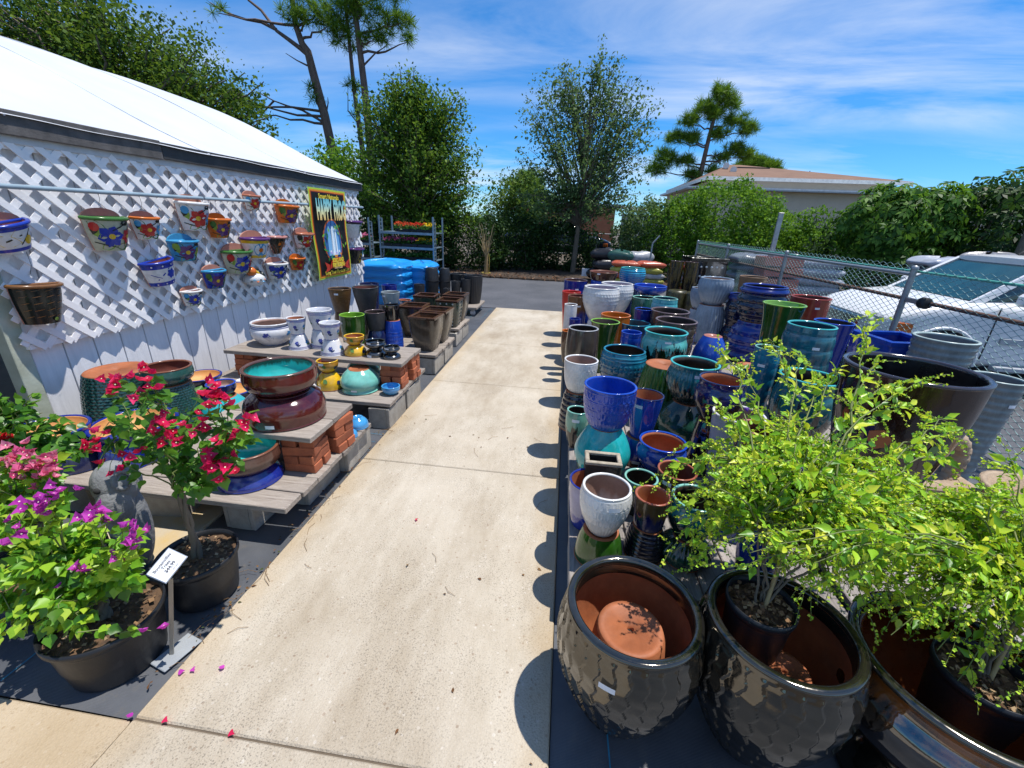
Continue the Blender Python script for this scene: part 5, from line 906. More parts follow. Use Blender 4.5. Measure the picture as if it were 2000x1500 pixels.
def wall_pot(label, W, body, rimc, art, lin='clay', tp=.68, dep=.85, tilt=.0, square=False, plate=True, bands=()):
    y, zt, R, H = W
    root = empty('wall_pot', (WX+.088, y, zt-H), label=label, cat='wall pot', group='painted pots hanging on the lattice'); root.rotation_euler = (tilt, .06, 0)
    n, m = (24, 12) if not square else (4, 2); th = np.linspace(-PI/2, PI/2, n) if not square else np.array([-PI/2, -.80, .80, PI/2])
    n = len(th); V = []
    for i in range(m):
        t = i/(m-1)
        for j, a in enumerate(th):
            if square: r = R*(tp+(1-tp)*t); V.append(((0, r*dep, r*dep, 0)[j], (-r, -r*.92, r*.92, r)[j], H*t))
            else: V.append(surf(R, H, tp, a, t, dep, 0))
    link('body', fast_mesh('body', V, grid_faces(m, n, False), paint(body, PC[body]), not square), root)
    q = MB(); pts = [surf(R*1.03, H, tp, a, 1, dep, 0) for a in np.linspace(-PI/2, PI/2, 20)] if not square else [(0, -R, H), (R*dep, -R*.92, H), (R*dep, R*.92, H), (0, R, H)]
    q.tube(pts, R*.07+.003, 6); q.tube([(0, -R*1.0, H), (0, R*1.0, H)], R*.05+.003, 6); q.build('rim', paint(rimc, PC[rimc]), root)
    q = MB(); V = [(0, 0, H*.80)]+[surf(R*.93, H, tp, a, .82, dep, 0) for a in np.linspace(-PI/2, PI/2, 14)]; q.add(V, [(0, i, i+1) for i in range(1, 14)]); 
    V = [surf(R*.94, H, tp, a, t, dep, 0) for t in (.82, 1) for a in np.linspace(-PI/2, PI/2, 14)]; q.add(V, [(i+1, i, i+14, i+15) for i in range(13)]); q.build('lining', CLAYIN if lin == 'clay' else paint(lin, PC[lin]), root)
    q = MB(); P = [(-R*tp, 0), (R*tp, 0), (R, H)]
    if plate: P += [(R*math.cos(a)*.96, H+R*.45*math.sin(a)) for a in np.linspace(.15, PI-.15, 14)]
    P += [(-R, H)]; nP = len(P); q.add([(-.012, a, b) for a, b in P]+[(.0, a, b) for a, b in P], [tuple(range(nP-1, -1, -1)), tuple(range(nP, 2*nP))]+[(i, (i+1) % nP, nP+(i+1) % nP, nP+i) for i in range(nP)]); q.build('back_plate', CLAYIN if lin == 'clay' and body not in ('sky', 'orange') else paint(body, PC[body]), root)
    q = MB(); q.tube([(.0, 0, H+R*.5), (.01, .01, H+R*.9), (.012, .0, H+R*1.5)], .0016, 4); q.build('hanging_wire', flat('thin_dark_wire', (.06,.055,.05), .5), root)
    # painted art
    names = sorted({a[0] for a in art}|{b[2] for b in bands}) or ['white']; q = MB()
    for (t0, t1, c) in bands:
        V = [surf(R, H, tp, a, t, dep, .0010) for t in (t0, t1) for a in np.linspace(-PI/2, PI/2, 20)]; q.add(V, [(i, i+1, i+21, i+20) for i in range(19)], names.index(c), True)
    for k, a in enumerate(art):
        c, kind, th0, t0, sz = a[:5]; mi = names.index(c); off = .0016+.0003*k
        if kind == 'flower':
            for i in range(6): blob(q, R, H, tp, dep, th0, t0, petal(sz, sz*.34), mi, i*PI/3+.2, off)
        elif kind == 'leaf': blob(q, R, H, tp, dep, th0, t0, petal(sz, sz*.28), mi, a[5], off)
        elif kind == 'dot': blob(q, R, H, tp, dep, th0, t0, circ(sz), mi, 0, off)
        elif kind == 'stroke': blob(q, R, H, tp, dep, th0, t0, [(-sz, -sz*.09), (0, sz*.02), (sz, sz*.16), (sz, sz*.26), (0, sz*.14), (-sz, sz*.03)], mi, a[5], off)
    if q.v: q.build('painted_pattern', [paint(n_, PC[n_]) for n_ in names], root)
    return root
def floral(R, main, second, cen='yellow', seed=1):
    R = R*1.35; r_ = np.random.default_rng(seed); o = [('green', 'leaf', -.5, .62, R*.62, 2.6), ('green', 'leaf', .35, .30, R*.6, -.6), ('lime', 'leaf', -.15, .22, R*.5, 3.5), ('green', 'leaf', .75, .68, R*.5, .9), ('lime', 'leaf', -.9, .4, R*.5, 1.9), ('green', 'leaf', 1.0, .35, R*.5, 1.6), ('dark', 'leaf', -1.2, .5, R*.45, 1.2), ('dark', 'leaf', .1, .85, R*.4, .2), ('green', 'leaf', -.2, .12, R*.5, .1)]
    o += [(main, 'flower', -.35+r_.uniform(-.1, .1), .45, R*.40), (cen, 'dot', -.35, .46, R*.10), (second, 'flower', .62, .46, R*.30), (cen, 'dot', .62, .46, R*.08), (second, 'dot', -1.05, .75, R*.16), (main, 'dot', 1.15, .25, R*.14), ('dark', 'stroke', .1, .75, R*.3, .4), ('dark', 'stroke', -.75, .18, R*.3, -.4)]
    return o
def WP(label, W, body, rim, main, second, seed=1, **k): return wall_pot(label, W, body, rim, floral(W[2], main, second, seed=seed), **k)
W = (2.314, 1.630, 0.137, 0.157); wall_pot('large half pot with blue bands and a bold yellow figure at the left end', W, 'white', 'blue', [('yellow', 'leaf', -.3, .62, W[2]*.9, .2), ('yellow', 'leaf', .1, .35, W[2]*.9, 2.9), ('dark', 'stroke', .4, .5, W[2]*.4, .7), ('yellow', 'dot', .5, .4, W[2]*.2), ('dark', 'stroke', -.4, .45, W[2]*.5, .2), ('blue', 'leaf', .9, .3, W[2]*.4, 1)], bands=((.80, .97, 'blue'), (.03, .16, 'blue')), tilt=.2)
WP('green rimmed half pot with dark blue flower, big one left of centre', (2.902, 1.671, 0.146, 0.225), 'cream', 'green', 'blue', 'red', 2)
WP('small half pot with red and blue flowers hanging below the pipe', (3.224, 1.676, 0.110, 0.162), 'white', 'orange', 'red', 'sky', 3)
WP('largest white half pot with a big red flower and sky blue leaves', (3.702, 1.807, 0.152, 0.228), 'white', 'white', 'red', 'sky', 4)
WP('orange half pot with green leaf right of the big red flower pot', (3.983, 1.674, 0.125, 0.168), 'orange', 'orange', 'purple', 'green', 5)
WP('light blue half pot with lime leaves and purple flowers', (3.526, 1.491, 0.134, 0.167), 'sky', 'sky', 'purple', 'lime', 6)
W = (3.253, 1.345, 0.135, 0.195); wall_pot('blue and white square sided pot with dotted bands, tilted', W, 'white', 'blue', [('blue', 'stroke', -.3, .5, W[2]*.5, .6), ('blue', 'flower', .2, .5, W[2]*.32), ('blue', 'leaf', .7, .5, W[2]*.4, 1.2), ('blue', 'stroke', -.8, .45, W[2]*.3, -.6)]+[('white', 'dot', x, .87, .007) for x in (-.9, -.3, .3, .9)]+[('white', 'dot', x, .10, .006) for x in (-.9, -.3, .3, .9)], bands=((.76, .97, 'blue'), (.02, .19, 'blue')), tilt=.16, plate=False, tp=.74)
W = (2.337, 1.259, 0.137, 0.244); wall_pot('large dark green trough pot with orange scalloped lines at lower left', W, 'dark', 'brown', [('brown', 'stroke', x, t, W[2]*.16, .1) for t in (.2, .38, .56, .74, .9) for x in (-.95, -.45, .05, .55, 1.0)]+[('lime', 'dot', .25, .12, .012)], plate=False, tp=.7, dep=.7, tilt=-.05)
WP('tiny blue and white half pot at the lattice bottom', (3.502, 1.056, 0.097, 0.130), 'white', 'white', 'blue', 'sky', 8)
WP('small blue rimmed half pot with purple flowers low on the lattice', (3.799, 1.209, 0.119, 0.165), 'blue', 'sky', 'purple', 'green', 9)
WP('green rimmed half pot with dark flower below the light blue pot row', (4.132, 1.371, 0.169, 0.215), 'cream', 'green', 'blue', 'red', 10)
W = (4.428, 1.488, 0.175, 0.204); wall_pot('white half pot with yellow bands and a sky blue disc', W, 'white', 'purple', [('sky', 'dot', -.3, .45, W[2]*.42), ('orange', 'flower', -.3, .45, W[2]*.16), ('dark', 'leaf', .7, .35, W[2]*.4, .8), ('dark', 'leaf', .7, .35, W[2]*.4, 2.0)], lin='clay', bands=((.78, .93, 'yellow'), (.04, .18, 'yellow')))
W = (4.813, 1.494, 0.132, 0.192); wall_pot('dark mask shaped half pot with pointed bottom', W, 'dark', 'pink', [('brown', 'flower', 0, .5, W[2]*.5), ('orange', 'dot', -.4, .6, W[2]*.14), ('orange', 'dot', .4, .6, W[2]*.14), ('brown', 'leaf', 0, .3, W[2]*.4, -1.57)], tp=.28, plate=False)
WP('white half pot with blue flower and clay inside near the banner', (4.721, 1.201, 0.155, 0.171), 'white', 'white', 'blue', 'blue', 12)
WP('orange half pot with purple flower hanging at pipe height near the banner', (5.070, 1.835, 0.169, 0.189), 'orange', 'orange', 'purple', 'green', 13)
WP('small half pot with red top hanging alone above the pipe', (4.512, 1.914, 0.106, 0.137), 'white', 'clay', 'red', 'sky', 14)
WP('small white half pot with red clay rim touching the banner edge', (5.339, 1.519, 0.159, 0.167), 'white', 'clay', 'red', 'dark', 15)
WP('tiny orange red half pot low beside the banner', (5.154, 1.229, 0.118, 0.142), 'orange', 'orange', 'red', 'green', 16)
W = (6.681, 1.676, 0.185, 0.241); wall_pot('narrow white half pot with green sprig right of the banner, upper', W, 'white', 'purple', [('green', 'leaf', .1, .2, W[2]*.7, 1.3), ('green', 'leaf', .2, .4, W[2]*.6, 1.9), ('lime', 'leaf', .0, .5, W[2]*.5, .9)], bands=((.86, .98, 'dark'),), plate=False)
W = (6.675, 1.271, 0.181, 0.226); wall_pot('narrow dark half pot with sunflower right of the banner, lower', W, 'dark', 'purple', [('yellow', 'flower', .1, .4, W[2]*.5), ('brown', 'dot', .1, .4, W[2]*.2), ('green', 'leaf', .1, .6, W[2]*.5, 1.5)], plate=False)
# toucan shaped pot
bx_ = (-3.360, 4.305, 1.068); tp_ = empty('bird_pot', bx_, label='round toucan shaped clay pot with an orange beak and side opening', cat='bird pot', group='painted pots hanging on the lattice')
q = MB(); a_ = np.linspace(-PI/2, PI/2, 14); q.lathe([(.105*math.cos(x)+.001, .075*math.sin(x)) for x in a_], 24); q.build('body', [paint('white', PC['white'])], tp_)
q = MB(); q.lathe([(.05*math.cos(x)+.001, .05*math.sin(x)) for x in a_], 16, (.02, -.055, .085)); q.build('head', paint('orange', PC['orange']), tp_)
q = MB(); q.tube([(.03, -.02, .09), (.05, .01, .06), (.06, .03, .02)], [.022, .018, .006], 8); q.build('beak', paint('yellow', PC['yellow']), tp_)
q = MB(); q.lathe([(.052, 0), (.058, .01), (.052, .02), (.046, .01), (.04, -.03), (.0, -.035)], 20); o = q.build('opening', [paint('dark', PC['dark'])], tp_, (.03, .055, .06)); o.rotation_euler = (-.4, .7, 0)
q = MB(); q.lathe([(.044, 0), (0, -.002)], 16); o = q.build('lining', [flat('yellowish_inside', (.5, .42, .22), .6)], tp_, (.03, .054, .062)); o.rotation_euler = (-.4, .7, 0)
q = MB()
for k in range(9): q.lathe([(.016, 0), (0, .012)], 6, (.102*math.cos(-1.2+k*.3), .102*math.sin(-1.2+k*.3), -.02+.02*(k % 2)), mi=k % 3)
q.build('painted_feathers', [paint('dark', PC['dark']), paint('sky', PC['sky']), paint('orange', PC['orange'])], tp_)
# ------------------------------------------------------------------ banner
BY0, BY1, BZ0, BZ1 = 5.50, 6.44, .91, 2.08; BX = WX+.165
ban = empty('banner', (BX, (BY0+BY1)/2, BZ0), label='black garden store banner with tall pale lettering and jungle picture, lime and orange border', cat='banner')
def bx_at(y, z): return .010*math.sin((y-BY0)*9+z*2)+.008*math.sin(z*7)
def bpoly(name, pts, mt, layer):
    """flat print on the banner: pts in 0..1 across, 0..1 up"""
    V = []; cx = sum(p[0] for p in pts)/len(pts); cy = sum(p[1] for p in pts)/len(pts)
    for a, b in list(pts)+[(cx, cy)]:
        yy, z = a*(BY1-BY0), b*(BZ1-BZ0); V.append((bx_at(yy+BY0, z+BZ0)+.0022*layer, yy-(BY1-BY0)/2, z))
    n = len(pts); q = MB(); q.add(V, [(i, (i+1) % n, n) for i in range(n)]); return q.build(name, mt, ban)
def bsheet(name, x0, x1, y0, y1, mt, layer):
    q = MB(); V = []; nx, ny = 14, 18
    for j in range(ny):
        for i in range(nx):
            a = x0+(x1-x0)*i/(nx-1); b = y0+(y1-y0)*j/(ny-1); yy, z = a*(BY1-BY0), b*(BZ1-BZ0); V.append((bx_at(yy+BY0, z+BZ0)+.0022*layer, yy-(BY1-BY0)/2, z))
    q.add(V, [(j*nx+i, j*nx+i+1, (j+1)*nx+i+1, (j+1)*nx+i) for j in range(ny-1) for i in range(nx-1)], 0, True); return q.build(name, mt, ban)
def ink(n, c): return flat('print_'+n, c, .45, c, 5)
bsheet('border', 0, 1, 0, 1, ink('lime', (.42,.62,.06)), 0); bsheet('border', .025, .975, .018, .982, ink('orange', (.75,.28,.02)), 1); bsheet('border', .05, .95, .04, .965, ink('deep_red', (.35,.04,.02)), 2); bsheet('print_panel', .065, .935, .05, .955, ink('black', (.008,.008,.008)), 3)
def ell(cx, cy, rx, ry, n=18, a0=0, a1=2*PI): return [(cx+rx*math.cos(a0+(a1-a0)*i/(n-1)), cy+ry*math.sin(a0+(a1-a0)*i/(n-1))) for i in range(n)]
bpoly('picture', ell(.5, .42, .25, .26, 24), ink('rust', (.42,.10,.03)), 4); bpoly('picture', ell(.5, .42, .225, .24, 24), ink('deep_blue', (.03,.12,.32)), 5)
for i, (cx, w_, c) in enumerate(((.40, .05, (.20,.45,.72)), (.50, .07, (.55,.72,.85)), (.60, .05, (.15,.38,.66)), (.47, .02, (.8,.88,.92)), (.55, .018, (.8,.88,.92)))): bpoly('waterfall', [(cx-w_, .26), (cx-w_*.7, .56), (cx, .60), (cx+w_*.7, .56), (cx+w_, .26)], ink('fall_%d' % i, c), 6+i)
for i in range(26):
    a = rng.uniform(0, PI*2); r_ = rng.uniform(.85, 1.3); cx, cy = .5+.25*r_*math.cos(a), .36+.2*r_*math.sin(a); d = rng.uniform(0, 6); l_ = .06
    bpoly('leaf_print', [(cx, cy), (cx+l_*math.cos(d-.3), cy+l_*.7*math.sin(d-.3)), (cx+1.7*l_*math.cos(d), cy+1.2*l_*math.sin(d)), (cx+l_*math.cos(d+.3), cy+l_*.7*math.sin(d+.3))], ink(('jungle', 'leaf_lime', 'fern')[i % 3], ((.02,.16,.03), (.20,.45,.04), (.05,.28,.05))[i % 3]), 12+i*.15)
for i in range(9):
    cx, cy = .36+.28*rng.uniform(0, 1), .25+.06*rng.uniform(0, 1); bpoly('flower_print', ell(cx, cy, .022, .014, 8), ink(('lilac', 'tangerine', 'white')[i % 3], ((.45,.35,.7), (.75,.3,.03), (.8,.8,.85))[i % 3]), 17)
bpoly('picture', ell(.5, .115, .21, .125, 16, 0, PI), ink('crimson', (.50,.04,.02)), 18); bpoly('picture', ell(.5, .105, .105, .075, 16, 0, PI), ink('sun', (.75,.5,.2)), 19.5)
for s in (-1, 1): bpoly('picture', [(.5+s*.22, .16), (.5+s*.36, .20), (.5+s*.31, .13), (.5+s*.37, .08), (.5+s*.22, .10)], ink('crimson', (.50,.04,.02)), 18)
def text(parent, body, loc, size, mt, rot, sx=1, sy=1, name='lettering', align='CENTER', bold=0.0, ext=.0006):
    cu = bpy.data.curves.new(name, 'FONT'); cu.body = body; cu.size = size; cu.align_x = align; cu.align_y = 'CENTER'; cu.extrude = ext; cu.offset = bold; cu.materials.append(mt); cu.resolution_u = 3
    o = bpy.data.objects.new(name, cu); C.objects.link(o); o.parent = parent; o.location = loc; o.rotation_euler = rot; o.scale = (sx, sy, 1); return o
BR_ = (PI/2, 0, PI/2); bw, bh = BY1-BY0, BZ1-BZ0
YEL = ink('yellow', (.78,.62,.05))
m_, t_, b_ = new_mat('print_fade'); g_ = nd(t_, 'ShaderNodeSeparateXYZ'); t_.links.new(coords(t_, 'Generated'), g_.inputs[0]); t_.links.new(ramp(t_, g_.outputs[1], [(0, (.80,.55,.18)), (.35, (.78,.78,.42)), (.75, (.30,.66,.66)), (1, (.16,.50,.55))]), b_.inputs['Base Color'])
text(ban, 'Smart Naturals', (.030, -.03, bh*.915), .085, YEL, BR_, 1, 1, bold=.002)
text(ban, 'HAPPY', (.034, -.185, bh*.765), .135, m_, BR_, .95, 2.6, bold=.006); text(ban, 'FROG', (.034, .225, bh*.765), .135, m_, BR_, .95, 2.6, bold=.006)
text(ban, 'SOILS AND', (.058, 0, bh*.205), .062, YEL, BR_, 1, 1.2, bold=.003); text(ban, 'FERTILIZERS', (.058, 0, bh*.150), .062, YEL, BR_, 1, 1.2, bold=.003)
text(ban, 'Bring Your Plants to Life!', (.034, 0, bh*.068), .066, YEL, BR_, 1, 1, bold=.0015)
# ------------------------------------------------------------------ price sign
sg = empty('price_sign', (-1.50, 1.05, .008), label='white price card for bougainvillea trees on a thin metal stake', cat='sign')
q = MB(); q.box((-.007, -.003, 0), (.007, .003, .41)); o = q.build('stake', flat('dull_steel', (.36,.34,.30), .4, metal=.6), sg); o.rotation_euler = (-.02, .20, .3)
cdir = (Vector((0, 0, 1.75))-Vector((-1.40, 1.07, .49))).normalized(); rr_ = Vector((0, 0, 1)).cross(cdir).normalized(); xa = (rr_*.80+cdir.cross(rr_)*.60).normalized(); na = cdir; ya = na.cross(xa)
Mc = Matrix(((xa.x, ya.x, na.x, .095), (xa.y, ya.y, na.y, .02), (xa.z, ya.z, na.z, .48), (0, 0, 0, 1)))
q = MB(); q.box((-.075, -.053, -.002), (.075, .053, .002), bev=.001); Mc = Mc @ Matrix.Scale(.66, 4); o = q.build('card', flat('white_card', (.80,.81,.83), .4, (.76,.77,.80), 20), sg); o.matrix_basis = Mc
q = MB(); q.add([(-.079, -.057, -.0005), (.079, -.057, -.0005), (.079, .057, -.0005), (-.079, .057, -.0005)], [(0, 1, 2, 3)]); o = q.build('card_backing', flat('card_edge_blue', (.45,.50,.58), .4), sg); o.matrix_basis = Mc @ Matrix.Translation((0, 0, -.003))
INK = ink('grey_ink', (.07,.07,.08)); RS = Mc.to_euler()
for s_, yy, z_, b in (('Bougainvillea', .030, .0225, .0004), ('Trees', .008, .0225, .0004), ('$44.99', -.016, .024, .0007), ('Each plant', -.037, .009, 0)):
    t = text(sg, s_, Mc @ Vector((.012 if yy < -.03 else 0, yy, .0024)), z_*.66, INK, RS, 1, 1, bold=b*.66, ext=.0002)
# ------------------------------------------------------------------ stone statue, rope ornament
GSTONE = flat('grey_cast_stone', (.27,.275,.28), .9, (.16,.165,.17), 9, .8, 45)
st = empty('stone_statue', (-2.04, 1.45, .02), .5, label='grey cast stone animal statue with a scalloped ear behind the price sign', cat='statue')
def ellipsoid(q, c, r, n=28, m=16, wob=0):
    V = []; 
    for i in range(m+1):
        a = -PI/2+PI*i/m
        for j in range(n):
            g = 2*PI*j/n; k = 1+wob*math.sin(3*g+2*a)*math.cos(a); V.append((c[0]+r[0]*k*math.cos(a)*math.cos(g), c[1]+r[1]*k*math.cos(a)*math.sin(g), c[2]+r[2]*k*math.sin(a)))
    q.add(V, [(i*n+j, i*n+(j+1) % n, (i+1)*n+(j+1) % n, (i+1)*n+j) for i in range(m) for j in range(n)], 0, True)
q = MB(); ellipsoid(q, (0, 0, .50), (.095, .09, .115), wob=.05); ellipsoid(q, (.0, -.05, .42), (.068, .068, .11)); ellipsoid(q, (-.01, .02, .26), (.085, .085, .27), wob=.03); q.build('body', GSTONE, st)
for s in (1,):
    q = MB(); P = [(.045*math.cos(a)*(1-.07*a), 0, .062*math.sin(a)*(1-.07*a)) for a in np.linspace(-.6, 5.2, 26)]; q.tube(P, [.012+.004*(i % 2) for i in range(26)], 7); ellipsoid(q, (0, .008, 0), (.03, .012, .045)); o = q.build('ear', GSTONE, st, (.055, -.06, .54)); o.rotation_euler = (-.35, 0, .45); o.scale = (.85, .85, .85)
q = MB(); ellipsoid(q, (0, 0, 0), (.016, .012, .016), 10, 6); q.build('eye', flat('dark_carved_eye', (.03,.03,.03), .9), st, (-.03, -.085, .52))
ROPE = flat('sandy_cast_stone', (.46,.35,.24), .9, (.30,.22,.15), 12, .8, 60)
rp = empty('stone_ornament', (2.35, 2.62, .26), label='sandy stone ornament of thick twisted rope beside the huge brown planter', cat='ornament')
P = [(.13+.15*math.cos(a), 0, .17+.17*math.sin(a)) for a in np.linspace(-1.7, 2.2, 40)]; q = MB(); q.tube(P, [.036+.011*abs(math.sin(i*.95)) for i in range(40)], 10); o = q.build('rope_loop', ROPE, rp); o.rotation_euler = (0, 0, .3)
q = MB(); q.box((-.12, -.10, 0), (.34, .10, .05), bev=.01); q.build('base', ROPE, rp)
q = MB(); q.lathe([(.10, 0), (.17, .08), (.22, .22), (.20, .34), (.23, .38), (.24, .42), (.21, .42), (.18, .30), (.0, .25)], 36); tag(q.build('stone_urn', ROPE, None, (2.75, 2.35, .02)), 'sandy stone urn at the right edge behind the shrubs', 'urn')
q = MB(); q.box((-.3, -.13, 0), (.3, .13, .07), bev=.01); tag(q.build('timber_beam', WOOD, None, (1.62, 1.33, .05)), 'short weathered timber beam lying between the shrubs', 'beam').rotation_euler = (0, 0, -.35)
# ------------------------------------------------------------------ black nursery containers on a flat cart
GL['plasticblack'] = ((.022,.023,.026), None, 0, 0, 0, .42)
ct = empty('flat_cart', (-2.25, 8.45, .0), label='low flat cart with white casters carrying the black containers', cat='cart')
q = MB(); q.box((-.72, -.42, .13), (.60, .42, .18), bev=.01); q.build('deck', WOOD, ct)
for x in (-.6, .5):
    for y in (-.34, .34):
        q = MB(); q.lathe([(.0, -.02), (.05, -.02), (.055, 0), (.05, .02), (0, .02)], 16); o = q.build('caster', flat('white_caster', (.6,.6,.6), .4), ct, (x, y, .06)); o.rotation_euler = (PI/2, 0, .3)
        q = MB(); q.box((x-.03, y-.03, .09), (x+.03, y+.03, .13)); q.build('fork', flat('zinc', (.4,.4,.4), .4, metal=.7), ct)
CANS = [
 (-2.857, 8.20, 0.185, 0.106, 0.356, 0, 'shortest black container at the left end of the cart'),
 (-2.686, 8.50, 0.583, 0.144, 0.254, 1, 'black container turned over on top at the left of the cart'),
 (-2.683, 8.50, 0.185, 0.135, 0.389, 0, 'black container under the turned over one'),
 (-2.449, 8.62, 0.571, 0.119, 0.257, 1, 'second black container turned over on top near the middle'),
 (-2.454, 8.62, 0.185, 0.120, 0.376, 0, 'black container under the second turned over one'),
 (-2.273, 8.12, 0.234, 0.064, 0.270, 0, 'small black container in front near the middle of the cart'),
 (-2.120, 8.25, 0.221, 0.094, 0.413, 0, 'fluted black container right of the middle'),
 (-1.936, 8.30, 0.224, 0.094, 0.454, 0, 'fluted black container next to the largest one'),
 (-2.201, 8.78, 0.449, 0.173, 0.273, 0, 'wide black container at the back of the cart'),
 (-1.825, 8.50, 0.185, 0.186, 0.556, 0, 'largest black container at the asphalt end of the cart'),
]
for (x, y, zb, R, h, inv, lab) in CANS:
    pot('nursery_container', lab, x, y, zb, R, h, 'tub', 'plasticblack', 'plasticblack', 'plasticblack', 'flutes', bool(inv), 0, 'black nursery containers', 'container')
# ------------------------------------------------------------------ blue wrapped pallets
def wrap(name, label, c, s, seed, mt):
    r_ = np.random.default_rng(seed); n, m = 120, 60; V = []
    for i in range(m):
        t = i/(m-1); z = s[2]*t; top = max(0, (t-.86)/.14); k = math.sqrt(max(0, 1-top*top)) if top > 0 else 1
        for j in range(n):
            g = 2*PI*j/n; ex = 2/6.0; cx, sy = math.cos(g), math.sin(g); px, py = math.copysign(abs(cx)**ex, cx), math.copysign(abs(sy)**ex, sy)
            lay = .035*abs(math.sin(PI*(t*5.2)))+.010*math.sin(t*70+3*math.sin(g*3+seed))*(.5+.5*math.sin(g*5+t*9))+.008*math.sin(t*160+g*7)
            kk = (.15+.85*k) if i < m-1 else .02
            V.append((c[0]+(s[0]/2+lay)*px*kk, c[1]+(s[1]/2+lay)*py*kk, c[2]+z+.02*top*math.sin(g*4+seed)))
    F = grid_faces(m, n); return tag(link(name, fast_mesh(name, V, F, mt, True)), label, 'pallet load', 'wrapped pallet loads')
BWRAP = flat('blue_stretch_wrap', (.010,.20,.58), .25, (.02,.33,.75), 4, 1.0, 9, stretch=(.5, .5, 5))
wrap('wrapped_pallet', 'larger blue stretch wrapped pallet load behind the shed corner', (-3.62, 8.55, .12), (.98, 1.0, .84), 1, BWRAP)
wrap('wrapped_pallet', 'smaller blue stretch wrapped pallet load behind the black containers', (-3.06, 8.95, .12), (.55, .8, .80), 4, BWRAP)
for (x, y, l) in ((-3.62, 8.55, 'larger'), (-3.06, 8.95, 'smaller')):
    p = empty('wooden_pallet', (x, y, 0), label=f'wooden pallet under the {l} blue wrapped load', cat='pallet')
    for i in range(5): q = MB(); q.box((-.55, -.5+i*.21, .085), (.5, -.36+i*.21, .11)); q.build('slat', WOOD, p)
    for xx in (-.5, -.05, .4): q = MB(); q.box((xx, -.5, 0), (xx+.08, .5, .084)); q.build('runner', WOOD, p)
# ------------------------------------------------------------------ bedding plant racks
STEEL = flat('blue_grey_steel', (.30,.40,.46), .35, (.22,.30,.36), 8, metal=.5)
def rack(label, x0, x1, y0, y1, H, shelves):
    r_ = empty('plant_rack', (x0, y0, 0), label=label, cat='plant rack', group='steel plant racks')
    for x in (0, x1-x0):
        for y in (0, y1-y0):
            q = MB(); q.box((x-.016, y-.016, .06), (x+.016, y+.016, H)); q.build('post', STEEL, r_)
        for k in range(1):
            q = MB()
            z = .2
            while z < H-.04: q.box((x-.012, .02, z), (x+.012, .14, z+.016)); z += .085
            q.box((x-.013, .14, .06), (x+.013, .165, H-.1)); q.build('ladder', STEEL, r_)
    for z in shelves:
        q = MB(); q.box((-.02, -.02, z-.05), (x1-x0+.02, .01, z)); q.box((.0, .02, z-.02), (x1-x0, y1-y0, z-.004)); q.build('shelf', STEEL, r_)
    for x in (0, x1-x0):
        for y in (0, y1-y0): q = MB(); q.lathe([(.0, -.02), (.05, -.02), (.05, .02), (0, .02)], 12); o = q.build('caster', PLASTIC, r_, (x, y, .055)); o.rotation_euler = (PI/2, 0, 0)
rack('blue grey steel plant rack holding red and yellow bedding flowers', -4.28, -3.02, 9.75, 10.5, 1.80, (.85, 1.14, 1.46))
rack('second steel plant rack with pink flowers, partly behind the shed corner', -5.9, -4.58, 9.85, 10.6, 1.74, (.85, 1.18))
LFS = [(.03,.10,.02),(.05,.15,.03),(.08,.2,.03)]
def tray(x, y, z, w_, label, cols, key, dens=1.0):
    root = empty('flower_tray', (x, y, z), label=label, cat='flower tray', group='trays of bedding flowers'); q = MB(); q.box((0, 0, 0), (w_, .30, .06)); q.build('tray', PLASTIC, root)
    m = int(320*w_/.4); p = np.stack([rng.uniform(0, w_, m), rng.uniform(-.02, .3, m), rng.uniform(.05, .13, m)], 1); link('foliage', tiled('foliage', DIA_V, DIA_F, basis(rand_dirs(m, .8), rand_dirs(m, 1), rng.uniform(.03, .06, m)), p, leafmat('bedding_leaf', LFS)), root, kind='stuff')
    if cols:
        m = int(110*w_/.4*dens); p = np.stack([rng.uniform(0, w_, m), rng.uniform(-.04, .3, m), rng.uniform(.11, .19, m)], 1); link('flowers', tiled('flowers', DIA_V, DIA_F, basis(rand_dirs(m, 1), rand_dirs(m, 1), rng.uniform(.03, .055, m)), p, petalmat('bed_'+key, cols)), root, kind='stuff')
YC, RC, PK = [(.75,.5,.01),(.7,.42,.02)], [(.6,.03,.02),(.7,.10,.04)], [(.6,.05,.2),(.65,.15,.3)]
for x, w_, lab, c, k, z in ((-3.92, .36, 'red flowers on the top shelf, left tray', RC, 'red', 1.465), (-3.55, .26, 'coral red flowers on the top shelf, middle tray', RC, 'red', 1.465), (-3.28, .24, 'yellow flowers at the right end of the top shelf', YC, 'yellow', 1.465),
  (-4.2, .4, 'mixed pink flowers on the middle shelf, left tray', PK, 'pink', 1.145), (-3.78, .36, 'violet pink sparse flowers on the middle shelf', PK, 'pink', 1.145), (-3.4, .37, 'yellow flowers on the middle shelf right tray', YC, 'yellow', 1.145),
  (-4.2, .38, 'plain green seedlings on the bottom shelf, left', None, 'n', .855), (-3.8, .38, 'plain green seedlings on the bottom shelf, middle', None, 'n', .855), (-3.4, .36, 'plain green seedlings on the bottom shelf, right', None, 'n', .855)): tray(x, 9.76, z, w_, 'tray of '+lab, c, k)
for x, lab, c, k, z in ((-5.05, 'bright pink flowers on the second rack', PK, 'pink', 1.185), (-5.5, 'pink flowers on the second rack by the shed', PK, 'pink', 1.185), (-5.05, 'green seedlings low on the second rack', None, 'n', .855)): tray(x, 9.86, z, .42, 'tray of '+lab, c, k)
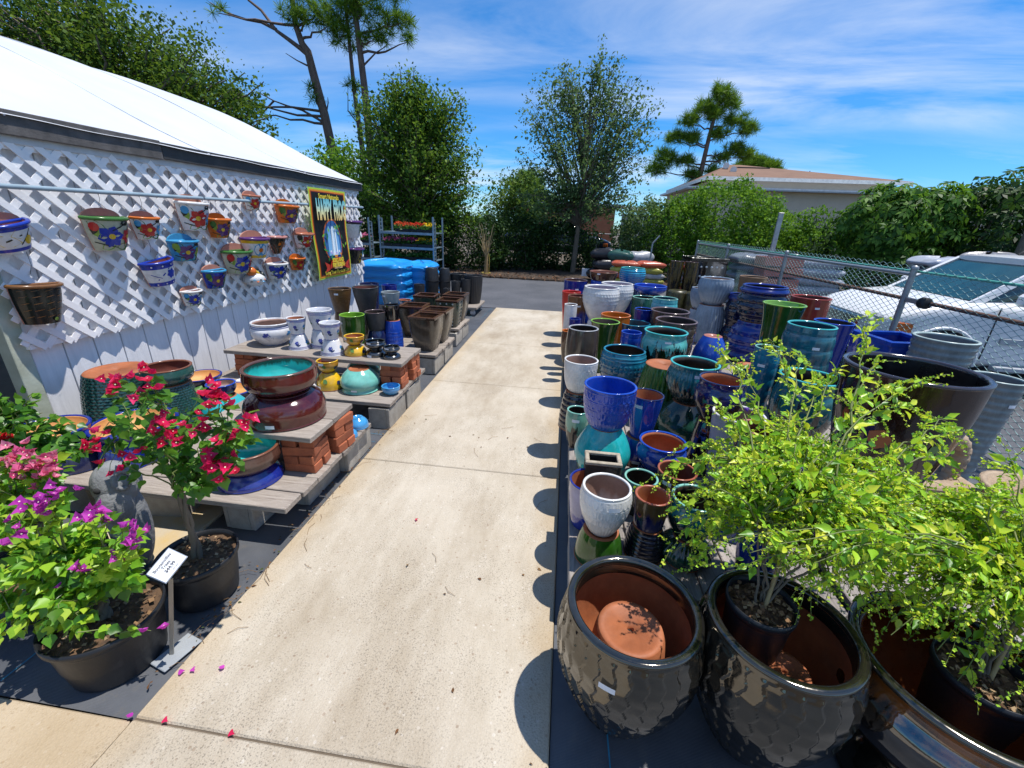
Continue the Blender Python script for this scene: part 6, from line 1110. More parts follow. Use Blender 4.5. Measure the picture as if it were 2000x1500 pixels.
# ------------------------------------------------------------------ chain link fence
FX, FY0, FY1, FH = 3.8, 3.0, 13.5, 1.42
GALV = flat('galvanised_steel', (.36,.38,.39), .4, (.26,.27,.28), 9, metal=.6); RUST = flat('rusty_pipe', (.16,.075,.045), .85, (.09,.05,.04), 14, .5, 40); TEALW = flat('teal_coated_wire', (.20,.36,.34), .45, (.28,.44,.43), 4)
fn = empty('chain_link_fence', (FX, FY0, 0), label='teal coated chain link fence with galvanised posts and a rusty mid rail', cat='fence')
q = MB(); ph = .058; nz = int(FH/(ph)); R_ = .0042; lines = []
ny = int((FY1-FY0)/ph)
V = []; F = []
for k in range(ny):
    zz_ = np.linspace(.05, FH+.07, nz*2+3); yy = FY0+k*ph+np.where((np.arange(len(zz_))+k) % 2 == 0, 0, ph*1.02)
    for i in range(len(zz_)-1):
        p0 = np.array((.0022 if i % 2 else -.0022, yy[i]-FY0, zz_[i])); p1 = np.array((-.0022 if i % 2 else .0022, yy[i+1]-FY0, zz_[i+1])); b = len(V)
        for p in (p0, p1): V += [p+(R_, 0, 0), p+(-R_*.5, R_*.87, 0), p+(-R_*.5, -R_*.87, 0)]
        F += [(b, b+1, b+4, b+3), (b+1, b+2, b+5, b+4), (b+2, b, b+3, b+5)]
link('wire_mesh', fast_mesh('wire_mesh', V, F, TEALW), fn, kind='stuff')
for y in (5.22, 8.1, 10.95, 13.45):
    q = MB(); q.tube([(-.04, y-FY0, 0), (-.04, y-FY0, FH+.02)], .030, 12); q.build('post', GALV, fn)
    q = MB(); q.lathe([(.034, 0), (.036, .02), (.028, .04), (0, .048)], 12); q.build('post_cap', GALV, fn, (-.04, y-FY0, FH+.02))
q = MB(); q.tube([(-.035, 5.26-FY0, FH-.03), (-.035, FY1-FY0, FH-.03)], .021, 10); q.build('top_rail', GALV, fn)
q = MB(); q.tube([(.012, 0, FH), (.012, FY1-FY0, FH)], .013, 8); q.build('tension_wire', flat('green_tension_wire', (.10,.42,.33), .4), fn)
q = MB(); q.tube([(.02, 0, 1.13), (.02, FY1-FY0, 1.10)], .021, 10); q.build('mid_rail', RUST, fn)
q = MB(); q.tube([(-.012, 0, .06), (-.012, FY1-FY0, .06)], .007, 6); q.build('bottom_wire', flat('green_tension_wire', (.10,.42,.33), .4), fn)
q = MB(); q.lathe([(.0, -.04), (.055, -.04), (.06, -.02), (.045, 0), (.06, .02), (.055, .04), (0, .04)], 18); o = q.build('gate_roller', flat('black_rubber', (.02,.02,.02), .6), fn, (-.02, 4.95-FY0, 1.125)); o.rotation_euler = (PI/2, 0, 0)
q = MB(); q.box((-.05, 5.0-FY0, 1.10), (-.02, 5.22-FY0, 1.15), bev=.005); q.build('latch', GALV, fn)
# ------------------------------------------------------------------ vehicles
def loft(q, st, n=20, mi=0, ex=4.5, cap=True):
    V = []
    for (x, hw, z0, z1) in st:
        for j in range(n):
            g = 2*PI*(j+.5)/n; a, b = math.cos(g), math.sin(g); V.append((x, hw*math.copysign(abs(a)**(2/ex), a), (z0+z1)/2+(z1-z0)/2*math.copysign(abs(b)**(2/ex), b)))
    F = [(i*n+j, i*n+(j+1) % n, (i+1)*n+(j+1) % n, (i+1)*n+j) for i in range(len(st)-1) for j in range(n)]
    q.add(V, F, mi, True)
    if cap: q.add(V[:n], [tuple(range(n))], mi); q.add(V[-n:], [tuple(range(n-1, -1, -1))], mi)
def vehicle(name, label, cat, loc, rz, paintm, lift=0, pickup=False):
    """nose towards local -x, near side local -y"""
    root = empty(name, loc, rz, label=label, cat=cat); L_ = 4.6; hw = .90; z0 = .30+lift; G = flat('dark_window_glass', (.015,.03,.035), .05, spec=.8); BLK_ = flat('black_trim', (.015,.015,.016), .5); CHR = flat('chrome', (.7,.7,.72), .12, metal=1)
    q = MB(); loft(q, [(0, .70, z0+.12, .80+lift), (.05, .80, z0+.05, .84+lift), (.2, .87, z0, .92+lift), (.5, hw, z0, 1.02+lift), (.9, hw, z0, 1.075+lift), (1.1, hw, z0, 1.09+lift), (2.6, hw, z0, 1.10+lift), (4.1, hw, z0, 1.10+lift), (4.5, .86, z0+.05, 1.06+lift), (4.6, .80, z0+.15, .95+lift)], 36, ex=9); q.build('body', paintm, root)
    xr = (2.9, 3.0) if pickup else (4.25, 4.5)
    q = MB(); loft(q, [(1.60, .63, 1.50+lift, 1.575+lift), (1.8, .66, 1.50+lift, 1.60+lift), (3.0 if pickup else 3.9, .66, 1.50+lift, 1.61+lift), (xr[0]-.05, .63, 1.49+lift, 1.57+lift)], 20, ex=3); q.build('roof', paintm, root)
    # glasshouse: windscreen, side glass
    def quad(nm, P, mt, th=.02):
        P = [Vector(p) for p in P]; n_ = (P[1]-P[0]).cross(P[2]-P[0]).normalized()*th; V = P+[p-n_ for p in P]; k = len(P)
        q = MB(); q.add(V, [tuple(range(k)), tuple(range(2*k-1, k-1, -1))]+[(i, i+k, (i+1) % k+k, (i+1) % k) for i in range(k)]); return q.build(nm, mt, root)
    zb, zt = 1.07+lift, 1.53+lift; x0, x1 = .90, 1.64
    q = MB(); loft(q, [(1.05, .72, .9+lift, 1.10+lift), (1.66, .645, .9+lift, zt-.01), (xr[0]-.1, .645, .9+lift, zt-.01), (xr[1]-.05, .70, .9+lift, 1.12+lift)], 20, ex=6); q.build('cabin', G, root)
    quad('windscreen', [(x0+.06, -.70, zb+.02), (x0+.06, .70, zb+.02), (x1, .60, zt), (x1, -.60, zt)][::-1], flat('teal_windscreen', (.008,.045,.05), .04, (.02,.08,.085), 2, spec=.7))
    for s in (-1, 1):
        for nm, xa, xb, xc, xd in (('pillar', x0+.02, x0+.16, x1+.09, x1-.02), ('pillar', 2.40, 2.52, 2.48, 2.38), ('pillar', xr[0]-.1, xr[1], xr[0], xr[0]-.22)):
            P = [(xa, s*.775, zb), (xb, s*.775, zb), (xc, s*.675, zt+.02), (xd, s*.675, zt+.02)]; quad(nm, P if s < 0 else P[::-1], paintm, .05)
        q = MB(); q.box((1.22, s*1.0-.07, 1.08+lift), (1.38, s*1.0+.07, 1.22+lift), bev=.03); q.build('mirror', BLK_ if pickup else paintm, root)
        for x in (.70, 3.72):
            q = MB(); q.lathe([(.0, -.10), (.20, -.10), (.33, -.09), (.345, 0), (.33, .09), (.2, .10), (0, .10)], 28); o = q.build('wheel', flat('black_rubber', (.02,.02,.02), .6), root, (x, s*.82, .345)); o.rotation_euler = (PI/2, 0, 0)
            for k in range(6):
                q = MB(); q.box((-.026, .03, -.012), (.026, .205, .012)); w_ = q.build('spoke', CHR, o, (0, 0, -s*-.104)); w_.rotation_euler = (0, 0, k*PI/3)
            q = MB(); q.lathe([(.20, -.012), (.225, 0), (.20, .012)], 24); q.build('rim', CHR, o, (0, 0, s*.10))
            q = MB(); A_ = np.linspace(-.05, PI+.05, 18); V = [(x+r_*math.cos(a), s*(hw+.004), .345+r_*math.sin(a)) for r_ in (.0, .40) for a in A_]; q.add(V, [(i, i+1, i+19, i+18) for i in range(17)]); q.build('wheel_arch', flat('dark_void', (.01,.01,.012), .9), root)
            q = MB(); q.tube([(x+.42*math.cos(a), s*(hw+.005), .345+.42*math.sin(a)) for a in A_], .022, 6); q.build('arch_flare', paintm, root)
        q = MB(); q.box((1.28, s*(hw+.012)-.01, .62+lift), (4.2, s*(hw+.012)+.01, .69+lift), bev=.004); q.build('side_moulding', flat('light_grey_plastic', (.5,.52,.54), .4), root)
        q = MB(); q.box((1.30, s*(hw+.03)-.05, .30+lift), (3.3, s*(hw+.03)+.05, .36+lift), bev=.01); q.build('running_board', flat('light_grey_plastic', (.5,.52,.54), .4), root)
        for xx in (1.16, 2.45): q = MB(); q.box((xx-.006, s*(hw+.001)-.004, .42+lift), (xx+.006, s*(hw+.001)+.004, 1.04+lift)); q.build('door_gap', BLK_, root)
        q = MB(); q.box((2.36, s*(hw+.015)-.012, .86+lift), (2.52, s*(hw+.015)+.012, .90+lift), bev=.005); q.build('door_handle', CHR if pickup else paintm, root)
        q = MB(); q.box((.03, s*.66-.13, .72+lift), (.16, s*.66+.13, .86+lift), bev=.03); q.build('headlight', flat('clear_lens', (.6,.62,.64), .08), root)
        q = MB(); q.box((.16, s*.86-.025, .66+lift), (.42, s*.86+.025, .80+lift), bev=.02); q.build('turn_signal', flat('amber_lens', (.60,.14,.02), .15), root)
        if not pickup:
            q = MB(); q.tube([(2.25, s*.55, 1.61+lift), (2.3, s*.55, 1.66+lift), (3.8, s*.55, 1.67+lift), (3.85, s*.55, 1.62+lift)], .014, 6); q.build('roof_rail', BLK_, root)
    q = MB(); q.box((-.03, -.45, .52+lift), (.05, .45, .78+lift), bev=.02); q.build('grille', CHR, root); q = MB(); q.box((-.08, -.84, .34+lift), (.12, .84, .50+lift), bev=.04); q.build('bumper', CHR if pickup else flat('light_grey_plastic', (.5,.52,.54), .4), root)
    return root
vehicle('parked_car', 'white silver car parked nose to the chain link fence on the right', 'car', (3.96, 6.52, 0), -.06, flat('white_silver_paint', (.74,.745,.75), .16, (.70,.705,.71), 3))
vehicle('pickup_truck', 'dark blue pickup truck parked behind the slender tree and hedge', 'pickup truck', (1.85, 19.9, 0), PI, flat('dark_navy_paint', (.012,.016,.035), .1), .28, True)
# ------------------------------------------------------------------ bags
def bag_mesh(name, L_, W_, H_, mt, seed):
    r_ = np.random.default_rng(seed); n, m = 44, 14; V = []
    ph_ = r_.uniform(0, 6, 8)
    for i in range(m+1):
        a = -PI/2+PI*i/m
        for j in range(n):
            g = 2*PI*j/n; ex = .38; c_, s_ = math.cos(g), math.sin(g); x = math.copysign(abs(c_)**ex, c_); y = math.copysign(abs(s_)**ex, s_); k = max(.02, math.cos(a))**.45
            wv = .07*math.sin(3*g+ph_[0])+.06*math.sin(7*g+ph_[1]+a*3)+.10*math.sin(5*g+4*a+ph_[2])*math.cos(a)+.07*abs(math.sin(9*g+6*a+ph_[3]))*math.cos(a); V.append((L_/2*x*k*(1+.04*wv), W_/2*y*k*(1+.04*wv), H_/2*math.sin(a)*(1+wv*1.2)*(1-.35*abs(c_)**6)))
    return fast_mesh(name, V, grid_faces(m+1, n), mt, True)
def bags(items):
    for k, (lab, x, y, z, rz, L_, W_, H_, col, grp) in enumerate(items):
        mt = flat('bag_'+'_'.join(f'{int(c*100)}' for c in col), col, .3, tuple(c*.6 for c in col), 9, .4, 18)
        o = tag(link('soil_bag', bag_mesh('soil_bag', L_, W_, H_, mt, k), None, (x, y, z+H_/2)), lab, 'bag', grp); o.rotation_euler = (rng.uniform(-.03, .03), rng.uniform(-.04, .04), rz)
YG, RD, BKc, WHc, GYc, LG = (.40,.38,.06), (.50,.10,.04), (.02,.02,.025), (.45,.46,.48), (.20,.21,.25), (.42,.45,.52)
it = []
for st_, (x, y, cols) in enumerate(((1.50, 11.3, (YG, RD, YG, RD, YG, RD)), (2.14, 11.5, (YG, RD, YG, WHc, YG, RD)))):
    for i, c in enumerate(cols): it.append((f"{'yellow green' if c == YG else 'red orange' if c == RD else 'white'} soil bag, {('bottom','second','third','fourth','fifth','top')[i]} in the {('left','right')[st_]} stack on the asphalt", x+rng.uniform(-.04, .04), y, .12+i*.135, rng.uniform(-.15, .15), .72, .5, .17, c, 'stacked coloured soil bags'))
for i, (x, y, z, c, n_) in enumerate(((1.15, 14.6, .1, BKc, 'black'), (1.3, 14.5, .42, BKc, 'black'), (1.2, 14.7, .74, BKc, 'black'), (1.95, 14.6, .1, WHc, 'white'), (2.0, 14.5, .4, (.2,.1,.1), 'reddish'), (2.35, 14.6, .70, WHc, 'white'), (1.75, 14.5, .72, (.03,.1,.08), 'dark green'))):
    it.append((f"{n_} plastic mulch bag, {('bottom left','middle left','top left','bottom right','middle right','top right','top middle')[i]} of the pile by the hedge", x, y, z, rng.uniform(-.5, .5), .85, .6, .34, c, 'mulch bags piled by the hedge'))
for s_, (x, y, n_, z0, c, w_) in enumerate(((4.35, 10.6, 6, .42, GYc, 'dark grey'), (5.55, 10.6, 6, .40, LG, 'pale grey'), (8.0, 10.3, 6, .55, LG, 'silvery'))):
    for i in range(n_):
        it.append((f"{w_} soil bag, {('lowest','second','third','fourth','fifth','topmost')[i]} layer of the {('first','second','last')[s_]} stack behind the fence", x+rng.uniform(-.06, .06), y, z0-.3+i*.19, rng.uniform(-.08, .08), 1.15, .8, .23, c, 'soil bag stacks behind the fence'))
bags(it)
bags([('mottled black white plastic bag slumped on the last stack behind the fence', 8.75, 10.3, 1.2, .3, .9, .7, .36, (.28,.28,.30), 'soil bag stacks behind the fence'), ('dark plastic bag between the grey stacks behind the fence', 4.95, 10.8, 1.05, .2, .7, .6, .3, BKc, 'soil bag stacks behind the fence')])
# stacks seen through the fence mesh: pink plastic crates and pots
for i in range(5):
    q = MB(); s = .36
    q.box((-s, -.25, 0), (s, -.22, .16)); q.box((-s, .22, 0), (s, .25, .16)); q.box((-s, -.219, 0), (-s+.03, .219, .16)); q.box((s-.03, -.219, 0), (s, .219, .16)); q.box((-s+.031, -.219, 0), (s-.031, .219, .02))
    tag(q.build('plastic_crate', flat('salmon_plastic', (.62,.20,.15), .4), None, (4.25+.03*(i % 2), 9.4, .35+.2*i)), f"salmon pink plastic crate behind the fence, {('lowest','second','third','fourth','topmost')[i]} in its stack", 'crate', 'salmon crates behind the fence')
q = MB(); q.box((-.5, -.4, 0), (.5, .4, .34), bev=.01); tag(q.build('crate_base', WOOD, None, (4.28, 9.4, .0)), 'wooden box under the salmon pink crates behind the fence', 'box')
# tall rolled black dotted mats in front of the dotted planter
for i, (x, y, lab) in enumerate(((1.98, 7.75, 'left'), (2.25, 7.6, 'right'))):
    q = MB(); q.lathe([(.02, 0), (.15, 0), (.165, .03), (.165, .48), (.15, .52), (.02, .52)], 28); o = tag(q.build('mottled_drum', glaze('tan') if 0 else flat('mottled_olive_black', (.10,.095,.03), .35, (.012,.010,.010), 11), None, (x, y, .24)), f'mottled olive black drum shaped pot by the dotted planter, {lab} one', 'pot', 'mottled drum pots')
for i, (x, y) in enumerate(((2.0, 8.2), (2.24, 8.15))): pot('flower_pot', f"mottled dark red and olive tall pot beside the dotted planter, {('left','right')[i]} one", x, y, .02, .115, 1.2, 'cyl', 'mottled', 'brownpot', 'brownin', None, False, 0, 'mottled drum pots')
# ------------------------------------------------------------------ trees, hedges and buildings beyond
OAKL = [(.024,.07,.012),(.042,.11,.016),(.07,.155,.02),(.12,.22,.026),(.17,.27,.035)]
OAKD = [(.018,.052,.010),(.030,.080,.014),(.050,.115,.016),(.09,.17,.02),(.15,.23,.03)]
GREYL = [(.045,.09,.036),(.07,.135,.052),(.11,.185,.07),(.17,.26,.10)]
HEDL = [(.045,.125,.014),(.08,.19,.018),(.12,.26,.024),(.19,.34,.034)]
DKL = [(.012,.034,.010),(.018,.050,.014),(.028,.070,.016),(.05,.10,.02)]
def broadleaf(name, label, base, th, tr, envs, ntw, per, ls, cols, key, cat='tree', group='trees beyond the drive', up=.35, jit=.16, spread=.45, trunkpts=None, inner=.25, barkm=None, lean=(0, 0)):
    root = empty(name, base, label=label, cat=cat, group=group); q = MB()
    top = np.array((lean[0], lean[1], th)); tp = trunkpts or [(0, 0, 0), (lean[0]*.3+.04, lean[1]*.3, th*.4), tuple(top)]
    q.tube(tp, np.linspace(tr, tr*.35, len(tp)), 10); q.build('trunk', barkm or BARK, root)
    q = MB(); pos = []; tot = sum(e[6] for e in envs)
    for (cx, cy, cz, rx, ry, rz, wt) in envs:
        nb = max(3, int(ntw*wt/tot))
        for k in range(nb):
            d = rand_dirs(1, .15)[0]; e = np.array((cx, cy, cz))+d*np.array((rx, ry, rz))*rng.uniform(.45, 1.05)
            ah = min(th, max(th*.3, (e[2]-up*np.hypot(e[0]-cx*.5, e[1]-cy*.5)*1.3)*.75)); f = ah/th; a0 = np.array((np.interp(ah, [p[2] for p in tp], [p[0] for p in tp]), np.interp(ah, [p[2] for p in tp], [p[1] for p in tp]), ah))
            P = curve(a0, e, up*.5, 9, jit*.6)
            if k % 3 == 0: q.tube(P, np.linspace(tr*.22, tr*.04, 9), 4, cap=False)
            t = rng.uniform(inner, 1.0, per)**.6; p, _ = along(P, t); pos.append(p+np.clip(rng.normal(0, jit, (per, 3)), -1.5*jit, 1.5*jit)*(.35+t[:, None]))
    if q.v: q.build('limbs', barkm or BARK, root)
    pos = np.concatenate(pos); n_ = len(pos)
    link('crown', tiled('crown', DIA_V*np.array([.62, 1, 1]), DIA_F, basis(rand_dirs(n_, 0), rand_dirs(n_, .9), ls*np.clip(rng.lognormal(-.05, .38, n_), .4, 1.9)), pos, leafmat(key, cols, .6, .36, True, .18)), root, kind='stuff')
    return root
# big oak over the shed roof
broadleaf('oak_tree', 'big dark oak with hanging grey moss spreading over the shed roof', (-17.5, 17, 0), 6.5, .42, [(-3.0, 0, 6.6, 4.5, 2.5, 2.4, 3), (1.0, 0, 7.2, 3.2, 2.2, 2.0, 2.2), (4.2, -.5, 5.6, 2.2, 1.8, 1.4, 1.8), (5.6, -.5, 4.5, 1.3, 1.2, 1.0, .9), (2.0, 0, 5.0, 3.0, 1.6, 1.2, 1.2), (-4, 0, 9, 5, 2.5, 2.0, 1.5)], 620, 95, .125, OAKD, 'oak_leaf_dark', jit=.20)
broadleaf('oak_tree', 'dense dark green oak left of the slender tree, behind the racks', (-5.35, 15.6, 0), 4.6, .17, [(0, 0, 3.9, 2.3, 1.7, 1.8, 3), (1.1, 0, 3.0, 1.6, 1.4, 1.3, 1.8), (-1.3, 0, 2.9, 1.6, 1.3, 1.3, 1.7), (-.9, 0, 5.0, 1.4, 1.0, 1.0, 1.0), (.7, 0, 4.9, 1.3, 1.0, .9, 1.0), (-.2, 0, 5.6, .9, .9, .7, .5), (.2, 0, 1.6, 2.5, 1.3, 1.0, 1.6)], 820, 54, .092, OAKL, 'oak_leaf', jit=.10)
broadleaf('slender_tree', 'slender grey green young oak with airy upswept crown behind the asphalt', (.28, 16.8, 0), 5.6, .105, [(.1, 0, 4.9, 2.7, 1.8, 1.7, 2.6), (-1.35, 0, 5.5, 1.2, 1.0, 1.1, .9), (1.65, 0, 5.2, 1.2, 1.0, 1.2, .9), (.7, 0, 6.2, 1.2, .9, .9, .6), (-.4, 0, 6.2, 1.0, .9, .8, .5), (.35, 0, 7.0, .45, .4, .6, .15), (0, 0, 3.5, 2.7, 1.8, 1.4, 2.8), (.1, 0, 2.3, 2.5, 1.7, .85, 2.0)], 600, 36, .088, GREYL, 'grey_oak_leaf', up=1.3, jit=.062, inner=.3, lean=(.12, 0))
broadleaf('far_tree', 'pale green tree far behind between the dark oak and the slender tree', (-2.9, 26, 0), 3.6, .15, [(0, 0, 3.2, 2.2, 1.5, 1.5, 2), (.8, 0, 2.0, 2.0, 1.4, 1.2, 1), (-1.5, 0, 2.2, 1.6, 1.2, 1.3, 1)], 150, 50, .15, [(.05,.11,.02),(.09,.17,.03),(.14,.22,.04)], 'pale_leaf', jit=.2)
broadleaf('bushy_tree', 'light green bushy tree at the foot of the tall pines by the roof end', (-9.8, 19, 0), 3.6, .15, [(0, 0, 3.5, 2.0, 1.5, 1.3, 2), (-1.2, 0, 3.0, 1.4, 1.2, 1.3, 1), (1.4, 0, 2.2, 1.6, 1.4, 1.6, 1)], 120, 50, .14, HEDL, 'hedge_leaf', jit=.2)
# pines
PBARK = flat('reddish_pine_bark', (.17,.12,.095), .9, (.075,.05,.042), 9, .9, 30, stretch=(1, 1, .3))
PINL = [(.040,.11,.014),(.075,.17,.018),(.12,.24,.022),(.18,.29,.03)]
def pine(label, base, trunk, tr, limbs, tufts, L_, nneed, spread, key='pine_needles', grow=1.3):
    """limbs: polylines with radius; tufts: (x,y,z) foliage centres with radius"""
    root = empty('pine_tree', base, label=label, cat='pine tree', group='pines beyond the drive'); q = MB(); q.tube(trunk, np.linspace(tr, tr*.35, len(trunk)), 10); q.build('trunk', PBARK, root)
    for P, r_ in limbs: q = MB(); q.tube(P, np.linspace(r_, r_*.3, len(P)), 6); q.build('limb', PBARK, root)
    q = MB()
    ctr = []
    for (x, y, z, r_) in tufts:
        r_ = r_*grow; k = max(4, int(10*r_/.9*r_/.9*2.2)); d = rand_dirs(k, .2)*rng.uniform(.35, 1, (k, 1)); ctr.append(np.array((x, y, z))+d*np.array((r_, r_*.8, r_*.55)))
        zt = min(max(z-.5, trunk[0][2]), trunk[-1][2]); tx = np.interp(zt, [p[2] for p in trunk], [p[0] for p in trunk]); q.tube(curve((tx, np.interp(zt, [p[2] for p in trunk], [p[1] for p in trunk]), zt), (x, y, z-.1), -.1, 7, .06), np.linspace(tr*.28, tr*.07, 7), 5)
    q.build('twigs', PBARK, root, kind='stuff')
    ctr = np.concatenate(ctr); n_ = len(ctr); pos = np.repeat(ctr, nneed, 0); d = rand_dirs(n_*nneed, .35)
    NV = np.array([(-.5,0,0),(.5,0,0),(.3,1,-.12),(-.3,1,-.12)])*np.array([.055, 1, 1])
    link('crown', tiled('crown', NV, DIA_F, basis(d, rand_dirs(len(d), 0), L_*rng.uniform(.7, 1.15, len(d))), pos, leafmat(key, PINL, .55, .35, True, .2)), root, kind='stuff'); return root
def rel(b, P): return [(x-b[0], y-b[1], z-b[2]) for x, y, z in P]
b0 = (-11.6, 22, 0)
pine('tall pine leaning left with bare forked limbs beyond the shed', b0, [(0, 0, 0)]+rel(b0, [(-11.679, 22.000, 3.906), (-12.002, 22.000, 6.200), (-12.357, 22.000, 7.933), (-12.497, 22.000, 8.714), (-12.728, 22.000, 9.002), (-12.943, 22.000, 9.700), (-12.950, 22.000, 10.578), (-12.779, 22.000, 11.805)]), .24,
  [(rel(b0, [(-12.469, 22.000, 8.560), (-12.854, 22.000, 8.830), (-13.398, 22.000, 9.176), (-13.895, 22.000, 9.481), (-14.505, 22.000, 10.231), (-15.052, 22.000, 10.602), (-15.518, 22.000, 11.327)]), .11), (rel(b0, [(-13.889, 22.000, 9.519), (-14.586, 22.000, 9.805), (-15.318, 22.000, 9.904), (-16.269, 22.000, 10.173), (-16.945, 22.000, 10.532)]), .075), (rel(b0, [(-12.069, 22.000, 5.881), (-12.386, 22.000, 6.047), (-13.119, 22.000, 6.397), (-13.827, 22.000, 6.558), (-14.501, 22.000, 6.761), (-15.352, 22.000, 7.149)]), .065), (rel(b0, [(-14.501, 22.000, 6.761), (-15.021, 22.000, 6.376), (-15.342, 22.000, 6.095), (-15.862, 22.000, 5.916)]), .05), (rel(b0, [(-12.601, 22.000, 8.169), (-13.076, 22.000, 8.365), (-13.587, 22.000, 8.638)]), .04), (rel(b0, [(-11.880, 22.000, 6.348), (-11.755, 22.000, 6.723), (-11.755, 22.000, 6.929)]), .04)],
  [(*p, r) for p, r in zip(rel(b0, [(-12.219, 21.800, 9.952), (-11.596, 21.800, 10.127), (-12.392, 21.800, 10.404), (-11.297, 21.800, 9.672), (-16.230, 21.800, 6.636), (-16.852, 21.800, 6.840), (-15.628, 21.800, 6.326), (-12.822, 21.800, 9.957), (-12.317, 21.800, 7.180), (-12.246, 21.800, 6.775), (-16.480, 21.800, 10.174)]), (.6, .6, .6, .5, .7, .6, .5, .5, .3, .25, .25))], .34, 46, .5)
pine('straight slim middle pine of the three beyond the shed', (-10.45, 22.6, 0), [(0, 0, 0), (-.05, 0, 4.5), (-.25, 0, 7.5), (-.35, 0, 11.5)], .17, [([(-.2, 0, 6.0), (-.6, -.1, 6.5), (-.5, -.1, 7.5)], .035)], [(-.4, 0, 9.2, .7), (-1.0, 0, 9.9, .7), (-.3, 0, 7.6, .4), (-.2, 0, 6.5, .3), (.1, 0, 10.2, .7)], .34, 44, .5)
pine('straight stout right pine of the three beyond the shed', (-9.85, 22.2, 0), [(0, 0, 0), (-.05, 0, 4.5), (-.15, 0, 7.5), (-.3, 0, 10), (-.3, 0, 13)], .23, [([(-.15, 0, 8.2), (.5, 0, 8.7), (1.1, 0, 9.0)], .05)], [(.5, 0, 9.4, .75), (1.2, 0, 9.9, .75), (1.8, 0, 9.9, .6), (0, 0, 10.4, .9), (1.2, 0, 10.9, .8), (.0, 0, 5.4, .4), (-.9, 0, 10.6, .8), (2.0, 0, 9.2, .4), (.2, 0, 11.8, 1.0)], .34, 46, .5)
pine('rounded full pine standing beyond the brown roofed building', (9.9, 38, 0), [(0, 0, 0), (-.1, 0, 5), (.1, 0, 8.5), (.35, 0, 11)], .26, [],
  [(.3, 0, 11.2, 1.0), (1.2, 0, 10.6, .9), (-.6, 0, 10.2, 1.0), (-1.5, 0, 9.4, .9), (.3, 0, 9.8, .9), (1.8, 0, 9.5, .9), (2.7, 0, 8.9, .9), (-2.2, 0, 8.2, .9), (-1.0, 0, 8.3, .8), (.8, 0, 8.6, .8), (2.1, 0, 7.6, .8), (-2.8, 0, 7.0, 1.0), (-1.4, 0, 6.7, .8), (1.4, 0, 7.0, .7), (2.9, 0, 7.2, .8), (-3.4, 0, 6.1, .9), (-.6, 0, 5.7, .8), (.9, 0, 6.0, .7)], .50, 60, .5, grow=1.0)
pine('small distant pine peeking over the brown roof', (24.5, 68, 0), [(0, 0, 0), (0, 0, 10)], .3, [], [(0, 0, 10.4, 1.5), (1.8, 0, 10.0, 1.4), (-1.2, 0, 9.8, 1.3), (2.6, 0, 9.2, 1.2), (.8, 0, 9.2, 1.5), (-1.8, 0, 8.8, 1.0)], .8, 50, .5)
pine('distant pale pine behind the slender tree', (-4.9, 48, 0), [(0, 0, 0), (0, 0, 6)], .2, [], [(0, 0, 6.2, .9), (1.1, 0, 5.6, .9), (-.9, 0, 5.4, .8), (1.6, 0, 4.6, .9), (.2, 0, 4.4, 1.0), (2.4, 0, 3.6, .9)], .55, 46, .5)
# hedges
def hedge(name, label, envs, n, ls, cols, key, stems=True, cat='hedge', base=None):
    b = np.array(base or (envs[0][0], envs[0][1], 0), float); root = empty(name, tuple(b), label=label, cat=cat, group='hedges and shrubs beyond the drive'); pos = []; tot = sum(e[6] for e in envs)
    for (cx, cy, cz, rx, ry, rz, wt) in envs:
        k = int(n*wt/tot); d = rand_dirs(k, 0); s = rng.uniform(.62, 1.06, (k, 1))**.6
        lump = 1+.10*np.sin(d[:, :1]*9+cx)+.10*np.sin(d[:, 2:]*8+cy)+.08*np.sin(d[:, 1:2]*13)
        p = np.array((cx, cy, cz))+d*np.array((rx, ry, rz))*s*lump; pos.append(p[p[:, 2] > .05])
    pos = np.concatenate(pos)-b; n_ = len(pos)
    link('foliage', tiled('foliage', DIA_V*np.array([.66, 1, 1]), DIA_F, basis(rand_dirs(n_, .1), rand_dirs(n_, .9), ls*rng.uniform(.6, 1.3, n_)), pos, leafmat(key, cols, .6, .3, True, .18)), root, kind='stuff')
    q = MB()
    for (cx, cy, cz, rx, ry, rz, wt) in envs:
        for _ in range(5): x, y = cx+rng.uniform(-.6, .6)*rx-b[0], cy-b[1]+rng.uniform(-.5, .5)*ry; q.tube([(x, y, 0), (x+rng.uniform(-.1, .1), y, cz*.5), (x+rng.uniform(-.3, .3), y, cz+rz*.4)], [.03, .022, .008], 5)
    q.build('stems', BARK, root, kind='stuff'); return root
hedge('clipped_shrub', 'large light green shrub in front of the beige building', [(5.3, 16.4, 1.95, 1.7, 1.1, 1.55, 3), (6.6, 16.4, 1.5, 1.3, 1.0, 1.3, 2), (3.9, 16.6, 1.5, 1.2, 1.0, 1.35, 2), (5.9, 16.2, .9, 2.2, 1.0, .9, 1.6)], 26000, .105, HEDL, 'hedge_leaf')
hedge('grey_shrub', 'greyish shrub between the slender tree and the large light green shrub', [(2.9, 16.9, 1.6, .9, .8, 1.25, 2), (2.3, 17.2, 1.2, .7, .7, .9, 1)], 6500, .10, GREYL, 'grey_oak_leaf')
hedge('ragged_shrub', 'ragged shrub with bare sprigs right of the large light green shrub', [(8.0, 16.2, 1.1, .85, .7, 1.0, 2), (8.2, 16.2, 2.1, .45, .4, .6, .25)], 4600, .10, HEDL, 'hedge_leaf')
hedge('dark_hedge', 'dark green hedge along the far side of the asphalt, left part', [(-5.6, 15.9, .8, 1.6, .9, 1.15, 2), (-3.7, 16.0, .95, 1.7, .9, 1.2, 2)], 16000, .10, DKL, 'dark_leaf')
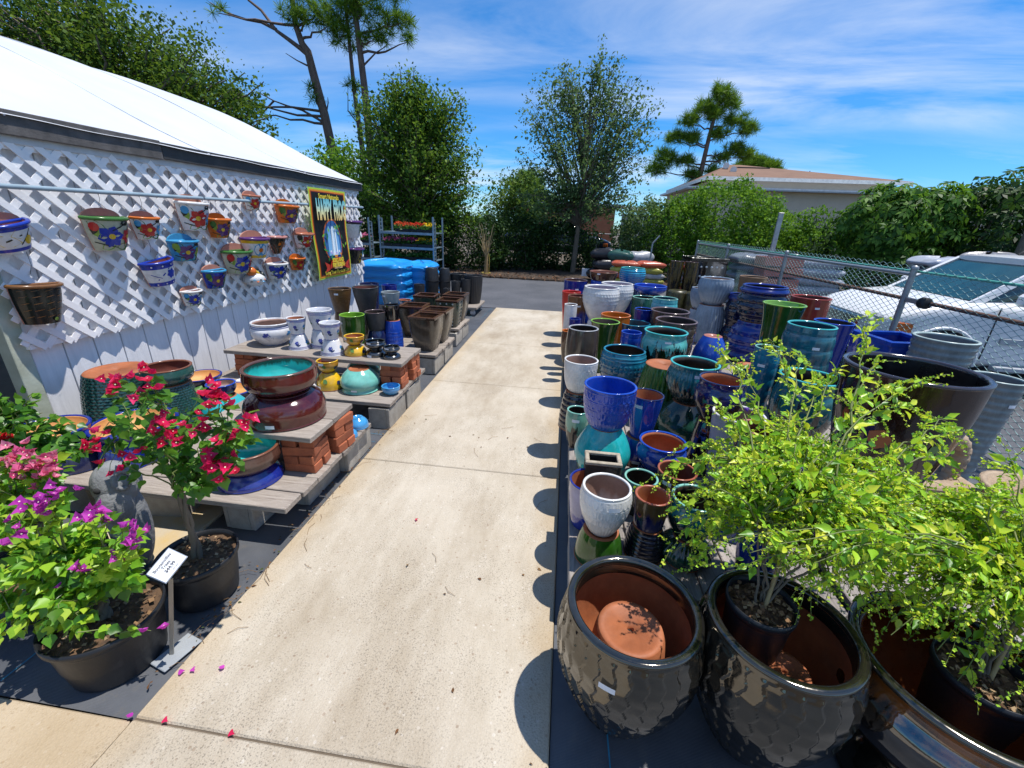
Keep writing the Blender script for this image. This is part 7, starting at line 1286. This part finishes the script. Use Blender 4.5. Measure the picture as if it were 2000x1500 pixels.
hedge('dark_hedge', 'dark green hedge behind the slender tree trunk, right part', [(-2.0, 17.0, .9, 1.5, .9, 1.2, 2), (-.4, 17.6, .9, 1.5, .8, 1.15, 2)], 15000, .10, DKL, 'dark_leaf')
hedge('dark_hedge', 'dark shaded hedge far left behind the plant racks', [(-8.6, 15.5, 1.0, 2.4, .9, 1.4, 2), (-11.5, 16, 1.2, 2.4, .9, 1.6, 2)], 12000, .12, DKL, 'dark_leaf')
hedge('dark_hedge', 'low hedge row behind the bags at the end of the drive', [(5.0, 19.2, 1.0, 2.4, .7, 1.1, 2), (9.5, 18.5, 1.0, 2.4, .7, 1.2, 2)], 11000, .11, DKL, 'dark_leaf')
# umbrella trees: whorls of drooping leaflets
def umbrella(label, envs, n, cols, key):
    b = (envs[0][0], envs[0][1], 0); root = empty('umbrella_tree', b, label=label, cat='tree', group='umbrella trees on the right'); P = []; D = []; Nn = []; q = MB()
    tot = sum(e[6] for e in envs)
    for (cx, cy, cz, rx, ry, rz, wt) in envs:
        for _ in range(int(n*wt/tot)):
            d = rand_dirs(1, .25)[0]; c = np.array((cx, cy, cz))+d*np.array((rx, ry, rz))*rng.uniform(.6, 1.03); ax = d+rand_dirs(1, .8)[0]*.8; ax /= np.linalg.norm(ax)
            a = np.cross(ax, (0, 0, 1.0)); a /= np.linalg.norm(a)+1e-6; bb = np.cross(ax, a); k = rng.integers(7, 10)
            for j in range(k):
                g = 2*PI*j/k; r_ = a*math.cos(g)+bb*math.sin(g); P.append(c-np.array(b)+r_*.03); D.append(r_+ax*rng.uniform(-.35, .1)+np.array((0, 0, -.25))); Nn.append(ax+r_*.3)
        for _ in range(4): x, y = cx-b[0]+rng.uniform(-.5, .5)*rx, cy-b[1]; q.tube([(x, y, 0), (x+.1, y, cz*.6), (x+rng.uniform(-.3, .3), y, cz+rz*.5)], [.05, .04, .02], 6)
    q.build('trunk', BARK, root); P, D, Nn = map(np.array, (P, D, Nn)); n_ = len(P)
    link('crown', tiled('crown', DIA_V*np.array([.42, 1, 1]), DIA_F, basis(D, Nn, .19*rng.uniform(.7, 1.2, n_)), P, leafmat(key, cols, .5, .34, True, .25)), root, kind='stuff')
UML = [(.025,.08,.012),(.045,.125,.016),(.075,.18,.02),(.13,.26,.03)]
UMD = [(.015,.045,.010),(.022,.065,.014),(.035,.09,.016),(.06,.13,.02)]
umbrella('umbrella tree with bright whorled leaves in front of the beige building', [(8.3, 13.2, 2.0, 1.1, 1.0, 1.15, 2), (9.4, 13.3, 2.2, 1.0, 1.0, 1.0, 1.4), (8.7, 13.0, 1.0, 1.2, .9, .9, 1.2)], 900, UML, 'umbrella_leaf')
umbrella('darker umbrella tree mass at the right edge behind the car', [(11.3, 13.2, 2.3, 1.6, 1.1, 1.25, 2), (13.4, 12.8, 2.5, 1.6, 1.1, 1.4, 2), (12.0, 12.6, 1.0, 2.2, .8, 1.0, 1.6)], 1100, UMD, 'umbrella_dark')
hedge('dark_hedge', 'dark backing shrubs behind the umbrella trees', [(9.6, 14.6, 1.3, 1.9, .8, 1.4, 2), (13.0, 14.6, 1.6, 2.4, .8, 1.7, 2)], 11000, .14, DKL, 'dark_leaf')
q = MB(); q.tube([(0, 0, 0), (.02, 0, 1.4), (.05, .0, 3.2), (.0, 0, 5)], [.10, .09, .085, .07], 10); tr_ = empty('leaning_tree', (10.05, 11.2, 0), label='bare grey trunk at the right edge beyond the car', cat='tree'); q.build('trunk', BARK, tr_)
k = 900; pp = rand_dirs(k, 0)*np.array((1.0, .8, .8))*rng.uniform(.4, 1, (k, 1))+np.array((.3, 0, 5.2)); link('crown', tiled('crown', DIA_V*np.array([.6, 1, 1]), DIA_F, basis(rand_dirs(k, 0), rand_dirs(k, .9), .16*rng.uniform(.6, 1.3, k)), pp, leafmat('dark_leaf', DKL, .42, .22)), tr_, kind='stuff')
# leaf litter at the far kerb, planting strip
a = MB(); a.box((-14, 14.22, -.02), (3.4, 18.5, .06), bev=.03); tag(a.build('planting_strip', flat('dark_mulch', (.035,.024,.016), .95, (.07,.045,.028), 8, .6, 20)), kind='structure')
m = 1700; pos = np.stack([rng.uniform(-7, 4.2, m), 14.1+np.abs(rng.normal(0, .5, m)), rng.uniform(.02, .10, m)], 1)
tag(link('fallen_leaves', tiled('fallen_leaves', SLIM_V, LEAF_F, basis(rand_dirs(m, 0)*np.array([1, 1, .3]), rand_dirs(m, 2), rng.uniform(.04, .10, m)), pos, leafmat('brown_leaves', [(.20,.09,.04),(.11,.05,.025),(.30,.16,.08),(.07,.035,.02)], .8, .1))), 'brown fallen leaves along the far edge of the asphalt', 'leaves', kind='stuff')
# far side: gate posts, fence line, buildings
gp = empty('gate_post', (2.55, 13.9, 0), label='thin leaning fence post with an angled top arm beside the colored bags', cat='post'); q = MB(); q.tube([(0, 0, 0), (.02, 0, 1.33)], .028, 8); q.build('pole', GALV, gp); q = MB(); q.tube([(.02, 0, 1.33), (.20, 0, 1.56)], .024, 8); q.build('arm', GALV, gp)
lf = empty('low_fence', (-6, 18.9, 0), label='dark wire fence line with posts behind the hedge at the far side', cat='fence')
for x in np.arange(0, 13, 2.4): q = MB(); q.tube([(x, 0, 0), (x, 0, 1.5)], .025, 6); q.build('post', GALV, lf)
q = MB(); q.tube([(0, 0, 1.46), (12.2, 0, 1.46)], .018, 6); q.build('rail', GALV, lf)
lp = empty('steel_post', (4.12, 9.5, 0), label='flat grey steel post rising above the chain link fence', cat='post'); q = MB(); q.box((-.045, -.02, 0), (.045, .02, 2.12), bev=.004); q.build('pole', GALV, lp); q = MB(); q.box((-.048, -.023, 2.121), (.048, .023, 2.135), bev=.003); q.build('cap', GALV, lp)
STUC = flat('beige_stucco', (.50,.47,.41), .9, (.44,.41,.36), 2, .3, 60); STUG = flat('grey_beige_stucco', (.54,.48,.39), .9, (.48,.43,.35), 2, .3, 60)
def shingle_mat():
    m, t, b = new_mat('brown_shingle'); v = coords(t, 'Object'); b.inputs['Roughness'].default_value = .9
    br = nd(t, 'ShaderNodeTexBrick', Scale=1.0); br.inputs['Brick Width'].default_value = .5; br.inputs['Row Height'].default_value = .22; br.inputs['Mortar Size'].default_value = .012; br.inputs['Color1'].default_value = (.215,.12,.075,1); br.inputs['Color2'].default_value = (.165,.09,.056,1); br.inputs['Mortar'].default_value = (.15,.09,.065,1)
    sx = nd(t, 'ShaderNodeSeparateXYZ'); t.links.new(v, sx.inputs[0]); cb = nd(t, 'ShaderNodeCombineXYZ'); t.links.new(mth(t, 'ADD', sx.outputs[0], sx.outputs[1]), cb.inputs[0]); t.links.new(mth(t, 'MULTIPLY', sx.outputs[2], 3.0), cb.inputs[1]); t.links.new(cb.outputs[0], br.inputs['Vector'])
    t.links.new(mixc(t, ramp(t, noise(t, v, 1.2, 4), [(.3, (0,0,0)), (.7, (.5,.5,.5))]), br.outputs['Color'], (.235,.14,.09)), b.inputs['Base Color']); return m
bd = empty('office_building', (13.3, 33, 0), label='beige building with a low brown shingled hip roof behind the shrubs', cat='building')
q = MB(); q.box((-4.5, -2.0, 0), (6.0, 8, 4.78)); q.build('wall', STUC, bd)
q = MB(); x0, x1, y0, y1 = -5.0, 6.7, -2.7, 9; zz0 = 4.93; rz_ = 6.25; q.add([(x0,y0,zz0),(x1,y0,zz0),(x1,y1,zz0),(x0,y1,zz0),(-2.2,2.6,rz_),(-1.4,2.6,rz_)], [(0,1,5,4),(1,2,5),(2,3,4,5),(3,0,4),(0,3,2,1)]); rf = q.build('roof', shingle_mat(), bd)
q = MB(); q.box((x0-.02, y0-.06, 4.72), (x1+.02, y0-.01, 4.93)); q.box((x0-.06, y0, 4.72), (x0-.021, y1, 4.93)); q.build('eave_board', flat('white_eave', (.75,.74,.70), .5), rf)
q = MB(); q.box((-2.1, 1.0, 5.78), (.0, 1.5, 5.93)); q.build('ridge_vent', flat('dark_vent', (.05,.04,.04), .6), rf)
for (x, y, z) in ((-3.0, 0.6, 5.75), (-2.8, -.4, 5.4)): q = MB(); q.tube([(x, y, z-.3), (x, y, z+.15)], .12, 10); q.tube([(x, y, z+.15), (x-.1, y-.3, z+.15)], .2, 10); q.build('roof_vent', flat('white_vent', (.7,.7,.7), .5), rf)
q = MB(); q.tube([(2.4, .6, 5.2), (2.4, .6, 5.75)], .03, 6); q.build('vent_pipe', flat('dark_vent', (.05,.04,.04), .6), rf)
fb = empty('flat_roof_building', (11.5, 25.5, 0), label='grey beige flat roofed building with a white fascia in front of the brown roof', cat='building')
q = MB(); q.box((-5.2, 0, 0), (22, 6, 3.78)); q.build('wall', STUG, fb); q = MB(); q.box((-5.6, -.5, 3.79), (22.4, 6.4, 3.90)); q.build('roof_slab', flat('white_fascia', (.66,.68,.70), .5), fb); q = MB(); q.box((-5.62, -.53, 3.76), (22.42, -.501, 3.83)); q.build('gutter', flat('grey_gutter', (.4,.42,.44), .5), fb)
for x in (-1.5, 3.5, 8.5): q = MB(); q.box((x, -.03, 1.0), (x+1.6, .02, 2.4)); w_ = q.build('window', flat('white_frame', (.6,.6,.6), .5), fb); q = MB(); q.box((x+.08, -.04, 1.08), (x+1.52, -.031, 2.32)); q.build('pane', flat('dark_window_glass', (.015,.03,.035), .05, spec=.8), w_)
tb = empty('clay_red_building', (-3.3, 30, 0), label='clay red walled building glimpsed through the slender tree', cat='building'); q = MB(); q.box((0, 0, 0), (6.2, 5, 2.9)); q.build('wall', flat('clay_red_wall', (.42,.17,.09), .85, (.34,.13,.07), 3, .3, 30), tb); q = MB(); q.box((-.3, -.3, 2.91), (6.5, 5.3, 3.1)); q.build('roof', flat('grey_flat_roof', (.4,.4,.4), .6), tb)
cs = empty('corrugated_screen', (2.3, 20.6, 0), label='pale grey corrugated metal screen behind the greyish shrub', cat='screen')
for i in range(14):
    q = MB(); q.box((i*.16, .03*(i % 2), 0), (i*.16+.155, .03*(i % 2)+.02, 2.3)); q.build('panel', flat('pale_grey_metal', (.46,.46,.45), .5, (.36,.36,.35), 4), cs)
tag(link('white_board_sign', (lambda q: (q.box((-.22, -.01, 0), (.22, .01, .26), bev=.004), q.mesh('white_board_sign', flat('white_card', (.80,.81,.83), .4)))[1])(MB()), None, (.78, 14.9, .14)), 'small blank white board standing at the hedge foot by the bags', 'board')
tp2 = empty('tied_palm', (-2.72, 14.7, .05), label='young cut palm with dry straw fronds tied by a yellow rope at the kerb', cat='plant'); q = MB(); q.tube([(0, 0, 0), (.02, 0, .5), (.03, 0, .95)], [.07, .06, .03], 8); q.build('trunk', flat('straw_bark', (.35,.24,.10), .9, (.18,.11,.05), 9), tp2)
q = MB()
for a in np.linspace(0, 6, 16): q.tube(curve((0, 0, .5), (.28*math.cos(a), .28*math.sin(a), 1.4+.3*math.sin(a*3)), .1, 6, .02), [.014, .012, .01, .008, .006, .004], 4)
q.build('dry_fronds', flat('straw_frond', (.36,.27,.14), .8), tp2); q = MB(); q.tube([(.16*math.cos(a), .16*math.sin(a), .05) for a in np.linspace(0, 6.3, 20)], .012, 5); q.tube([(.1, 0, .05), (.12, .0, .5), (.05, 0, .9)], .012, 5); q.build('rope', flat('yellow_rope', (.5,.36,.08), .7), tp2)

# lettering: turn every font outline into a plain mesh
bpy.context.view_layer.update(); dg = bpy.context.evaluated_depsgraph_get()
for o in [x for x in C.objects if x.type == 'FONT']:
    me = bpy.data.meshes.new_from_object(o.evaluated_get(dg)); me.name = 'lettering'; n_ = link('lettering', me, o.parent); n_.matrix_basis = o.matrix_basis.copy(); bpy.data.objects.remove(o)
